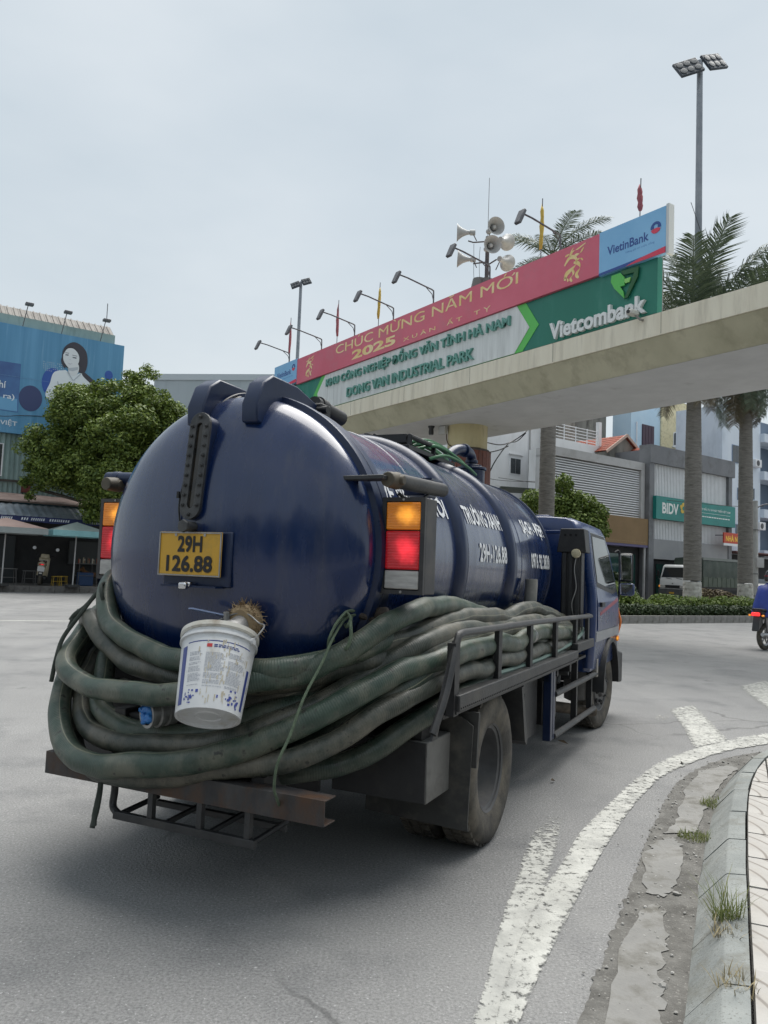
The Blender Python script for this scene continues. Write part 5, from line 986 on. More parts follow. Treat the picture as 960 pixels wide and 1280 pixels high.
# ---- picture lamps, flags, horns
LMP = mat('lamp_grey', (.10, .10, .11), (.16, .16, .17), scale=9, rough=.5, metal=.3)
for i, (s, lb) in enumerate(((-10.24, 'sign lamp arm at the far left end of banner above the blue panel'), (-7.83, 'sign lamp just right of the tall far floodlight mast'), (-5.67, 'sign lamp arm right of the second red flag'), (-3.46, 'sign lamp arm just right of the furled yellow flag at left'), (-1.48, 'sign lamp over the middle letters of the red banner'),
        (.89, 'sign lamp whose arm crosses the loudspeaker mast'), (3.34, 'sign lamp arm in front of the palm, above the gold ornament'))):
    if i == 0:
        lp0 = gate(thing('sign_lamp', lb, 'lamp', group='arm lamps lighting the banner'))
        MB().tube(smooth_path([(0, -.30, 8.7), (0, -.30, 9.42), (0, -.34, 9.52), (0, -.5, 9.55)], 4)+[Vector((0, -1.25, 9.66)), Vector((0, -1.55, 9.68))], .022, n=7).obj('arm', LMP, lp0)
        MB().tube([(0, -.30, 9.22), (0, -.36, 9.40), (0, -.60, 9.56)], .012, n=6).obj('brace', LMP, lp0)
        MB().prism([(-.09, -.24), (.09, -.24), (.10, .0), (.10, .14), (-.10, .14), (-.10, .0)], -.035, .045, Matrix.Translation((0, -1.60, 9.62)) @ rotm(R_(66), 0, 0)).obj('lamp_head', LMP, lp0, bevel=.015)
    else: lp0_ = copy_tree(lp0); lp0_['label'] = lb; lp = lp0_
    (lp0 if i == 0 else lp).location = (Matrix.Translation(GO) @ Matrix.Rotation(GR, 4, 'Z') @ Vector((s, 0, 0)))
FR = mat('flag_red', srgb('#8f4b55'), srgb('#a05c62'), scale=6, rough=.8); FY = mat('flag_yellow', srgb('#b89a3e'), srgb('#c9ad55'), scale=6, rough=.8)
for s, z0, z1, m, lb in ((-10.36, 9.2, 10.85, FR, 'furled red flag over the far left end of the banner'), (-6.86, 9.1, 10.6, FR, 'furled red flag to the right of the second sign lamp'), (-4.34, 9.1, 10.5, FY, 'furled yellow flag over the left half of the banner'), (2.67, 9.1, 10.6, FY, 'furled yellow flag in front of the palm fronds'), (5.55, 9.0, 9.95, FR, 'furled red flag above the right end of the banner')):
    f_ = gate(thing('flag', lb, 'flag', group='flags along the top of the banner')); w = MB(); n = 6
    g = random.Random(int(s*10)); pr = [(0, z0+.30)]+[(.022+.040*math.sin(math.pi*min(1, .15+.85*i/n))**.7*g.uniform(.75, 1.1), z0+.32+(z1-z0-.36)*i/n) for i in range(n)]+[(0, z1-.03)]
    w.lathe([(r, z) for r, z in pr], None, 9)
    w.v = [(x*(1.25 if k % 2 else .8)+s+.02*math.sin(z*3+s), y*(.55 if k % 3 else .9)-.26, z) for k, (x, y, z) in enumerate(w.v)]; w.obj('cloth', m, f_, smooth=180); MB().cyl((s, -.26, 8.7), (s+.02, -.26, z1+.08), .012, n=6).obj('pole', LMP, f_)
hm = gate(thing('loudspeaker_mast', 'steel mast on the banner carrying a cluster of grey horn loudspeakers', 'mast'))
MB().cyl((.43, 0.0, 6.9), (.43, 0, 10.55), .055, n=10).cyl((.43, 0, 10.5), (.43, 0, 12.2), .007, n=6).obj('pole', flat('mast_brown', (.10, .085, .09), .6), hm)
MB().cyl((.35, -.2, 9.05), (.35, -.2, 9.35), .22, .16, n=12).cyl((.55, -.1, 9.05), (.55, -.1, 9.32), .14, n=12).obj('base_drum', flat('drum_grey', (.16, .16, .155), .7), hm)
MB().tube([(.43, 0, 10.42), (.1, -.22, 10.44), (-.02, -.3, 10.5)], .02).tube([(.43, 0, 10.35), (.75, .1, 10.38)], .02).tube([(.43, 0, 9.85), (.1, -.2, 9.85)], .02).tube([(.43, 0, 9.75), (.8, 0, 9.8)], .02).obj('cross_arm', flat('mast_brown', 0, .6), hm)
HORN = mat('horn_grey', (.36, .36, .35), (.46, .46, .45), scale=6, rough=.45); iv = Matrix.Rotation(GR, 3, 'Z').inverted()
for p, dw, sc_ in (((.02, -.30, 10.72), (-1, .08, .0), 1), ((.02, -.25, 9.98), (-1, .1, .05), .95), ((.68, -.12, 10.62), (.30, -.95, -.08), 1), ((.66, -.18, 10.12), (.22, -.97, -.12), 1), ((.80, .2, 9.84), (.55, .8, .1), .95), ((.74, .25, 10.42), (.5, .8, .2), .95)):
    d = iv @ Vector(dw); M = frame(p, d); h = MB().lathe([(.055*sc_, -.16), (.075*sc_, -.15), (.075*sc_, -.02), (.05*sc_, 0), (.075*sc_, .10), (.12*sc_, .2), (.19*sc_, .29), (.235*sc_, .33), (.24*sc_, .34), (.228*sc_, .335), (.18*sc_, .285), (.11*sc_, .19), (.06*sc_, .08), (0, .06)], M, 26, True).obj('horn', HORN, hm, smooth=40)
    MB().lathe([(.0, .27), (.045, .25), (.07, .19), (.055, .12), (.02, .10)], M, 14).obj('horn_centre', HORN, h)
    MB().cyl(M @ Vector((0, 0, -.08)), tuple(M @ Vector((0, 0, -.08))[:2]) if False else (p[0]*.6+.43*.4, p[1]*.6, p[2]-.25), .014, n=6).obj('bracket', flat('mast_brown', 0, .6), h)
MB().tube(smooth_path([(.10, -.2, 10.4), (.12, -.2, 9.9), (.16, -.22, 9.5), (.2, -.2, 9.2)]), .006, n=5).tube(smooth_path([(.25, -.1, 10.3), (.25, -.12, 9.9), (.27, -.1, 9.3)]), .006, n=5).obj('cable', flat('black_wire', 0, .6), hm)
# ---- floodlight masts
def flood_mast(loc, h, w, r, label, yaw=0, ang=0):
    t = thing('floodlight_mast', label, 'mast', loc, yaw, 'high floodlight masts')
    MB().cyl((0, 0, 0), (0, 0, h), r, r*.6, n=12).obj('pole', mat('mast_galvanised', (.20, .22, .25), (.28, .30, .33), scale=2, rough=.5, metal=.3) if 'mast_galvanised' not in MATS else MATS['mast_galvanised'], t)
    for s in (-1, 1):
        M = Matrix.Translation((s*w*.27, -.1, h-.10*w+s*ang)) @ rotm(R_(-22), -math.atan2(ang, w*.27), R_(10*s))
        c = MB().box((0, 0, 0), (w*.47, .12, w*.36), M).obj('lamp_bank', flat('flood_dark', (.035, .045, .06), .5), t, bevel=.03)
        for i in range(2):
            for j in range(3): MB().lathe([(w*.062, 0), (w*.062, .03), (w*.045, .035), (0, .03)], M @ Matrix.Translation(((j-1)*w*.145, -.06, (i-.5)*w*.16)) @ rotm(R_(90)), 12).obj('lamp', flat('flood_lens', (.12, .125, .13), .3), c)
    return t
flood_mast((-7.2, 60, 0), 23.8, 1.55, .19, 'tall distant twin floodlight mast rising behind the left end of banner', .1, .17)
flood_mast((12.92, 32.4, 0), 24.0, 2.35, .2, 'tall twin floodlight mast at the right, rising above the palms', .25, .26)
# hanging cables below and behind the beam
def cable(name, label, paths, r=.018):
    mb = MB()
    for q in paths: mb.tube(smooth_path(q, 8), r, n=6)
    return tag(mb.obj(name, flat('black_cable', (.012, .012, .012), .6)), label, 'cable', 'overhead cables')
# ---------------------------------------------------------------- buildings on the right (own space: x along the frontage, y away from the street, z up)
RO = (14.7473, 44, 0); RR = math.atan2(.59765, .80176)
def rt_(o): o.location = RO; o.rotation_euler = (0, 0, RR); return o
def rpos(s, n, z=0): return tuple(Matrix.Translation(RO) @ Matrix.Rotation(RR, 4, 'Z') @ Vector((s, n, z)))
DGREY = mat('dark_grey_cladding', (.16, .165, .178), (.195, .20, .213), scale=.8, rough=.6, dirt=(.11, .112, .116), dscale=1.2); LGREY = mat('light_grey_render', (.46, .46, .465), (.53, .53, .535), scale=.8, rough=.8, dirt=(.38, .375, .37), dscale=1)
SLAT = mat('slat_white', (.72, .73, .75), (.78, .79, .81), scale=3, rough=.5); VOID = mat('recess_shade_tone', (.035, .037, .04), (.05, .05, .052), scale=2, rough=.8); TEAL = mat('bank_teal', srgb('#167a74'), srgb('#1b857e'), scale=1, rough=.4); BROWN = mat('brown_board', srgb('#7c6340'), srgb('#876d49'), scale=1, rough=.6)  # the near-black tone paints the shade of openings on flat panels
WHR = mat('white_render', (.72, .73, .74), (.80, .81, .82), scale=.7, rough=.8, dirt=(.56, .56, .55), dscale=.9, dlo=.52, dhi=.8, stretch=(1, 1, .35)); PANE = mat('window_pane', (.03, .035, .04), (.06, .07, .08), scale=1, rough=.08, spec=.7)
LBLUE = mat('light_blue_render', srgb('#bcd6e8'), srgb('#c8dfee'), scale=.8, rough=.8); PBLUE = mat('pale_blue_white_render', srgb('#ccd6e2'), srgb('#d8e0e9'), scale=.5, rough=.8, dirt=srgb('#b6c0cc'), dscale=.6, stretch=(1, 1, .4)); CRM = mat('cream_stone', srgb('#dccfa8'), srgb('#e6dbb8'), scale=3, rough=.85, dirt=srgb('#b3a680'), dscale=6)
TILER = mat('roof_tile_red', srgb('#8a4433'), srgb('#a2543f'), scale=6, rough=.8, dirt=srgb('#6d4436'), dscale=2); OLD = mat('weathered_grey_render', srgb('#77756f'), srgb('#95928a'), scale=1, rough=.9, dirt=srgb('#54524c'), dscale=1.5, stretch=(1, 1, .4)); TGL = mat('green_glass', (.02, .06, .055), (.03, .08, .07), scale=1, rough=.1, spec=.7)
def window(par, s, z, w, h, n, m_frame=None, mull=1, name='window', deep=.08):
    f = MB().b2((s-w/2, n-.03, z-h/2), (s+w/2, n+.02, z+h/2)).obj(name, m_frame or SLAT, par)
    gap = .05
    for i in range(mull):
        a = s-w/2+gap+(w-2*gap)*i/mull; b = s-w/2+gap+(w-2*gap)*(i+1)/mull
        MB().b2((a+.012, n-.042, z-h/2+gap), (b-.012, n-.031, z+h/2-gap)).obj('pane', PANE, f)
    return f
bb = rt_(thing('bank_building', 'dark grey bank building with white vertical louvres and teal name board', 'building'))
MB().b2((0, 0, 0), (8.35, 12, 8.9)).obj('wall', DGREY, bb)
MB().b2((-.30, -.45, 8.10), (8.55, .3, 9.12)).obj('parapet', DGREY, bb); MB().b2((-.30, -.4, 0), (.16, .2, 8.098)).obj('pilaster', DGREY, bb); MB().b2((7.92, -.4, 2.5), (8.3, .2, 8.098)).obj('pilaster', DGREY, bb)
for z0, z1 in ((6.26, 8.10), (3.84, 4.96)):
    MB().b2((.16, -.03, z0), (7.92, -.002, z1)).obj('louvre_back', flat('louvre_back_grey', (.25, .26, .27), .7), bb)
    mb = MB()
    for k in range(52): x = .22+k*.149; mb.b2((x, -.22, z0), (x+.095, -.05, z1))
    mb.obj('louvre', SLAT, bb, smooth=0, kind='stuff')
MB().b2((.16, -.35, 2.72), (7.92, -.05, 3.835)).obj('entrance_band', mat('light_grey_panel', (.26, .265, .275), (.31, .315, .325), scale=1, rough=.6), bb)
MB().b2((.2, -.04, .2), (7.9, -.01, 2.70)).obj('entrance_shade_panel', VOID, bb)  # flat dark panel painted as the shade of the entrance
for x in (.9, 2.6, 4.3, 6.0): MB().b2((x, -.08, .25), (x+1.4, -.05, 2.45)).obj('glass_door', TGL, bb)
sb = MB().b2((.03, -.62, 4.96), (8.28, -.40, 6.24)).obj('name_board', TEAL, bb)
WT = flat('board_white', (.78, .80, .79), .5)
def rlet(name, s, s0, s1, z, h, m, par, n, bold=0):
    v, f = text_fit(s, s1-s0, h, bold=bold); return MB().add(v, f, FX((s0+s1)/2, n, z)).obj(name, m, par, smooth=0)
rlet('lettering', 'BIDV', .60, 2.18, 5.60, .62, WT, sb, -.623, .03)
for k in range(5):
    a = 2*math.pi*k/5+.3; cx, cz = 2.66+.20*math.cos(a), 5.72+.20*math.sin(a)
    MB().prism([(cx+.15*math.cos(t)*1.0, cz+.13*math.sin(t)) for t in np.linspace(0, 2*math.pi, 12)[:-1]], 0, .02, FX(0, -.622, 0)).obj('flower_petal', flat('flower_gold', srgb('#d9b545'), .4), sb, smooth=0)
MB().prism([(2.66+.12*math.cos(t), 5.72+.12*math.sin(t)) for t in np.linspace(0, 2*math.pi, 12)[:-1]], .02, .03, FX(0, -.622, 0)).obj('flower_centre', TEAL, sb, smooth=0)
rlet('lettering', 'NGÂN HÀNG TMCP ĐẦU TƯ VÀ PHÁT TRIỂN VIỆT NAM', 3.1, 7.7, 5.86, .22, WT, sb, -.623, .01)
MB().b2((3.1, -.625, 5.62), (7.7, -.621, 5.635)).obj('rule_line', WT, sb)
g = random.Random(3); mb = MB(); x = 3.15
while x < 7.6: w = g.uniform(.08, .3); mb.b2((x, -.625, 5.38), (min(x+w, 7.65), -.621, 5.44)); x += w+.05
mb.obj('small_print', WT, sb)
# grey louvred shop building
gs = rt_(thing('shop_building', 'light grey building with fine horizontal louvres above a blank brown sign board', 'building'))
MB().b2((-7.95, .3, 0), (-.32, 1.1, 7.7)).obj('wall', LGREY, gs); MB().b2((-7.95, -.12, 7.62), (-.33, 1.1, 8.06)).obj('parapet', LGREY, gs); MB().b2((-.66, -.12, 4.9), (-.33, .29, 7.618)).obj('pilaster', LGREY, gs)
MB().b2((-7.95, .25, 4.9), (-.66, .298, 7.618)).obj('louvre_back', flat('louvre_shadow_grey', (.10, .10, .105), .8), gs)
mb = MB()
for k in range(21): z = 4.93+k*.128; mb.b2((-7.95, .02, z), (-.66, .22, z+.07))
mb.obj('louvre', SLAT, gs, smooth=0, kind='stuff')
MB().b2((-7.95, -.35, 3.44), (-.30, .2, 4.895)).obj('sign_board', BROWN, gs); MB().b2((-7.95, -.36, 3.30), (-.30, .2, 3.43)).obj('purple_strip', flat('strip_purple', srgb('#5a5578'), .6), gs)
mb = MB(); x = -7
while x < -.6: w = g.uniform(.06, .2); mb.b2((x, -.354, 3.56), (x+w, -.351, 3.61)); x += w+.05
mb.obj('small_print', flat('print_brown', srgb('#8d7652'), .6), gs)
MB().b2((-7.9, .22, .2), (-.4, .29, 3.28)).obj('shop_shade_panel', VOID, gs); MB().b2((-.55, -.3, .18), (-.45, -.2, 3.3)).obj('post', LGREY, gs)  # dark panel on the wall stands for the shaded shop opening
MB().b2((-3.2, .1, .3), (-.8, .2, 2.9)).obj('glass_front', TGL, gs)
# white house with window, balcony building
wh = rt_(thing('white_house', 'tall white rendered house with one narrow double window behind the shop', 'house'))
MB().b2((-8.6, 6, 0), (-2.15, 16, 13.2)).obj('wall', WHR, wh); window(wh, -4.35, 7.95, .95, 1.0, 6, mull=2); MB().b2((-4.95, 5.9, 8.62), (-3.75, 6.0, 8.70)).obj('window_hood', WHR, wh)
MB().cyl((-3.2, 5.93, 3), (-3.2, 5.93, 13), .05).obj('downpipe', flat('pipe_grey', (.4, .4, .4), .6), wh); MB().b2((-8.3, 5.94, 4.2), (-2.6, 5.99, 4.5)).obj('ledge', WHR, wh); MB().b2((-2.9, 5.97, 5.5), (-2.3, 5.995, 6.3)).obj('shutter', flat('shutter_grey', (.22, .23, .24), .6), wh)
bh = rt_(thing('balcony_house', 'white house top with a railed roof terrace above the louvred shop', 'house'))
MB().b2((-4.7, 3, 0), (-.38, 4.6, 8.75)).obj('wall', WHR, bh); MB().b2((-4.7, 2.9, 8.75), (-.38, 3.06, 9.30)).obj('parapet', WHR, bh); MB().b2((-.54, 3.07, 8.76), (-.38, 4.6, 9.32)).obj('parapet', WHR, bh)
rl = MB()
for z in (9.45, 9.62, 9.8, 9.98, 10.15): rl.cyl((-4.6, 2.98, z), (-.55, 2.98, z), .022, n=6)
for k in range(5): rl.cyl((-4.6+k*1.01, 2.98, 9.3), (-4.6+k*1.01, 2.98, 10.2), .028, n=6)
rl.obj('railing', SLAT, bh, smooth=60); MB().b2((-.62, 2.88, 9.30), (-.36, 3.1, 10.75)).obj('pillar', WHR, bh)
MB().b2((-2.1, 4.7, 8.0), (-.6, 6.5, 12.5)).obj('stair_head', OLD, bh); MB().b2((-4.5, 3.4, 9.5), (-4.1, 3.45, 10.3)).obj('laundry', flat('laundry_violet', srgb('#7b78b0'), .8), bh)
oh = rt_(thing('weathered_house', 'stained grey house rising behind the red tiled gables', 'house')); MB().b2((-1.2, 10, 0), (9.3, 18, 15)).obj('wall', OLD, oh)
for k in range(3): window(oh, .8+k*1.8, 12.2, .8, 1.0, 10, OLD, 1)
# red gabled roofs
def gable_roof(name, label, apex, w, h, n0, n1):
    t = rt_(thing(name, label, 'roof', group=None)); sx, sz = apex; a = math.atan2(h, w)
    MB().prism([(sx-w+.15, sz-h+.02), (sx, sz-.12), (sx+w-.15, sz-h+.02), (sx+w-.15, sz-h-1.2), (sx-w+.15, sz-h-1.2)], n0+.15, n1, Matrix(((1, 0, 0, 0), (0, 0, 1, 0), (0, 1, 0, 0), (0, 0, 0, 1)))).obj('gable_wall', OLD, t)
    for s in (-1, 1):
        M = Matrix.Translation((sx, 0, sz)) @ rotm(0, -s*a if s < 0 else a, 0)
        L_ = math.hypot(w, h); ln = MB()
        for k in range(int((n1-n0)/.22)):
            y = n0+k*.22
            for j in range(int(L_/.3)):
                x0 = s*(j*.3); x1 = s*(j*.3+.32); ln.add([(x0, y, .02+.012), (x1, y, .05), (x1, y+.20, .05), (x0, y+.20, .02+.012), (x0, y, -.02), (x1, y, 0), (x1, y+.2, 0), (x0, y+.2, -.02)], [(0, 1, 2, 3), (7, 6, 5, 4), (0, 4, 5, 1), (1, 5, 6, 2), (2, 6, 7, 3), (3, 7, 4, 0)], Matrix.Translation((sx, 0, sz)) @ rotm(0, a if s > 0 else -a, 0))
        ln.obj('roof_tiles', TILER, t, smooth=0, kind='stuff')
        MB().box((s*L_/2, n0-.03, .0), (L_, .06, .16), Matrix.Translation((sx, 0, sz)) @ rotm(0, a if s > 0 else -a, 0)).obj('barge_board', mat('barge_pale', srgb('#b9a295'), rough=.8) if 'barge_pale' not in MATS else MATS['barge_pale'], t)
    return t
gable_roof('gable_roof', 'upper red tiled gable roof with pale barge boards over the grey parapet', (.85, 10.05), 1.9, 1.2, 2.0, 6)
gable_roof('gable_roof', 'lower red tiled porch gable in front of the upper gable', (1.75, 9.35), 1.3, .8, 1.3, 2.6)
bl = rt_(thing('blue_house', 'light blue house wall with a dark plum shutter above the bank parapet', 'house')); MB().b2((9.55, 8, 0), (13.12, 9.6, 15.5)).obj('wall', LBLUE, bl)
f = MB().b2((10.85, 7.95, 11.35), (12.3, 8.02, 12.95)).obj('shutter', flat('shutter_plum', srgb('#4a3a48'), .6), bl)
for k in range(4): MB().b2((10.9+k*.345, 7.93, 11.42), (11.2+k*.345, 7.949, 12.88)).obj('shutter_leaf', flat('shutter_plum_leaf', srgb('#54434f'), .6), f)
MB().cyl((10.1, 7.9, 9), (10.1, 7.9, 13), .05).obj('downpipe', SLAT, bl)
ck = rt_(thing('cream_house', 'cream stone house with a pair of arched white windows under the palm fronds', 'house')); MB().b2((13.13, 7.9, 0), (18.2, 10, 15.3)).obj('wall', CRM, ck)
def arched(par, s, z, w, h, n):
    pts = [(s-w/2, z-h/2), (s+w/2, z-h/2)]+[(s+w/2*math.cos(t), z+h/2-w/2+w/2*math.sin(t)) for t in np.linspace(0, math.pi, 9)]
    fr_ = MB().prism(pts, 0, .06, FX(0, n, 0)).obj('arched_window', SLAT, par, smooth=0); q = [(s+(x-s)*.74, z+(y-z)*.86) for x, y in pts]; MB().prism(q, .061, .072, FX(0, n, 0)).obj('pane', PANE, fr_, smooth=0)
arched(ck, 14.85, 12.35, .42, 1.1, 7.9); arched(ck, 15.32, 12.35, .42, 1.1, 7.9); MB().b2((14.5, 7.78, 11.68), (15.65, 7.9, 11.78)).obj('sill', SLAT, ck); arched(ck, 17.1, 12.35, .42, 1.1, 7.9)
# pale blue-white building at the far right
pb2 = rt_(thing('apartment_building', 'pale blue white building with dark recessed balconies at the right edge', 'building')); MB().b2((11.3, 2, 0), (16.3, 5.5, 13.6)).obj('wall', PBLUE, pb2); MB().b2((16.3, 3.2, 0), (24, 5.5, 13.6)).obj('recess_wall', flat('recess_blue_grey', srgb('#6e7c8c'), .8), pb2)
for z in (3.6, 6.5, 9.2, 11.9): MB().b2((16.3, 1.7, z-.25), (24, 3.3, z+.35)).obj('balcony', PBLUE, pb2)
MB().b2((20, 1.9, 0), (24, 3.2, 13.6)).obj('pier', PBLUE, pb2)
for s, z, w, h in ((13.1, 10.4, 1.2, 1.25), (11.65, 7.68, .55, .5), (13.45, 7.68, .5, .85), (15.35, 7.85, .3, .8), (13.3, 5.2, .6, .8)): window(pb2, s, z, w, h, 2, flat('frame_grey_blue', srgb('#7f92aa'), .5) if 'frame_grey_blue' not in MATS else MATS['frame_grey_blue'], 2 if w > .8 else 1)
for z in (5.4, 8.2, 10.9): window(pb2, 17.6, z, 1.6, 1.6, 3.2, SLAT, 2)
for s, z, lb in ((15.4, 10.0, 'upper white air conditioner box on the pale blue wall beside the palm trunk'), (15.95, 5.62, 'lower white air conditioner box beside the utility pole')):
    a = rt_(thing('air_conditioner', lb, 'air conditioner', group='air conditioners on the right building')); c = MB().b2((s-.4, 1.62, z-.27), (s+.4, 1.97, z+.27)).obj('casing', SLAT, a, bevel=.03); MB().lathe([(.2, 0), (.2, .012), (.06, .02), (0, .02)], FX(s-.1, 1.618, z), 20).obj('fan_grille', flat('grille_dark', (.08, .08, .085), .6), a)
MB().b2((9.9, .2, 3.55), (24, 2, 3.62)).obj('canopy', flat('canopy_maroon', srgb('#6a4440'), .6), pb2); MB().b2((9.9, 1.95, .2), (24, 1.99, 3.5)).obj('shop_shade_panel', VOID, pb2)  # shade under the canopy is painted as a flat dark panel
for x in (14.6, 15.6, 17.5): MB().cyl((x, .4, .18), (x, .4, 3.55), .06).obj('canopy_post', LGREY, pb2)
MB().b2((14.3, .9, .9), (17.5, 1.0, 1.7)).obj('stall_panel', flat('stall_pale', (.42, .45, .46), .7), pb2)
ns = rt_(thing('hanging_sign', 'small red guesthouse sign with yellow letters right of the bank board', 'sign')); MB().b2((6.25, -1.06, 3.93), (8.75, -.98, 4.56)).obj('panel', mat('sign_red_orange', srgb('#b8412c'), srgb('#c54a30'), scale=2, rough=.5), ns); rlet('lettering', 'NHÀ NGHỈ', 6.45, 8.55, 4.26, .44, flat('sign_yellow', srgb('#f2c93c'), .5), ns, -1.063, .03); MB().b2((6.25, -1.055, 3.78), (8.75, -1.0, 3.925)).obj('lower_strip', SLAT, ns)
MB().cyl((6.4, -.98, 4.4), (6.4, -.41, 4.4), .03).cyl((8.2, -.98, 4.4), (8.2, -.38, 4.4), .03).obj('bracket', LMP, ns)
up = thing('utility_pole', 'pale concrete utility pole with a small lamp arm, right of the palms', 'pole', rpos(.35, -6.1)); MB().cyl((0, 0, 0), (0, 0, 5.7), .15, .11, n=12).obj('pole', mat('pole_concrete', (.36, .36, .35), (.45, .45, .44), scale=3, rough=.85), up); MB().tube(smooth_path([(0, 0, 5.3), (.35, -.1, 5.5), (.75, -.2, 5.55)]), .03).obj('arm', LMP, up); MB().lathe([(.03, 0), (.10, -.1), (.12, -.25), (0, -.28)], Matrix.Translation((.8, -.2, 5.62)), 12).obj('lamp', flat('lamp_dark', (.06, .06, .065), .5), up); MB().b2((-.02, -.25, 2.35), (.32, -.12, 2.85)).obj('meter_box', LGREY, up)
for z in (.9, 2.0, 4.2): MB().cyl((0, 0, z), (0, 0, z+.06), .16, n=12).obj('clamp_band', flat('pole_band', (.2, .2, .2), .6), up)
tag(MB().prism([(5.05, 34), (6.6, 34.4), (6.6, 36.2), (5.05, 36)], 5.28, 5.33).add([(5.05, 34, 5.33), (6.6, 34.4, 5.33), (6.6, 36.2, 5.42), (5.05, 36, 5.58)], [(0, 1, 2, 3)]).cyl((5.2, 36, 0), (5.2, 36, 5.3), .05).cyl((6.4, 36.1, 0), (6.4, 36.1, 5.3), .05).obj('canopy', mat('dark_green_sheet', (.035, .05, .04), (.06, .075, .06), scale=3, rough=.6)), 'dark green sheet canopy beside the white house, behind the tank turret', 'canopy')
cable('cable', 'loose black cables looping from the yellow column up to the beam', [[(3.0, 25.2, 5.75), (3.33, 26, 5.86), (3.94, 27, 5.97), (4.51, 28, 6.27), (4.94, 28, 6.58), (5.2, 28.5, 6.9)], [(5.0, 28, 6.6), (4.7, 28, 6.3), (4.29, 27.5, 6.09), (3.81, 27, 5.43), (3.6, 27, 5.0)], [(3.0, 25.3, 5.65), (3.4, 26.5, 5.62), (3.9, 27, 5.78), (4.3, 27.5, 6.02)]], .02)
cable('cable', 'thin dark cables crossing in front of the louvred shop and the teal board', [[(3.4, 38, 6.5), (5.76, 40, 6.33), (8.33, 42, 6.6), (9.4, 44, 7.03), (12.57, 44, 6.52), (14.7, 44, 6.15), (19.1, 44, 5.87), (19.4, 40, 5.5)], [(5.8, 40, 6.45), (8.3, 41.8, 6.5), (9.6, 42, 6.9)]], .014)
cable('cable', 'stay wire slanting down through the palm crowns from the right floodlight mast', [[(12.55, 32.3, 17.6), (13.1, 32, 15.6), (14.3, 31.5, 12.2)]], .012)
# ---------------------------------------------------------------- left side: billboard building, cafe front (own space as on the right)
LO = (-15.461, 38, 0); LR_ = math.atan2(.56849, .82269)
def lf(o): o.location = LO; o.rotation_euler = (0, 0, LR_); return o
def lpos(s, n, z=0): return tuple(Matrix.Translation(LO) @ Matrix.Rotation(LR_, 4, 'Z') @ Vector((s, n, z)))
COR = mat('green_corrugated_sheet', srgb('#849a98'), srgb('#94a9a6'), scale=1.2, rough=.6, dirt=srgb('#728886'), dscale=1.5, stretch=(1, 1, .3)); RSH = mat('brown_roof_sheet', srgb('#77736e'), srgb('#8b8781'), scale=1.5, rough=.7, dirt=srgb('#615a54'), dscale=2)
def corrug(x0, x1, y, z0, z1, pitch=.22, d=.05):
    mb = MB(); n = int((x1-x0)/pitch*4); off = [0, 0, -d, -d]
    for i in range(n+1):
        x = x0+(x1-x0)*i/n; yy = y+off[i % 4]; mb.v += [(x, yy, z0), (x, yy, z1)]
    mb.f = [(2*i, 2*i+2, 2*i+3, 2*i+1) for i in range(n)]; return mb
cb = lf(thing('corrugated_building', 'grey green corrugated sheet building carrying the blue billboard, brown sheet roof', 'building'))
MB().b2((-16, .3, 0), (1.9, 16, 12.9)).obj('wall', COR, cb); corrug(-16, 1.9, .28, 4.3, 7.6).obj('corrugated_sheet', COR, cb, smooth=0); corrug(-16, 1.75, 1.44, 12.0, 13.05, .3).obj('corrugated_sheet', COR, cb, smooth=0)
MB().b2((-2.7, 1.3, 12.1), (-2.0, 1.40, 12.95)).obj('panel_patch', flat('patch_teal', srgb('#4f7873'), .6), cb)
rf = MB()
for k in range(60): x = -16+k*.3; rf.add([(x, .9, 13.05), (x+.29, .9, 13.05), (x+.29, 1.8, 13.70), (x, 1.8, 13.70), (x, .9, 12.98), (x+.29, .9, 12.98)], [(0, 1, 2, 3), (4, 5, 1, 0)]).add([(x+.1, .88, 13.09), (x+.16, .88, 13.09), (x+.16, 1.8, 13.75), (x+.1, 1.8, 13.75)], [(0, 1, 2, 3)])
rf.b2((-16, .9, 12.94), (2.0, 16, 12.97)); rf.add([(2.0, .9, 13.05), (2.0, 1.8, 13.70), (2.0, 16, 13.70), (2.0, 16, 12.95), (2.0, .9, 12.95)], [(0, 1, 2, 3, 4)]); rf.add([(-16, 1.8, 13.70), (2.0, 1.8, 13.70), (2.0, 16, 13.70), (-16, 16, 13.70)], [(0, 1, 2, 3)]); rf.obj('roof', RSH, cb, smooth=0)
w_ = window(cb, -3.55, 5.95, 1.35, 1.55, .2, SLAT, 2); MB().b2((-16, .12, 4.95), (1.8, .22, 5.05)).obj('rail', flat('rail_dark', (.05, .045, .04), .7), cb)
MB().b2((-2.0, .1, 4.5), (-1.62, .24, 5.15)).obj('red_post', flat('post_red_brown', srgb('#5e2c28'), .7), cb)
# billboard
BB = mat('billboard_blue', srgb('#4f88ae'), srgb('#6098be'), scale=.8, rough=.5, dirt=srgb('#8fb2cb'), dscale=1.6, dlo=.58, dhi=.85, stretch=(3.5, 1, .15)); BD = flat('billboard_navy', srgb('#2b4b86'), .5); BW = flat('billboard_white', srgb('#dfe6ec'), .5); SKN = flat('print_skin', srgb('#d9dde2'), .5); HAIRP = flat('print_hair', srgb('#3c3a44'), .5)
bbd = lf(thing('billboard', 'large faded blue billboard with a printed woman in white, above the cafe', 'billboard')); BN = -.05
MB().b2((-12, BN, 7.22), (2.30, BN+.28, 12.36)).obj('panel', BB, bbd)
def bp_(name, pts, m, n): return MB().prism(pts, 0, .006, FX(0, n, 0)).obj(name, m, bbd, smooth=0)
def spl(pts, k=5): q = smooth_path([(x, y, 0) for x, y in pts+pts[:1]], k)[:-1]; return [(p.x, p.y) for p in q]
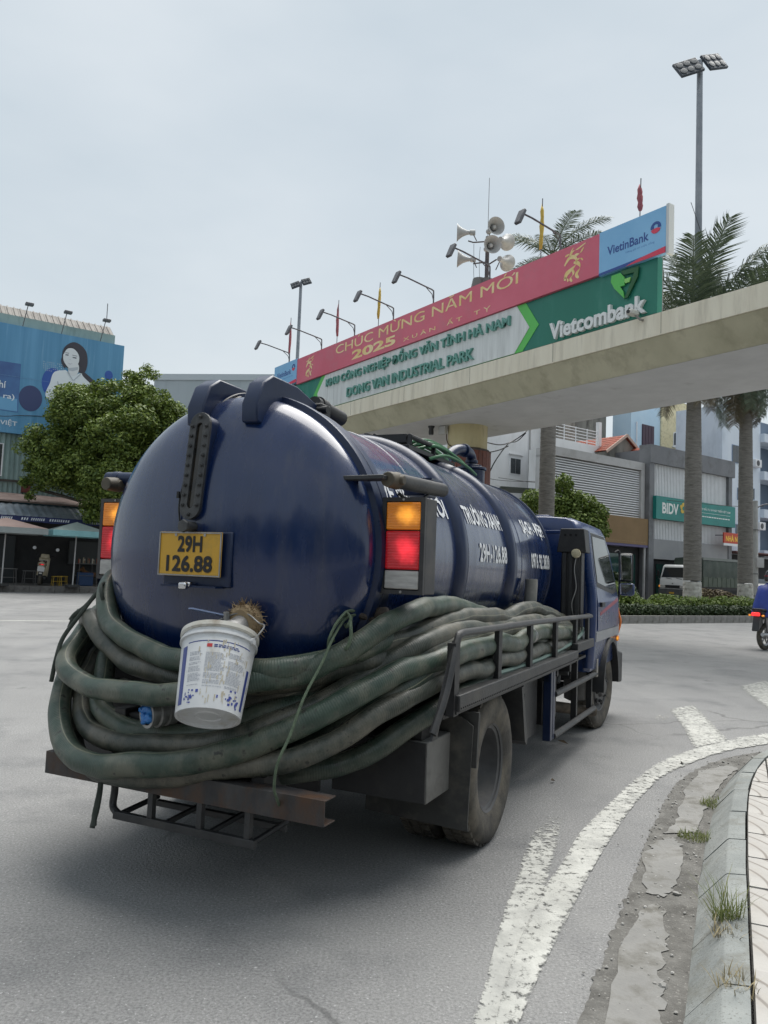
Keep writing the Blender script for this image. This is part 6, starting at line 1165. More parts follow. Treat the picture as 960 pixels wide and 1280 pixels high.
bp_('printed_disc', [( -1.92+.52*math.cos(t), 8.98+.62*math.sin(t)) for t in np.linspace(0, 6.28, 26)[:-1]], flat('billboard_plum', srgb('#39456f'), .5), BN-.002)
bp_('printed_disc', [(-.98+.50*math.cos(t), 9.9+.72*math.sin(t)) for t in np.linspace(0, 6.28, 26)[:-1]], flat('billboard_royal', srgb('#2f56a5'), .5), BN-.004)
bp_('printed_disc', [(1.62+.2*math.cos(t), 10.72+.24*math.sin(t)) for t in np.linspace(0, 6.28, 18)[:-1]], flat('billboard_royal', 0, .5), BN-.002)
bp_('printed_panel', [(-7, 8.3), (-2.42, 8.22), (-2.44, 10.55), (-7, 10.45)], mat('billboard_panel', srgb('#3a568b'), srgb('#4a76a8'), scale=.5, rough=.5), BN-.002)
bp_('printed_panel', [(-7, 8.32), (-2.46, 8.26), (-2.5, 8.85), (-7, 8.9)], flat('billboard_cyan', srgb('#6aa3cb'), .5), BN-.006)
hair = spl([(-.66, 11.3), (-.55, 11.75), (-.2, 12.05), (.15, 12.0), (.46, 11.7), (.56, 11.2), (.50, 10.75), (.35, 10.55), (.22, 10.6), (-.4, 10.75), (-.55, 10.95)])
bp_('printed_hair', hair, HAIRP, BN-.008); bp_('printed_hair', spl([(.38, 10.7), (.75, 10.45), (1.2, 10.05), (1.1, 9.95), (.7, 10.2), (.35, 10.5)]), HAIRP, BN-.016)
bp_('printed_torso', spl([(-.45, 10.62), (-.95, 10.42), (-1.1, 9.9), (-1.2, 9.1), (.2, 8.8), (1.25, 9.2), (1.22, 9.95), (.75, 10.38), (.28, 10.58), (-.08, 10.40)]), BW, BN-.012)
bp_('printed_neck', spl([(-.28, 10.95), (.12, 11.0), (.15, 10.6), (-.08, 10.38), (-.32, 10.6)]), SKN, BN-.018); bp_('printed_face', spl([(-.60, 11.35), (-.42, 11.68), (-.12, 11.72), (.12, 11.45), (.14, 11.1), (-.02, 10.85), (-.25, 10.72), (-.45, 10.88), (-.58, 11.1)]), SKN, BN-.022)
for pts in ([(-.50, 11.38), (-.36, 11.40), (-.36, 11.34), (-.50, 11.34)], [(-.16, 11.32), (.02, 11.32), (.02, 11.26), (-.16, 11.27)], [(-.52, 11.47), (-.34, 11.48), (-.34, 11.455), (-.52, 11.45)], [(-.18, 11.42), (.05, 11.40), (.05, 11.38), (-.18, 11.395)]): bp_('printed_eye', pts, flat('print_eye', srgb('#525866'), .5), BN-.027)
bp_('printed_mouth', [(-.38, 10.99), (-.26, 10.96), (-.14, 11.0), (-.25, 10.925)], flat('print_lip', srgb('#a9a3b4'), .5), BN-.027); bp_('printed_nose', [(-.33, 11.17), (-.25, 11.15), (-.24, 11.18)], flat('print_nose', srgb('#b9bdc8'), .5), BN-.027)
bp_('printed_hair', spl([(-.60, 11.42), (-.50, 11.70), (-.22, 11.80), (.05, 11.62), (.20, 11.2), (.22, 10.9), (.34, 11.2), (.28, 11.7), (-.1, 11.95), (-.5, 11.78), (-.64, 11.5)]), HAIRP, BN-.030); bp_('printed_hair', spl([(-.64, 11.3), (-.56, 11.0), (-.46, 10.72), (-.58, 10.78), (-.68, 11.05)]), HAIRP, BN-.030)
PSH1 = flat('print_grey', srgb('#b4bcc6'), .5)
for pts in ([(-.36, 10.72), (.12, 10.86), (.13, 10.74), (-.1, 10.62), (-.30, 10.62)], [(-.32, 10.56), (-.06, 10.18), (-.09, 10.16), (-.37, 10.53)], [(.24, 10.55), (-.06, 10.18), (-.03, 10.15), (.29, 10.52)], [(-.75, 10.0), (-.62, 9.5), (-.66, 9.2), (-.70, 9.2), (-.67, 9.5), (-.79, 10.0)], [(.72, 10.05), (.60, 9.55), (.66, 9.2), (.70, 9.2), (.65, 9.55), (.77, 10.05)], [(.0, 10.1), (.04, 9.6), (.02, 9.2), (.0, 9.2), (.01, 9.6), (-.03, 10.1)]): bp_('printed_fold', pts, PSH1, BN-.024)
bp_('printed_smile', [(-.34, 10.985), (-.26, 10.965), (-.18, 10.99), (-.26, 10.95)], BW, BN-.034)
mb = MB()
for i in range(11):
    for j in range(5):
        if (i+j) % 5: mb.prism([(-1.45+i*.09+.02*a, 10.45+j*.10+.02*b) for a, b in ((-1, 0), (0, -1), (1, 0), (0, 1))], 0, .004, FX(0, BN-.011, 0))
mb.obj('printed_dots', BW, bbd, smooth=0)
def blet(s, s0, s1, z, h, bold=.01): 
    v, f = text_fit(s, s1-s0, h, bold=bold); MB().add(v, f, FX((s0+s1)/2, BN-.022, z)).obj('lettering', BW, bbd, smooth=0)
blet('chí', -3.5, -3.02, 9.45, .34); blet('(đầu ra)', -4.15, -2.62, 8.93, .38); blet('- VIỆT', -3.35, -2.42, 7.68, .34); blet(',', -3.42, -3.36, 9.2, .1)
MB().b2((-12, BN-.015, 9.9), (2.3, BN-.012, 9.91)).obj('panel_seam', flat('seam_blue', srgb('#6f97bd'), .5), bbd)
fl3 = None
for s, lb in ((-2.35, 'small floodlight over the billboard, left one'), (-.60, 'small floodlight over the middle of the billboard'), (1.25, 'small floodlight and lightning rod over the right end of the billboard')):
    t = lf(thing('billboard_lamp', lb, 'lamp', group='floodlights above the billboard')); MB().tube([(s-.15, .1, 12.2), (s, -.2, 13.35)], .02).obj('arm', LMP, t); MB().box((s+.05, -.25, 13.42), (.36, .3, .12), None).obj('lamp_head', LMP, t, bevel=.02)
    if s > 1: MB().cyl((s+.05, -.2, 13.45), (s+.05, -.2, 14.3), .02, n=6).obj('rod', LMP, t)
tag(lf(MB().b2((3.0, 14, 0), (20, 30, 12)).b2((2.9, 13.8, 11.4), (20.1, 14, 12)).obj('warehouse', mat('grey_warehouse', srgb('#8f999f'), srgb('#9aa4aa'), scale=.3, rough=.8, dirt=srgb('#808a90'), dscale=.5, stretch=(1, 1, .3)))), 'plain grey warehouse', 'building') if False else None
gw = thing('flat_roof_building', 'plain grey flat topped building behind the tree and the tank', 'building', (-27.3, 90, 0), R_(-8)); MB().b2((0, 0, 0), (24, 20, 23.1)).obj('wall', mat('pale_grey_sheet', srgb('#9aa3a8'), srgb('#a6afb4'), scale=.15, rough=.8, dirt=srgb('#8d969c'), dscale=.2, stretch=(1, 1, .2)), gw); MB().b2((-.15, -.15, 22.6), (24.1, 0, 23.3)).obj('roof_edge', flat('edge_grey', srgb('#b3bbc0'), .7), gw)
MB().b2((-1.9, 2, 0), (-.01, 20, 22.4)).obj('side_wall', MATS['pale_grey_sheet'], gw)
# cafe front: tin awnings, printed valance, shade of the interior painted on the back wall
cf = lf(thing('cafe_building', 'open dark cafe front under grey tin awnings at the left', 'building'))
MB().b2((-14, -.2, .2), (6, .1, 4.3)).obj('back_wall', VOID, cf)
MB().add([(-14, -1.6, 4.05), (6, -1.6, 3.92), (6, .2, 4.38), (-14, .2, 4.5), (-14, -1.6, 3.98), (6, -1.6, 3.85)], [(0, 1, 2, 3), (4, 5, 1, 0)]).obj('upper_awning', mat('rust_awning', srgb('#7b6a64'), srgb('#8f7f79'), scale=2, rough=.8), cf, smooth=0)
MB().b2((-2.6, -1.5, 3.62), (5.5, -1.42, 3.95)).obj('fascia_board', flat('fascia_teal', srgb('#34505a'), .7), cf)
tin = MB()
for k in range(92):
    x = -10+k*.155; h = .035 if k % 2 else 0; x1 = x+.155; h1 = .035 if (k+1) % 2 else 0
    tin.add([(x, -3.2, 3.2+h), (x1, -3.2, 3.2+h1), (x1, -1.5, 3.82+h1), (x, -1.5, 3.82+h)], [(0, 1, 2, 3)])
tin.obj('tin_awning', mat('weathered_tin', srgb('#77808a'), srgb('#98a0a8'), scale=1.5, rough=.45, metal=.2, dirt=srgb('#5f666d'), dscale=3, stretch=(2, 1, 1)), cf, smooth=0)
va = MB()
for k in range(60): x = -10+k*.24; va.b2((x, -3.24, 2.98+.02*math.sin(k)), (x+.235, -3.21, 3.22))
va.obj('valance', mat('valance_navy', srgb('#28315c'), srgb('#323c6a'), scale=2, rough=.7), cf, smooth=0); mb = MB(); g = random.Random(4)
for x0, x1 in ((-3.3, -2.85), (-2.5, -2.2), (-2.1, -1.55), (-1.35, -.55), (.2, .9)):
    x = x0
    while x < x1: w = g.uniform(.05, .09); mb.add([(x, -3.245, 3.05), (x+w*.7, -3.245, 3.05), (x+w*.7+.03, -3.245, 3.16), (x+.03, -3.245, 3.16)], [(0, 1, 2, 3)]); x += w+.02
mb.obj('valance_print', BW, cf, smooth=0, kind='stuff')
for x in (-6, 2.0, 4.5): MB().cyl((x, -3.0, .25), (x, -3.0, 3.3), .04).obj('awning_post', LGREY, cf)
MB().b2((-3.2, -.6, .25), (-2.2, -.3, 2.4)).obj('drinks_cabinet', flat('cabinet_dark', srgb('#2d3438'), .4), cf); MB().b2((.2, -.5, 1.2), (2.6, -.3, 2.3)).obj('wall_shelf', flat('shelf_grey', srgb('#4a4e4f'), .7), cf)
# umbrellas
def umbrella(s, n, z, hx, hy, top, m, mv, label):
    t = lf(thing('market_umbrella', label, 'umbrella', group='cafe umbrellas')); c = [(s-hx, n-hy, z), (s+hx, n-hy, z), (s+hx, n+hy, z), (s-hx, n+hy, z), (s, n, top)]
    k = MB(); 
    for i in range(4):
        a, b = Vector(c[i]), Vector(c[(i+1) % 4]); ap = Vector(c[4]); md = (a+b)/2+Vector((0, 0, -.03)); q = ((a+b)/2).lerp(ap, .5)+Vector((0, 0, -.04)); k.add([a, md, b, b.lerp(ap, .5), ap, a.lerp(ap, .5), q], [(0, 1, 6, 5), (1, 2, 3, 6), (6, 3, 4), (5, 6, 4)])
    cn = k.obj('canopy', m, t, smooth=60); v = MB()
    for i in range(4): a, b = Vector(c[i]), Vector(c[(i+1) % 4]); d = Vector((0, 0, -.24)); v.add([a, b, b+d, a+d], [(0, 1, 2, 3)])
    v.obj('valance', mv, t, smooth=0); MB().cyl((s, n, .25), (s+.03, n, top), .028, n=8).obj('pole', LGREY, t); MB().box((s, n, .30), (.5, .5, .1)).obj('base', flat('base_dark', (.05, .05, .05), .8), t)
    rb = MB()
    for p in c[:4]: rb.cyl((s, n, top-.05), (p[0], p[1], p[2]-.02), .012, n=5)
    rb.obj('ribs', LGREY, t); return t
umbrella(-.60, -5.0, 2.62, 1.12, 1.0, 3.02, mat('umbrella_grey_teal', srgb('#8b9894'), srgb('#98a5a0'), scale=2, rough=.8), mat('umbrella_aqua', srgb('#7fb0b4'), srgb('#8cbcc0'), scale=2, rough=.8), 'cafe umbrella with grey top and pale aqua valance, left of the tail light')
umbrella(-3.36, -5.0, 2.62, 1.45, 1.0, 3.02, mat('umbrella_brown_pink', srgb('#83706a'), srgb('#907d77'), scale=2, rough=.8), mat('umbrella_stone', srgb('#8a9292'), srgb('#969e9e'), scale=2, rough=.8), 'cafe umbrella with dusty pink brown top at the left picture edge')
# stools, tables
STL = flat('stool_dark_steel', (.13, .13, .13), .6); YST = mat('stool_yellow', srgb('#a88a2e'), srgb('#bfa03a'), scale=4, rough=.6)
def stool(s, n, w, h, m, label, grp, table=False, top=None, low=True):
    t = lf(thing('cafe_table' if table else 'stool', label, 'table' if table else 'stool', group=grp)); b = MB()
    MB().b2((s-w/2, n-w/2, .25+h-.035), (s+w/2, n+w/2, .25+h)).obj('table_top' if table else 'seat', top or m, t, bevel=.008)
    for a in (-1, 1):
        for c in (-1, 1): MB().cyl((s+a*w*.46, n+c*w*.46, .25), (s+a*w*.40, n+c*w*.40, .25+h-.035), .016, n=6).obj('leg', m, t)
    if low:
        for a in (-1, 1): b.cyl((s-w*.42, n+a*w*.42, .25+h*.45), (s+w*.42, n+a*w*.42, .25+h*.45), .012, n=6)
        b.obj('rung', m, t)
    return t
stool(-2.9, -3.6, .62, .70, STL, 'small dark steel cafe table left of the parked scooter', 'cafe tables', True); stool(-2.0, -3.2, .5, .62, STL, 'dark steel stool close to the left of the scooter', 'cafe stools')
stool(-3.6, -3.0, .5, .62, STL, 'dark steel stool at the left picture edge', 'cafe stools'); stool(-.95, -3.6, .38, .42, YST, 'small yellow plastic stool beside the scooter', 'yellow stools'); stool(-.60, -3.1, .38, .42, YST, 'yellow plastic stool behind the smaller one, toward the counter', 'yellow stools')
ct = stool(.45, -2.8, .9, 1.02, STL, 'steel counter stacked with goods under the aqua umbrella', 'cafe counters', True)
g = random.Random(9)
for k in range(14):
    m = flat('goods_%d' % (k % 4), (srgb('#8a4a3a'), srgb('#b9b4a8'), srgb('#6b5a4a'), srgb('#9a8f7a'))[k % 4], .6); m.name = 'goods_colour'
    tag(lf(MB().cyl((.05+k*.066, -3.12+.15*(k % 3), 1.271), (.05+k*.066, -3.12+.15*(k % 3), 1.271+g.uniform(.12, .28)), .03, n=8).obj('bottle', m)), 'small bottle or jar standing on the steel cafe counter', 'bottle', 'goods on the cafe counter')
tag(lf(MB().box((1.5, -2.6, .65), (.7, .6, .8)).obj('crate', flat('crate_blue', srgb('#2c4a78'), .6), bevel=.03)), 'blue crate beside the cafe counter under the aqua umbrella', 'crate')
tag(lf(MB().box((.45, -2.75, .55), (.62, .5, .6)).obj('crate', flat('crate_blue2', srgb('#34507a'), .6), bevel=.03)), 'blue crate standing beneath the steel cafe counter', 'crate')
# overhead wire at the left
cable('cable', 'thin black wire hanging across the bottom of the billboard', [[(-30, 34, 8.3), (-20, 35.5, 7.95), (-17.9, 36, 7.92), (-16.75, 37, 8.17), (-12, 40, 8.6)]], .016)
# ---------------------------------------------------------------- trees, palms, hedges
LEAF = mat('street_tree_leaf', (.05, .095, .016), (.24, .31, .06), rough=.55, island=True, trans=.18); HEDGE = mat('hedge_leaf', (.07, .12, .02), (.20, .27, .05), rough=.6, island=True, trans=.2); HEDGD = mat('dark_hedge_leaf', (.022, .045, .016), (.06, .09, .03), rough=.6, island=True, trans=.12)
BARK = mat('grey_bark', (.07, .06, .05), (.13, .115, .095), scale=8, rough=.9, bump=.4, bscale=30)
tr_ = thing('street_tree', 'dense rounded green street tree in front of the billboard', 'tree', lpos(1.1, -4.2, .25)); tr_.scale = (1.07, 1.07, 1.02); g = random.Random(21)
cl = [((0, 0, 6.2), (2.3, 2.0, 1.9)), ((1.8, .5, 6.3), (1.3, 1.2, 1.1)), ((1.0, .8, 6.9), (1.2, 1.1, 1.0)), ((.5, -1.3, 6.0), (1.1, .9, 1.0)), ((.9, -1.0, 5.6), (.9, .8, .8)), ((-2.0, -.4, 8.3), (.55, .5, .5)), ((.9, -.2, 9.35), (.6, .5, .45)), ((3.5, -.2, 6.4), (.7, .6, .5)), ((-3.3, -.2, 4.2), (.6, .5, .45))]
for c, r in (((-1.9, 0, 6.9), 1.25), ((-2.6, -.2, 5.9), 1.1), ((-2.2, -.5, 4.9), 1.15), ((-.9, -.4, 7.9), 1.25), ((.4, 0, 8.35), 1.1), ((1.5, 0, 7.7), 1.2), ((2.5, .1, 6.9), 1.15), ((2.7, 0, 5.8), 1.2), ((1.6, -.6, 5.0), 1.3), ((.2, -.9, 5.0), 1.3), ((-1.1, -.9, 4.4), 1.15), ((-.2, -.6, 3.9), 1.0), ((1.0, -.5, 3.9), 1.0), ((2.2, -.2, 4.3), 1.0), ((-.3, 1.2, 6.5), 1.8), ((-1.2, -1.2, 6.1), 1.2), ((.8, -1.3, 6.6), 1.3), ((-3.1, 0, 5.2), .7), ((3.2, 0, 7.2), .7), ((-.1, -1.4, 7.4), .9), ((1.8, -1.1, 8.2), .6)):
    cl.append((c, (r*g.uniform(.9, 1.15), r, r*g.uniform(.75, .95))))
for k in range(26):
    d = Vector((g.gauss(0, 1), g.gauss(0, 1), g.gauss(0, 1))).normalized(); r = g.uniform(.75, 1.1); cl.append(((d.x*2.6, d.y*1.7, 6.0+d.z*2.5), (r, r, r*.85)))
sub = []
for c, r in cl:
    for k in range(9):
        d = Vector((g.gauss(0, 1), g.gauss(0, 1), g.gauss(0, 1))).normalized(); q = g.uniform(.26, .60)*r[0]; sub.append((tuple(c[i]+d[i]*r[i]*.85 for i in range(3)), (q, q, q*.75)))
link('crown', leaf_mesh(sub, 150000, .07, 3, .55, .12), LEAF, tr_)
mb = MB().tube(smooth_path([(0, 0, 0), (.05, 0, 1.5), (-.05, 0, 3.0), (.05, 0, 5.0)]), .2, 10)
for c, r in cl[1:14]: mb.tube(smooth_path([(0, 0, 2.6+g.random()), (c[0]*.4, c[1]*.4, c[2]*.55+1.4), c]), .07, 6)
mb.obj('trunk', BARK, tr_, smooth=60)
# palms
PTR = mat('palm_trunk_grey', (.16, .15, .135), (.23, .215, .195), scale=5, rough=.9, bump=.3, bscale=30, dirt=(.10, .095, .085), dscale=3, stretch=(1, 1, 5)); PWH = mat('limewashed_trunk', (.46, .44, .41), (.58, .56, .52), scale=5, rough=.9, dirt=(.25, .23, .2), dscale=6); PSH = mat('palm_crownshaft', (.10, .13, .07), (.16, .18, .10), scale=3, rough=.6, stretch=(1, 1, .3))
PLF = mat('palm_leaf', (.05, .075, .045), (.13, .17, .10), rough=.5, island=True, trans=.1); PDR = mat('palm_leaf_dry', (.10, .085, .055), (.20, .17, .115), rough=.8, island=True)
def frond_mesh(Lf, sag, seed, n=80, ll=.95):
    g = random.Random(seed); pts = []
    for i in range(13):
        t = i/12; pts.append(Vector((Lf*(t-.16*sag*t*t*t), 0, -sag*Lf*.42*t**2.1+.12*Lf*t*(1-t))))
    mb = MB().tube(pts, [.045*(1-i/12)+.008 for i in range(13)], 5)
    for i in range(n):
        t = .10+.9*i/(n-1); k = min(int(t*12), 11); p = pts[k].lerp(pts[k+1], t*12-k); tg = (pts[k+1]-pts[k]).normalized(); ln = ll*(math.sin(math.pi*(.12+.80*t))**.6)*g.uniform(.8, 1.1)
        for s in (-1, 1):
            side = Vector((0, s, 0)); upv = tg.cross(side)*(-s); a = g.uniform(-.25, .6)
            d = (side*math.cos(a)+Vector((0, 0, 1))*math.sin(a)*.9+tg*(.35+.5*t)).normalized(); w = tg*.024*g.uniform(.8, 1.3); m1 = p+d*ln*.55; e = p+d*ln+Vector((0, 0, -ln*g.uniform(.22, .5)))
            mb.add([p-w*.6, p+w*.6, m1+w, m1-w, e], [(0, 1, 2, 3), (3, 2, 4)])
    me = mb.mesh('frond', 0); me.materials.append(PLF); return me
FM = [frond_mesh(3.9, s, i) for i, s in enumerate((.35, .6, .9, 1.1))]; FDRY = FM[3].copy(); FDRY.materials.clear(); FDRY.materials.append(PDR)
def palm(loc, h, r, sc, label, seed, n=20, dry=5, elmax=80, white=1.25, elmin=-62):
    g = random.Random(seed); t = thing('palm_tree', label, 'palm', loc, 0, 'royal palms on the median'); prof = []
    k = int(h/.16)
    for i in range(k+1):
        z = h*i/k; rr = r*(1.0+.22*math.exp(-z/.8)-.18*z/h+.10*math.sin(math.pi*min(1, z/h))); prof += [(rr, z), (rr*1.012, z+.02), (rr*.985, z+.05)]
    MB().lathe([q for q in prof if q[1] > white], None, 20).obj('trunk', PTR, t, smooth=60); MB().lathe([q for q in prof if q[1] <= white]+[(r*1.04, white+.0)], None, 20).obj('painted_base', PWH, t, smooth=60)
    MB().lathe([(r*.86, h), (r*1.05, h+.35), (r*.95, h+1.0), (r*.5, h+1.7), (.05, h+2.0)], None, 16).obj('crownshaft', PSH, t, smooth=60)
    for i in range(n):
        el = R_(elmax-(elmax-elmin)*((i+.5)/n)**.95); az = i*2.39996+g.uniform(-.25, .25); d = i >= n-dry
        me = FDRY if d else FM[0 if el > .9 else 1 if el > .3 else 2 if el > -.2 else 3]
        o = link('frond', me, None, t); o.location = (.1*math.cos(az), .1*math.sin(az), h+1.55+.5*max(0, el)); o.rotation_euler = (g.uniform(-.2, .2), -el, az); s_ = sc*g.uniform(.88, 1.1)*(.60+.40*max(0, math.sin(el))); o.scale = (s_, s_, s_)
        o.rotation_mode = 'XYZ'
    return t
MO = (11.06, 28.36); MD = (.83, .5577)
def mpos(s, n, z=.25): return (MO[0]+MD[0]*s-MD[1]*n, MO[1]+MD[1]*s+MD[0]*n, z)
palm(mpos(3.42, 2.2), 9.2, .335, 1.22, 'thick trunked palm directly left of the farther right palm, in front of the bank board', 4, n=32, dry=8, elmax=88, elmin=-46)
palm(mpos(7.2, 2.2), 9.6, .30, 1.3, 'rightmost tall palm with hanging fronds near the right picture edge', 9, n=38, dry=5, elmax=78, elmin=-68)
palm(mpos(-5.0, 2.2), 10.9, .27, .64, 'tall palm behind the beam, its trunk between white house and truck cab', 14, n=28, dry=2, elmax=50, white=1.0)
# hedges and shrubs on the median
def hedge(name, label, segs, n, size, m, seed, cat='hedge'): return tag(link(name, leaf_mesh(segs, n, size, seed, .5, .55), m), label, cat)
g = random.Random(31)
hedge('low_hedge', 'low dark trimmed hedge along the front edge of the median kerb', [(mpos(-12+k*.3, .55+g.uniform(-.05, .05), .40+g.uniform(-.02, .03)), (.28, .28, .22)) for k in range(100)], 26000, .055, HEDGD, 5)
hedge('median_hedge', 'bright green trimmed hedge behind the low dark one on the median', [(mpos(-12+k*.32, 1.35+g.uniform(-.15, .15), (.40 if -1.0 < -12+k*.32 < 1.0 else .58)+g.uniform(-.10, .12)), (.38, .45, .30)) for k in range(95)], 30000, .06, HEDGE, 6)
hedge('rounded_shrub', 'rounded bright green shrub right beside the truck mirrors', [(mpos(-1.8, 1.7, .85), (.62, .6, .50)), (mpos(-1.35, 1.8, .75), (.5, .5, .45)), (mpos(-2.4, 1.8, .75), (.5, .5, .4))], 6000, .06, HEDGE, 7, 'shrub')
hedge('dark_shrub', 'dark upright shrub between the mirror and the white truck cab', [(mpos(-.55, 2.5, 1.1), (.4, .4, .62)), (mpos(-.35, 2.4, .8), (.4, .4, .5)), (mpos(-.95, 2.6, 1.35), (.3, .3, .4))], 4500, .065, HEDGD, 8, 'shrub')
hedge('rounded_shrub', 'round light green shrub in front of the white truck cab', [(mpos(.2, 2.0, .45), (.6, .5, .26)), (mpos(1.3, 2.0, .62), (.6, .5, .34))], 5000, .06, HEDGE, 9, 'shrub')
hedge('dry_shrub', 'brownish reddish leafy shrub heap between the two right palm trunks', [(mpos(4.9, 2.7, .85), (.6, .5, .36)), (mpos(5.8, 2.7, .82), (.8, .5, .36)), (mpos(6.5, 2.6, .75), (.5, .5, .3))], 5000, .07, mat('brown_leaf', (.075, .05, .035), (.20, .16, .085), rough=.8, island=True), 10, 'shrub')
st_ = thing('ornamental_tree', 'small clipped light green tree behind the truck cab roof', 'tree', (7.35, 32, .25)); oc = [((-.05, 0, 5.05), (.42, .42, .40)), ((-.75, 0, 4.1), (.8, .6, .45)), ((.0, 0, 4.15), (.7, .6, .55)), ((.75, .1, 4.25), (.7, .6, .42)), ((1.35, 0, 3.9), (.5, .5, .40)), ((-1.25, 0, 4.35), (.5, .5, .4)), ((.3, 0, 3.5), (1.4, .9, .5)), ((1.0, 0, 3.2), (.9, .7, .5)), ((.45, 0, 4.55), (.4, .4, .25))]
link('crown', leaf_mesh(oc, 11000, .075, 12, .5, .4), HEDGE, st_); MB().tube(smooth_path([(0, 0, 0), (.1, 0, 1.6), (-.05, 0, 3.2), (-.05, 0, 4.7)]), .06, 8).tube(smooth_path([(.05, 0, 2.2), (.6, 0, 3.3), (1.1, 0, 3.8)]), .035, 6).tube(smooth_path([(.05, 0, 2.4), (-.6, 0, 3.4), (-1, 0, 3.9)]), .035, 6).obj('trunk', BARK, st_, smooth=60)
# trees across the road behind the camera, seen only as the dark band mirrored in the tank
sg = [((-60+k*2.1+g.uniform(-1, 1), -21+g.uniform(-2, 2)-abs(k-28)*.15, 4.0+g.uniform(-.6, 1.6)), (2.6, 2.0, 3.8+g.uniform(-.8, 1.4))) for k in range(60)]
tag(link('tree_line', leaf_mesh(sg, 40000, .30, 13, .3, .4), HEDGD), kind='stuff')

# ---------------------------------------------------------------- vehicles, people, dog
WHP = mat('white_vehicle_paint', (.60, .61, .61), (.66, .67, .67), scale=2, rough=.3, coat=.3); TARP = mat('dark_green_tarp', (.030, .045, .036), (.048, .064, .052), scale=1.5, rough=.65, bump=.3, bscale=5, dirt=(.07, .08, .07), dscale=2); OLV = mat('olive_body_board', (.06, .08, .06), (.09, .11, .085), scale=2, rough=.6)
def simple_wheel(par, c, r, w, rim=RIM, n=28, name='wheel'):
    A = Matrix.Translation(c) @ XA(); t = MB().lathe([(r*.62, -w*.42), (r*.85, -w/2), (r*.97, -w*.35), (r, 0), (r*.97, w*.35), (r*.85, w/2), (r*.62, w*.42)], A, n, False).obj(name, RUB, par, smooth=50)
    MB().lathe([(r*.63, -w*.4), (r*.5, -w*.25), (r*.2, -w*.42), (0, -w*.42)], A, n, False).lathe([(r*.63, w*.4), (r*.5, w*.25), (r*.2, w*.42), (0, w*.42)], A, n, False).obj('rim', rim, t, smooth=40); return t
XS_ = Matrix(((0, 0, 1, 0), (1, 0, 0, 0), (0, 1, 0, 0), (0, 0, 0, 1)))
wt = thing('delivery_truck', 'white cab truck with dark green tarpaulin body parked beyond the median', 'truck', rpos(1.95, -2.2, .42), math.atan2(.80176, -.59765))
wt.scale = (.86,)*3
cabw = MB().prism([(1.55, .55), (3.10, .55), (3.16, .95), (3.12, 1.30), (2.78, 2.22), (2.60, 2.30), (1.62, 2.30), (1.55, 2.2)], -.95, .95, XS_).obj('cab', WHP, wt, bevel=.07)
MB().add([(-.84, 3.06, 1.50), (.84, 3.06, 1.50), (.78, 2.83, 2.12), (-.78, 2.83, 2.12)], [(0, 1, 2, 3)]).obj('windscreen', GLASS, cabw, smooth=0)
for s in (-1, 1):
    MB().prism([(1.75, 1.40), (2.92, 1.40), (2.70, 2.08), (1.75, 2.08)], s*.953-.004, s*.953+.004, XS_).obj('side_window', GLASS, cabw, smooth=0); MB().box((s*.66, 3.15, .93), (.34, .05, .17)).obj('headlight', LW, cabw, bevel=.02)
    MB().box((s*.92, 3.12, .94), (.1, .08, .16)).obj('indicator', LA, cabw, bevel=.02); m_ = MB().box((s*1.12, 3.0, 1.72), (.17, .06, .34)).obj('mirror', BLK, cabw, bevel=.02); MB().tube([(s*.93, 2.95, 2.0), (s*1.12, 3.0, 1.95), (s*1.12, 3.0, 1.5), (s*.95, 3.05, 1.35)], .015).obj('mirror_arm', BLK, m_)
MB().b2((-.94, 3.02, .42), (.94, 3.24, .80)).obj('front_bumper', mat('grey_bumper', (.06, .063, .066), (.09, .092, .095), scale=3, rough=.5), wt, bevel=.03); MB().b2((-.55, 3.155, .84), (.55, 3.172, 1.02)).obj('grille', BLK, wt)
MB().b2((-.17, 3.242, .50), (.17, 3.25, .60)).obj('number_plate', flat('plate_yellow_far', (.55, .33, .04), .5), wt); MB().tube([(-.6, 3.10, 1.40), (-.2, 3.08, 1.46)], .012).tube([(.1, 3.10, 1.40), (.5, 3.08, 1.46)], .012).obj('wiper', BLK, cabw)
MB().prism([(-.07, 1.12), (0, 1.16), (.07, 1.12), (0, 1.10)], 0, .01, Matrix.Translation((0, 3.16, 0)) @ PR(0, 0, 0)).obj('emblem', CHROME, cabw, smooth=0)
bd = MB().b2((-1.0, -2.9, 1.0), (1.0, 1.42, 1.62)).obj('cargo_body', OLV, wt)
for k in range(9): MB().b2((-1.02, -2.85+k*.52, 1.0), (-1.0, -2.79+k*.52, 1.6)).obj('body_post', OLV, bd)
mb = MB(); n = 19; pr = [(-1.0, 1.55), (-1.01, 2.62), (-.92, 2.78), (0, 2.86), (.92, 2.78), (1.01, 2.62), (1.0, 1.55)]
for i in range(n):
    y = -2.92+4.36*i/(n-1); sg_ = .02*math.cos(i*math.pi*2/3); mb.v += [(x*(1+sg_*.6), y, z-(.0 if z < 1.6 else .03-sg_)) for x, z in pr]
q = len(pr); mb.f = [(i*q+j, i*q+j+1, (i+1)*q+j+1, (i+1)*q+j) for i in range(n-1) for j in range(q-1)]+[tuple(range(q)), tuple(range((n-1)*q, n*q))]; mb.obj('tarpaulin', TARP, wt, smooth=40)
MB().b2((-1.015, -2.92, 2.66), (-.90, 1.44, 2.82)).obj('tarp_edge', flat('tarp_edge_pale', (.20, .22, .21), .6), wt); MB().b2((-.4, -2.8, .62), (.4, 3, .82)).b2((-.9, -2.7, .82), (.9, 1.4, .99)).obj('chassis', BLK, wt); MB().b2((-.95, -.9, .5), (-.7, -.2, .9)).obj('fuel_tank', BLK, wt)
for s in (-1, 1):
    for y in (2.35, -1.5): simple_wheel(wt, (s*.80, y, .40), .40, .24)
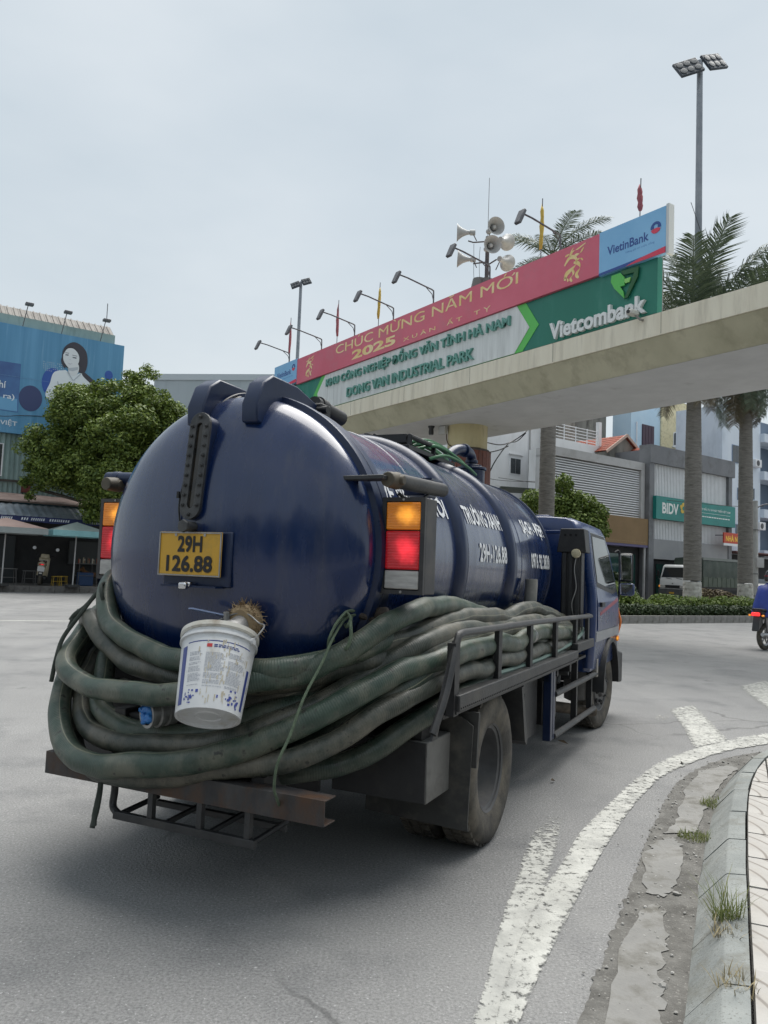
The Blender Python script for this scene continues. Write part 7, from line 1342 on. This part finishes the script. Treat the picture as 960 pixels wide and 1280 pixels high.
wc = thing('parked_car', 'white hatchback partly hidden behind the rightmost palm and the rider', 'car', rpos(9.5, -2.3, .35), -math.atan2(.80176, .59765))
cp = [(-1.95, .35), (1.95, .35), (2.0, .62), (1.85, .82), (1.05, .98), (.35, 1.45), (-.9, 1.50), (-1.65, 1.28), (-1.98, .95)]
cbw = MB().prism(cp, -.85, .85, XS_).obj('body', WHP, wc, bevel=.09)
for s in (-1, 1):
    MB().prism([(.92, 1.0), (.28, 1.38), (-.85, 1.42), (-1.40, 1.22), (-1.40, 1.02)], s*.853-.004, s*.853+.004, XS_).obj('side_window', GLASS, cbw, smooth=0); MB().box((s*.66, -1.93, .98), (.30, .12, .13)).obj('tail_light', LR, cbw, bevel=.03)
    for y in (-1.25, 1.25): simple_wheel(wc, (s*.76, y, .31), .31, .2)
MB().add([(-.62, -1.70, 1.27), (.62, -1.70, 1.27), (.56, -1.0, 1.505), (-.56, -1.0, 1.505)], [(0, 1, 2, 3)]).obj('rear_window', GLASS, cbw, smooth=0)
# parked scooter seen from behind
sc_ = thing('parked_scooter', 'beige scooter parked tail to the road before the cafe', 'scooter', (-15.08, 34.9, .25), R_(28)); sc_.rotation_euler = (0, R_(4), R_(20)); sc_.scale = (1.15,)*3; BEI = mat('beige_scooter_plastic', srgb('#b5a88e'), srgb('#c4b79c'), scale=5, rough=.35, coat=.3)
MB().lathe([(.0, -.62), (.10, -.60), (.15, -.40), (.17, -.15), (.15, .15), (.10, .28), (0, .3)], Matrix.Translation((0, -.15, .80)) @ YA(), 18).obj('tail_body', BEI, sc_, smooth=60); MB().prism([(-.70, .86), (-.70, .92), (-.1, .95), (.2, .88), (.2, .80)], -.14, .14, XS_).obj('seat', flat('seat_brown', srgb('#4d362c'), .6), sc_, bevel=.04)
MB().prism([(.25, .30), (.65, .30), (.78, 1.02), (.66, 1.08), (.52, .6), (.3, .42)], -.2, .2, XS_).obj('front_shield', BEI, sc_, bevel=.05); MB().prism([(.58, 1.0), (.82, 1.0), (.80, 1.18), (.62, 1.20)], -.16, .16, XS_).obj('headset', BEI, sc_, bevel=.05); MB().b2((-.18, -.1, .26), (.18, .5, .36)).obj('footboard', BLK, sc_)
MB().tube(smooth_path([(-.36, .52, 1.12), (-.15, .66, 1.14), (.15, .66, 1.14), (.36, .52, 1.12)]), .018).obj('handlebar', BLK, sc_)
for s in (-1, 1): k = MB().lathe([(0, -.012), (.05, -.012), (.068, .0), (.06, .012), (0, .014)], frame((s*.42, .60, 1.40), (0, -1, .15)), 16).obj('mirror', flat('mirror_bright', (.8, .8, .82), .3), sc_); MB().tube([(s*.22, .66, 1.15), (s*.34, .62, 1.3), (s*.41, .60, 1.38)], .009).obj('mirror_stalk', BLK, k)
simple_wheel(sc_, (0, -.55, .24), .24, .12); simple_wheel(sc_, (0, .72, .24), .24, .10); MB().box((0, -.83, .62), (.25, .01, .19), rotm(R_(0))).obj('number_plate', flat('plate_white', (.7, .7, .7), .4), sc_); MB().box((0, -.76, .79), (.18, .05, .05)).obj('tail_light', LR, sc_, bevel=.02); MB().box((0, -.74, .46), (.17, .02, .22)).obj('mud_flap', BLK, sc_); MB().box((0, -.78, .46), (.10, .02, .05)).obj('reflector', flat('reflector_pale', (.75, .72, .7), .2), sc_)
MB().cyl((.16, -.75, .3), (.16, -.3, .28), .05, n=12).obj('muffler', BLK, sc_); MB().tube(smooth_path([(-.12, -.35, .90), (-.12, -.70, .93), (0, -.78, .94), (.12, -.70, .93), (.12, -.35, .90)]), .014).obj('grab_rail', CHROME, sc_)
# people and animals: one skinned surface
def skinned(name, chains, m, par=None, lv=2):
    """chains: lists of (point, radius); the first chain's first point is the root, later chains start on an existing point"""
    vs = []; rd = []; ed = []; idx = {}
    for ch in chains:
        last = None
        for p, r in ch:
            k = tuple(round(x, 4) for x in p)
            if k not in idx: idx[k] = len(vs); vs.append(p); rd.append(r)
            if last is not None and last != idx[k]: ed.append((last, idx[k]))
            last = idx[k]
    me = bpy.data.meshes.new(name); me.from_pydata(vs, ed, []); o = link(name, me, m, par); md = o.modifiers.new('skin', 'SKIN'); md.use_smooth_shade = True
    for i, sv in enumerate(me.skin_vertices[0].data): r = rd[i]; sv.radius = r if isinstance(r, tuple) else (r, r); sv.use_root = (i == 0)
    sb_ = o.modifiers.new('subsurf', 'SUBSURF'); sb_.levels = lv; sb_.render_levels = lv; return o
# motorcycle and rider
MRZ = -math.atan2(.80, .60); ML = (8.66, 17.78, 0)
mc = thing('motorcycle', 'dark motorcycle with red tail light riding off the right edge', 'motorcycle', ML, MRZ); SIL = flat('alloy_grey', (.35, .35, .36), .3, metal=.7)
def bike_wheel(y, r):
    A = Matrix.Translation((0, y, r)) @ XA(); t = MB().lathe([(r-.10, -.035), (r-.04, -.055), (r-.005, -.025), (r, 0), (r-.005, .025), (r-.04, .055), (r-.10, .035)], A, 36, False).obj('wheel', RUB, mc, smooth=60); MB().lathe([(r-.10, -.03), (r-.13, -.02), (r-.13, .02), (r-.10, .03)], A, 36, False).obj('rim', SIL, t)
    mb = MB().cyl((-.05, y, r), (.05, y, r), .055, n=14)
    for k in range(5): a = 2*math.pi*k/5; mb.cyl((0, y+.05*math.cos(a), r+.05*math.sin(a)), (0, y+(r-.12)*math.cos(a+.25), r+(r-.12)*math.sin(a+.25)), .018, n=6)
    mb.obj('spokes', SIL, t)
bike_wheel(0, .30); bike_wheel(1.25, .29)
DKP = mat('dark_bike_plastic', (.02, .02, .022), (.035, .035, .037), scale=6, rough=.4)
MB().prism([(-.30, .72), (-.38, .90), (.0, .88), (.5, .80), (.95, .95), (1.05, .80), (.8, .60), (.3, .45), (.1, .55)], -.11, .11, XS_).obj('body', DKP, mc, bevel=.05); MB().prism([(-.35, .86), (-.38, .93), (.3, .90), (.6, .86), (.6, .78)], -.13, .13, XS_).obj('seat', BLK, mc, bevel=.04)
MB().prism([(-.36, .78), (-.28, .80), (-.22, .60), (-.40, .42), (-.43, .43)], -.075, .075, XS_).obj('rear_mudguard', DKP, mc, bevel=.01); MB().box((0, -.395, .80), (.18, .07, .08)).obj('tail_light', mat('red_tail_lit', (.6, .02, .02), rough=.2, emit=(.9, .03, .03), estr=.5), mc, bevel=.02)
for s in (-1, 1): MB().box((s*.15, -.36, .77), (.07, .06, .05)).obj('indicator', LA, mc, bevel=.02); MB().tube(smooth_path([(s*.08, .0, .30), (s*.09, .25, .36), (s*.10, .45, .4)]), .022).obj('swing_arm', SIL, mc); MB().cyl((s*.09, -.02, .36), (s*.10, -.12, .72), .028, n=10).obj('shock', SIL, mc)
MB().box((0, -.42, .56), (.19, .01, .14), rotm(R_(-20))).obj('number_plate', flat('plate_white', 0, .4), mc); MB().tube([(.13, -.35, .36), (.13, .1, .33), (.12, .5, .3)], .045).obj('muffler', SIL, mc); MB().tube(smooth_path([(-.35, .85, 1.03), (-.1, .98, 1.05), (.1, .98, 1.05), (.35, .85, 1.03)]), .016).obj('handlebar', BLK, mc); MB().prism([(.35, .2), (.8, .22), (.85, .5), (.4, .45)], -.12, .12, XS_).obj('engine', CASTG, mc, bevel=.04); MB().tube([(0, 1.25, .30), (0, 1.0, .95)], .03).obj('fork', SIL, mc)
pe = thing('person', 'rider in blue raincoat and dark helmet, back to the camera on the motorcycle', 'person', ML, MRZ)
SKIN = mat('skin', (.30, .17, .11), (.36, .21, .14), scale=10, rough=.6); RAIN = mat('blue_raincoat', (.012, .035, .24), (.018, .05, .33), scale=3, rough=.45, bump=.5, bscale=9)
hand = lambda s: [[((s*.34, .80, 1.06), .026), ((s*.345, .84, 1.065), .022), ((s*(.33-.012*0), .88, 1.06), .010), ((s*.33, .90, 1.04), .009), ((s*.33, .89, 1.02), .008)], [((s*.345, .84, 1.065), .022), ((s*.35, .885, 1.062), .010), ((s*.35, .905, 1.038), .009), ((s*.35, .893, 1.015), .008)],
    [((s*.345, .84, 1.065), .022), ((s*.37, .88, 1.06), .009), ((s*.37, .90, 1.038), .0085), ((s*.37, .888, 1.016), .008)], [((s*.345, .84, 1.065), .022), ((s*.387, .868, 1.055), .0085), ((s*.389, .886, 1.034), .008), ((s*.389, .876, 1.016), .0075)], [((s*.34, .80, 1.06), .026), ((s*.315, .82, 1.05), .011), ((s*.305, .845, 1.03), .0095)]]
ch_ = [[((0, .18, .95), (.15, .12)), ((0, .17, 1.12), (.145, .11)), ((0, .20, 1.30), (.165, .115)), ((0, .24, 1.42), (.12, .09)), ((0, .26, 1.50), .055), ((0, .28, 1.56), .06), ((0, .29, 1.63), .088), ((0, .28, 1.70), .075)]]
for s in (-1, 1):
    ch_ += [[((0, .20, 1.30), (.165, .115)), ((s*.17, .24, 1.36), .07), ((s*.27, .40, 1.20), .045), ((s*.33, .68, 1.09), .034), ((s*.34, .80, 1.06), .026)], [((0, .18, .95), (.15, .12)), ((s*.12, .25, .93), .09), ((s*.20, .62, .82), .068), ((s*.16, .48, .45), .048), ((s*.15, .46, .32), .04), ((s*.16, .62, .28), .04)]]+hand(s)
skinned('body', ch_, SKIN, pe)
def loft(secs, n=20):
    mb = MB()
    for c, rx, ry, z in secs:
        for j in range(n): a = 2*math.pi*j/n; w = 1+.04*math.sin(5*a+z*9); mb.v.append((c[0]+rx*w*math.cos(a), c[1]+ry*w*math.sin(a), z))
    k = len(secs); mb.f = [(i*n+j, i*n+(j+1) % n, (i+1)*n+(j+1) % n, (i+1)*n+j) for i in range(k-1) for j in range(n)]; return mb
rc = loft([((0, .12), .34, .33, .74), ((0, .13), .33, .31, .86), ((0, .15), .31, .28, 1.0), ((0, .17), .28, .24, 1.16), ((0, .19), .27, .21, 1.30), ((0, .22), .23, .17, 1.40), ((0, .25), .13, .12, 1.46), ((0, .26), .075, .08, 1.50)])
rc.obj('raincoat', RAIN, pe, smooth=70); mb = MB()
for s in (-1, 1): mb.tube(smooth_path([(s*.17, .23, 1.37), (s*.27, .38, 1.23), (s*.33, .62, 1.11), (s*.34, .77, 1.07)]), [.105, .105, .105]+[.10-.002*i for i in range(22)], 12)
mb.obj('sleeves', RAIN, pe, smooth=70); MB().lathe([(.055, -.14), (.125, -.13), (.135, -.06), (.132, .0), (.115, .07), (.075, .12), (0, .14)], Matrix.Translation((0, .275, 1.665)), 24, False).obj('helmet', flat('helmet_dark', (.02, .02, .024), .25, coat=.5), pe, smooth=60)
MB().lathe([(.136, -.02), (.139, -.0), (.137, .015)], Matrix.Translation((0, .275, 1.665)), 24, False).obj('helmet_stripe', flat('stripe_maroon', (.2, .03, .04), .3), pe)
MB().cyl((0, .375, 1.615), (0, .40, 1.595), .012, .016, n=8).cyl((-.035, .372, 1.64), (-.035, .378, 1.64), .011, n=8).cyl((.035, .372, 1.64), (.035, .378, 1.64), .011, n=8).box((0, .378, 1.565), (.05, .01, .01)).obj('face', SKIN, pe)
for s in (-1, 1): MB().prism([(.40, .24), (.70, .24), (.70, .29), (.55, .34), (.42, .36)], s*.16-.045, s*.16+.045, XS_).obj('shoe', flat('shoe_black', (.02, .02, .02), .6), pe, bevel=.015); MB().tube(smooth_path([(s*.10, .22, .93), (s*.21, .62, .83), (s*.165, .49, .5), (s*.155, .46, .34)]), .085, 10).obj('trouser_leg', flat('trousers_navy', (.02, .025, .05), .8), pe, smooth=60)
# dog
FUR = mat('brown_dog_fur', (.16, .075, .032), (.26, .13, .06), scale=14, rough=.9, bump=.5, bscale=60)
dg = thing('dog', 'small reddish brown dog standing by the cafe, partly behind the hose', 'dog', (-13.62, 37.4, .25), R_(28)); dg.scale = (1.15,)*3
dc = [[((.26, 0, .40), (.085, .085)), ((.10, 0, .42), (.095, .10)), ((-.08, 0, .41), (.105, .115)), ((-.24, 0, .42), (.11, .125)), ((-.36, 0, .50), .075), ((-.43, 0, .60), .07), ((-.48, 0, .64), .072), ((-.57, 0, .60), .045), ((-.63, 0, .585), .03)], [((.26, 0, .40), (.085, .085)), ((.36, 0, .46), .04), ((.43, 0, .56), .035), ((.40, 0, .66), .028), ((.33, 0, .68), .018)]]
for s in (-1, 1): dc += [[((-.24, 0, .42), (.11, .125)), ((-.25, s*.08, .34), .055), ((-.23, s*.085, .20), .032), ((-.25, s*.085, .06), .024), ((-.28, s*.085, .02), .028)], [((.26, 0, .40), (.085, .085)), ((.24, s*.08, .33), .07), ((.19, s*.085, .24), .042), ((.30, s*.085, .13), .026), ((.27, s*.085, .03), .022), ((.24, s*.085, .02), .026)], [((-.48, 0, .64), .072), ((-.45, s*.055, .70), .028), ((-.44, s*.065, .755), .010)]]
skinned('body', dc, FUR, dg); MB().lathe([(0, -.012), (.014, 0), (0, .012)], Matrix.Translation((-.66, 0, .59)), 8).obj('nose', flat('nose_black', (.01, .01, .01), .4), dg)
for s in (-1, 1): MB().lathe([(0, -.01), (.010, 0), (0, .01)], Matrix.Translation((-.535, s*.045, .645)), 8).obj('eye', flat('eye_black', (.005, .005, .005), .1), dg)
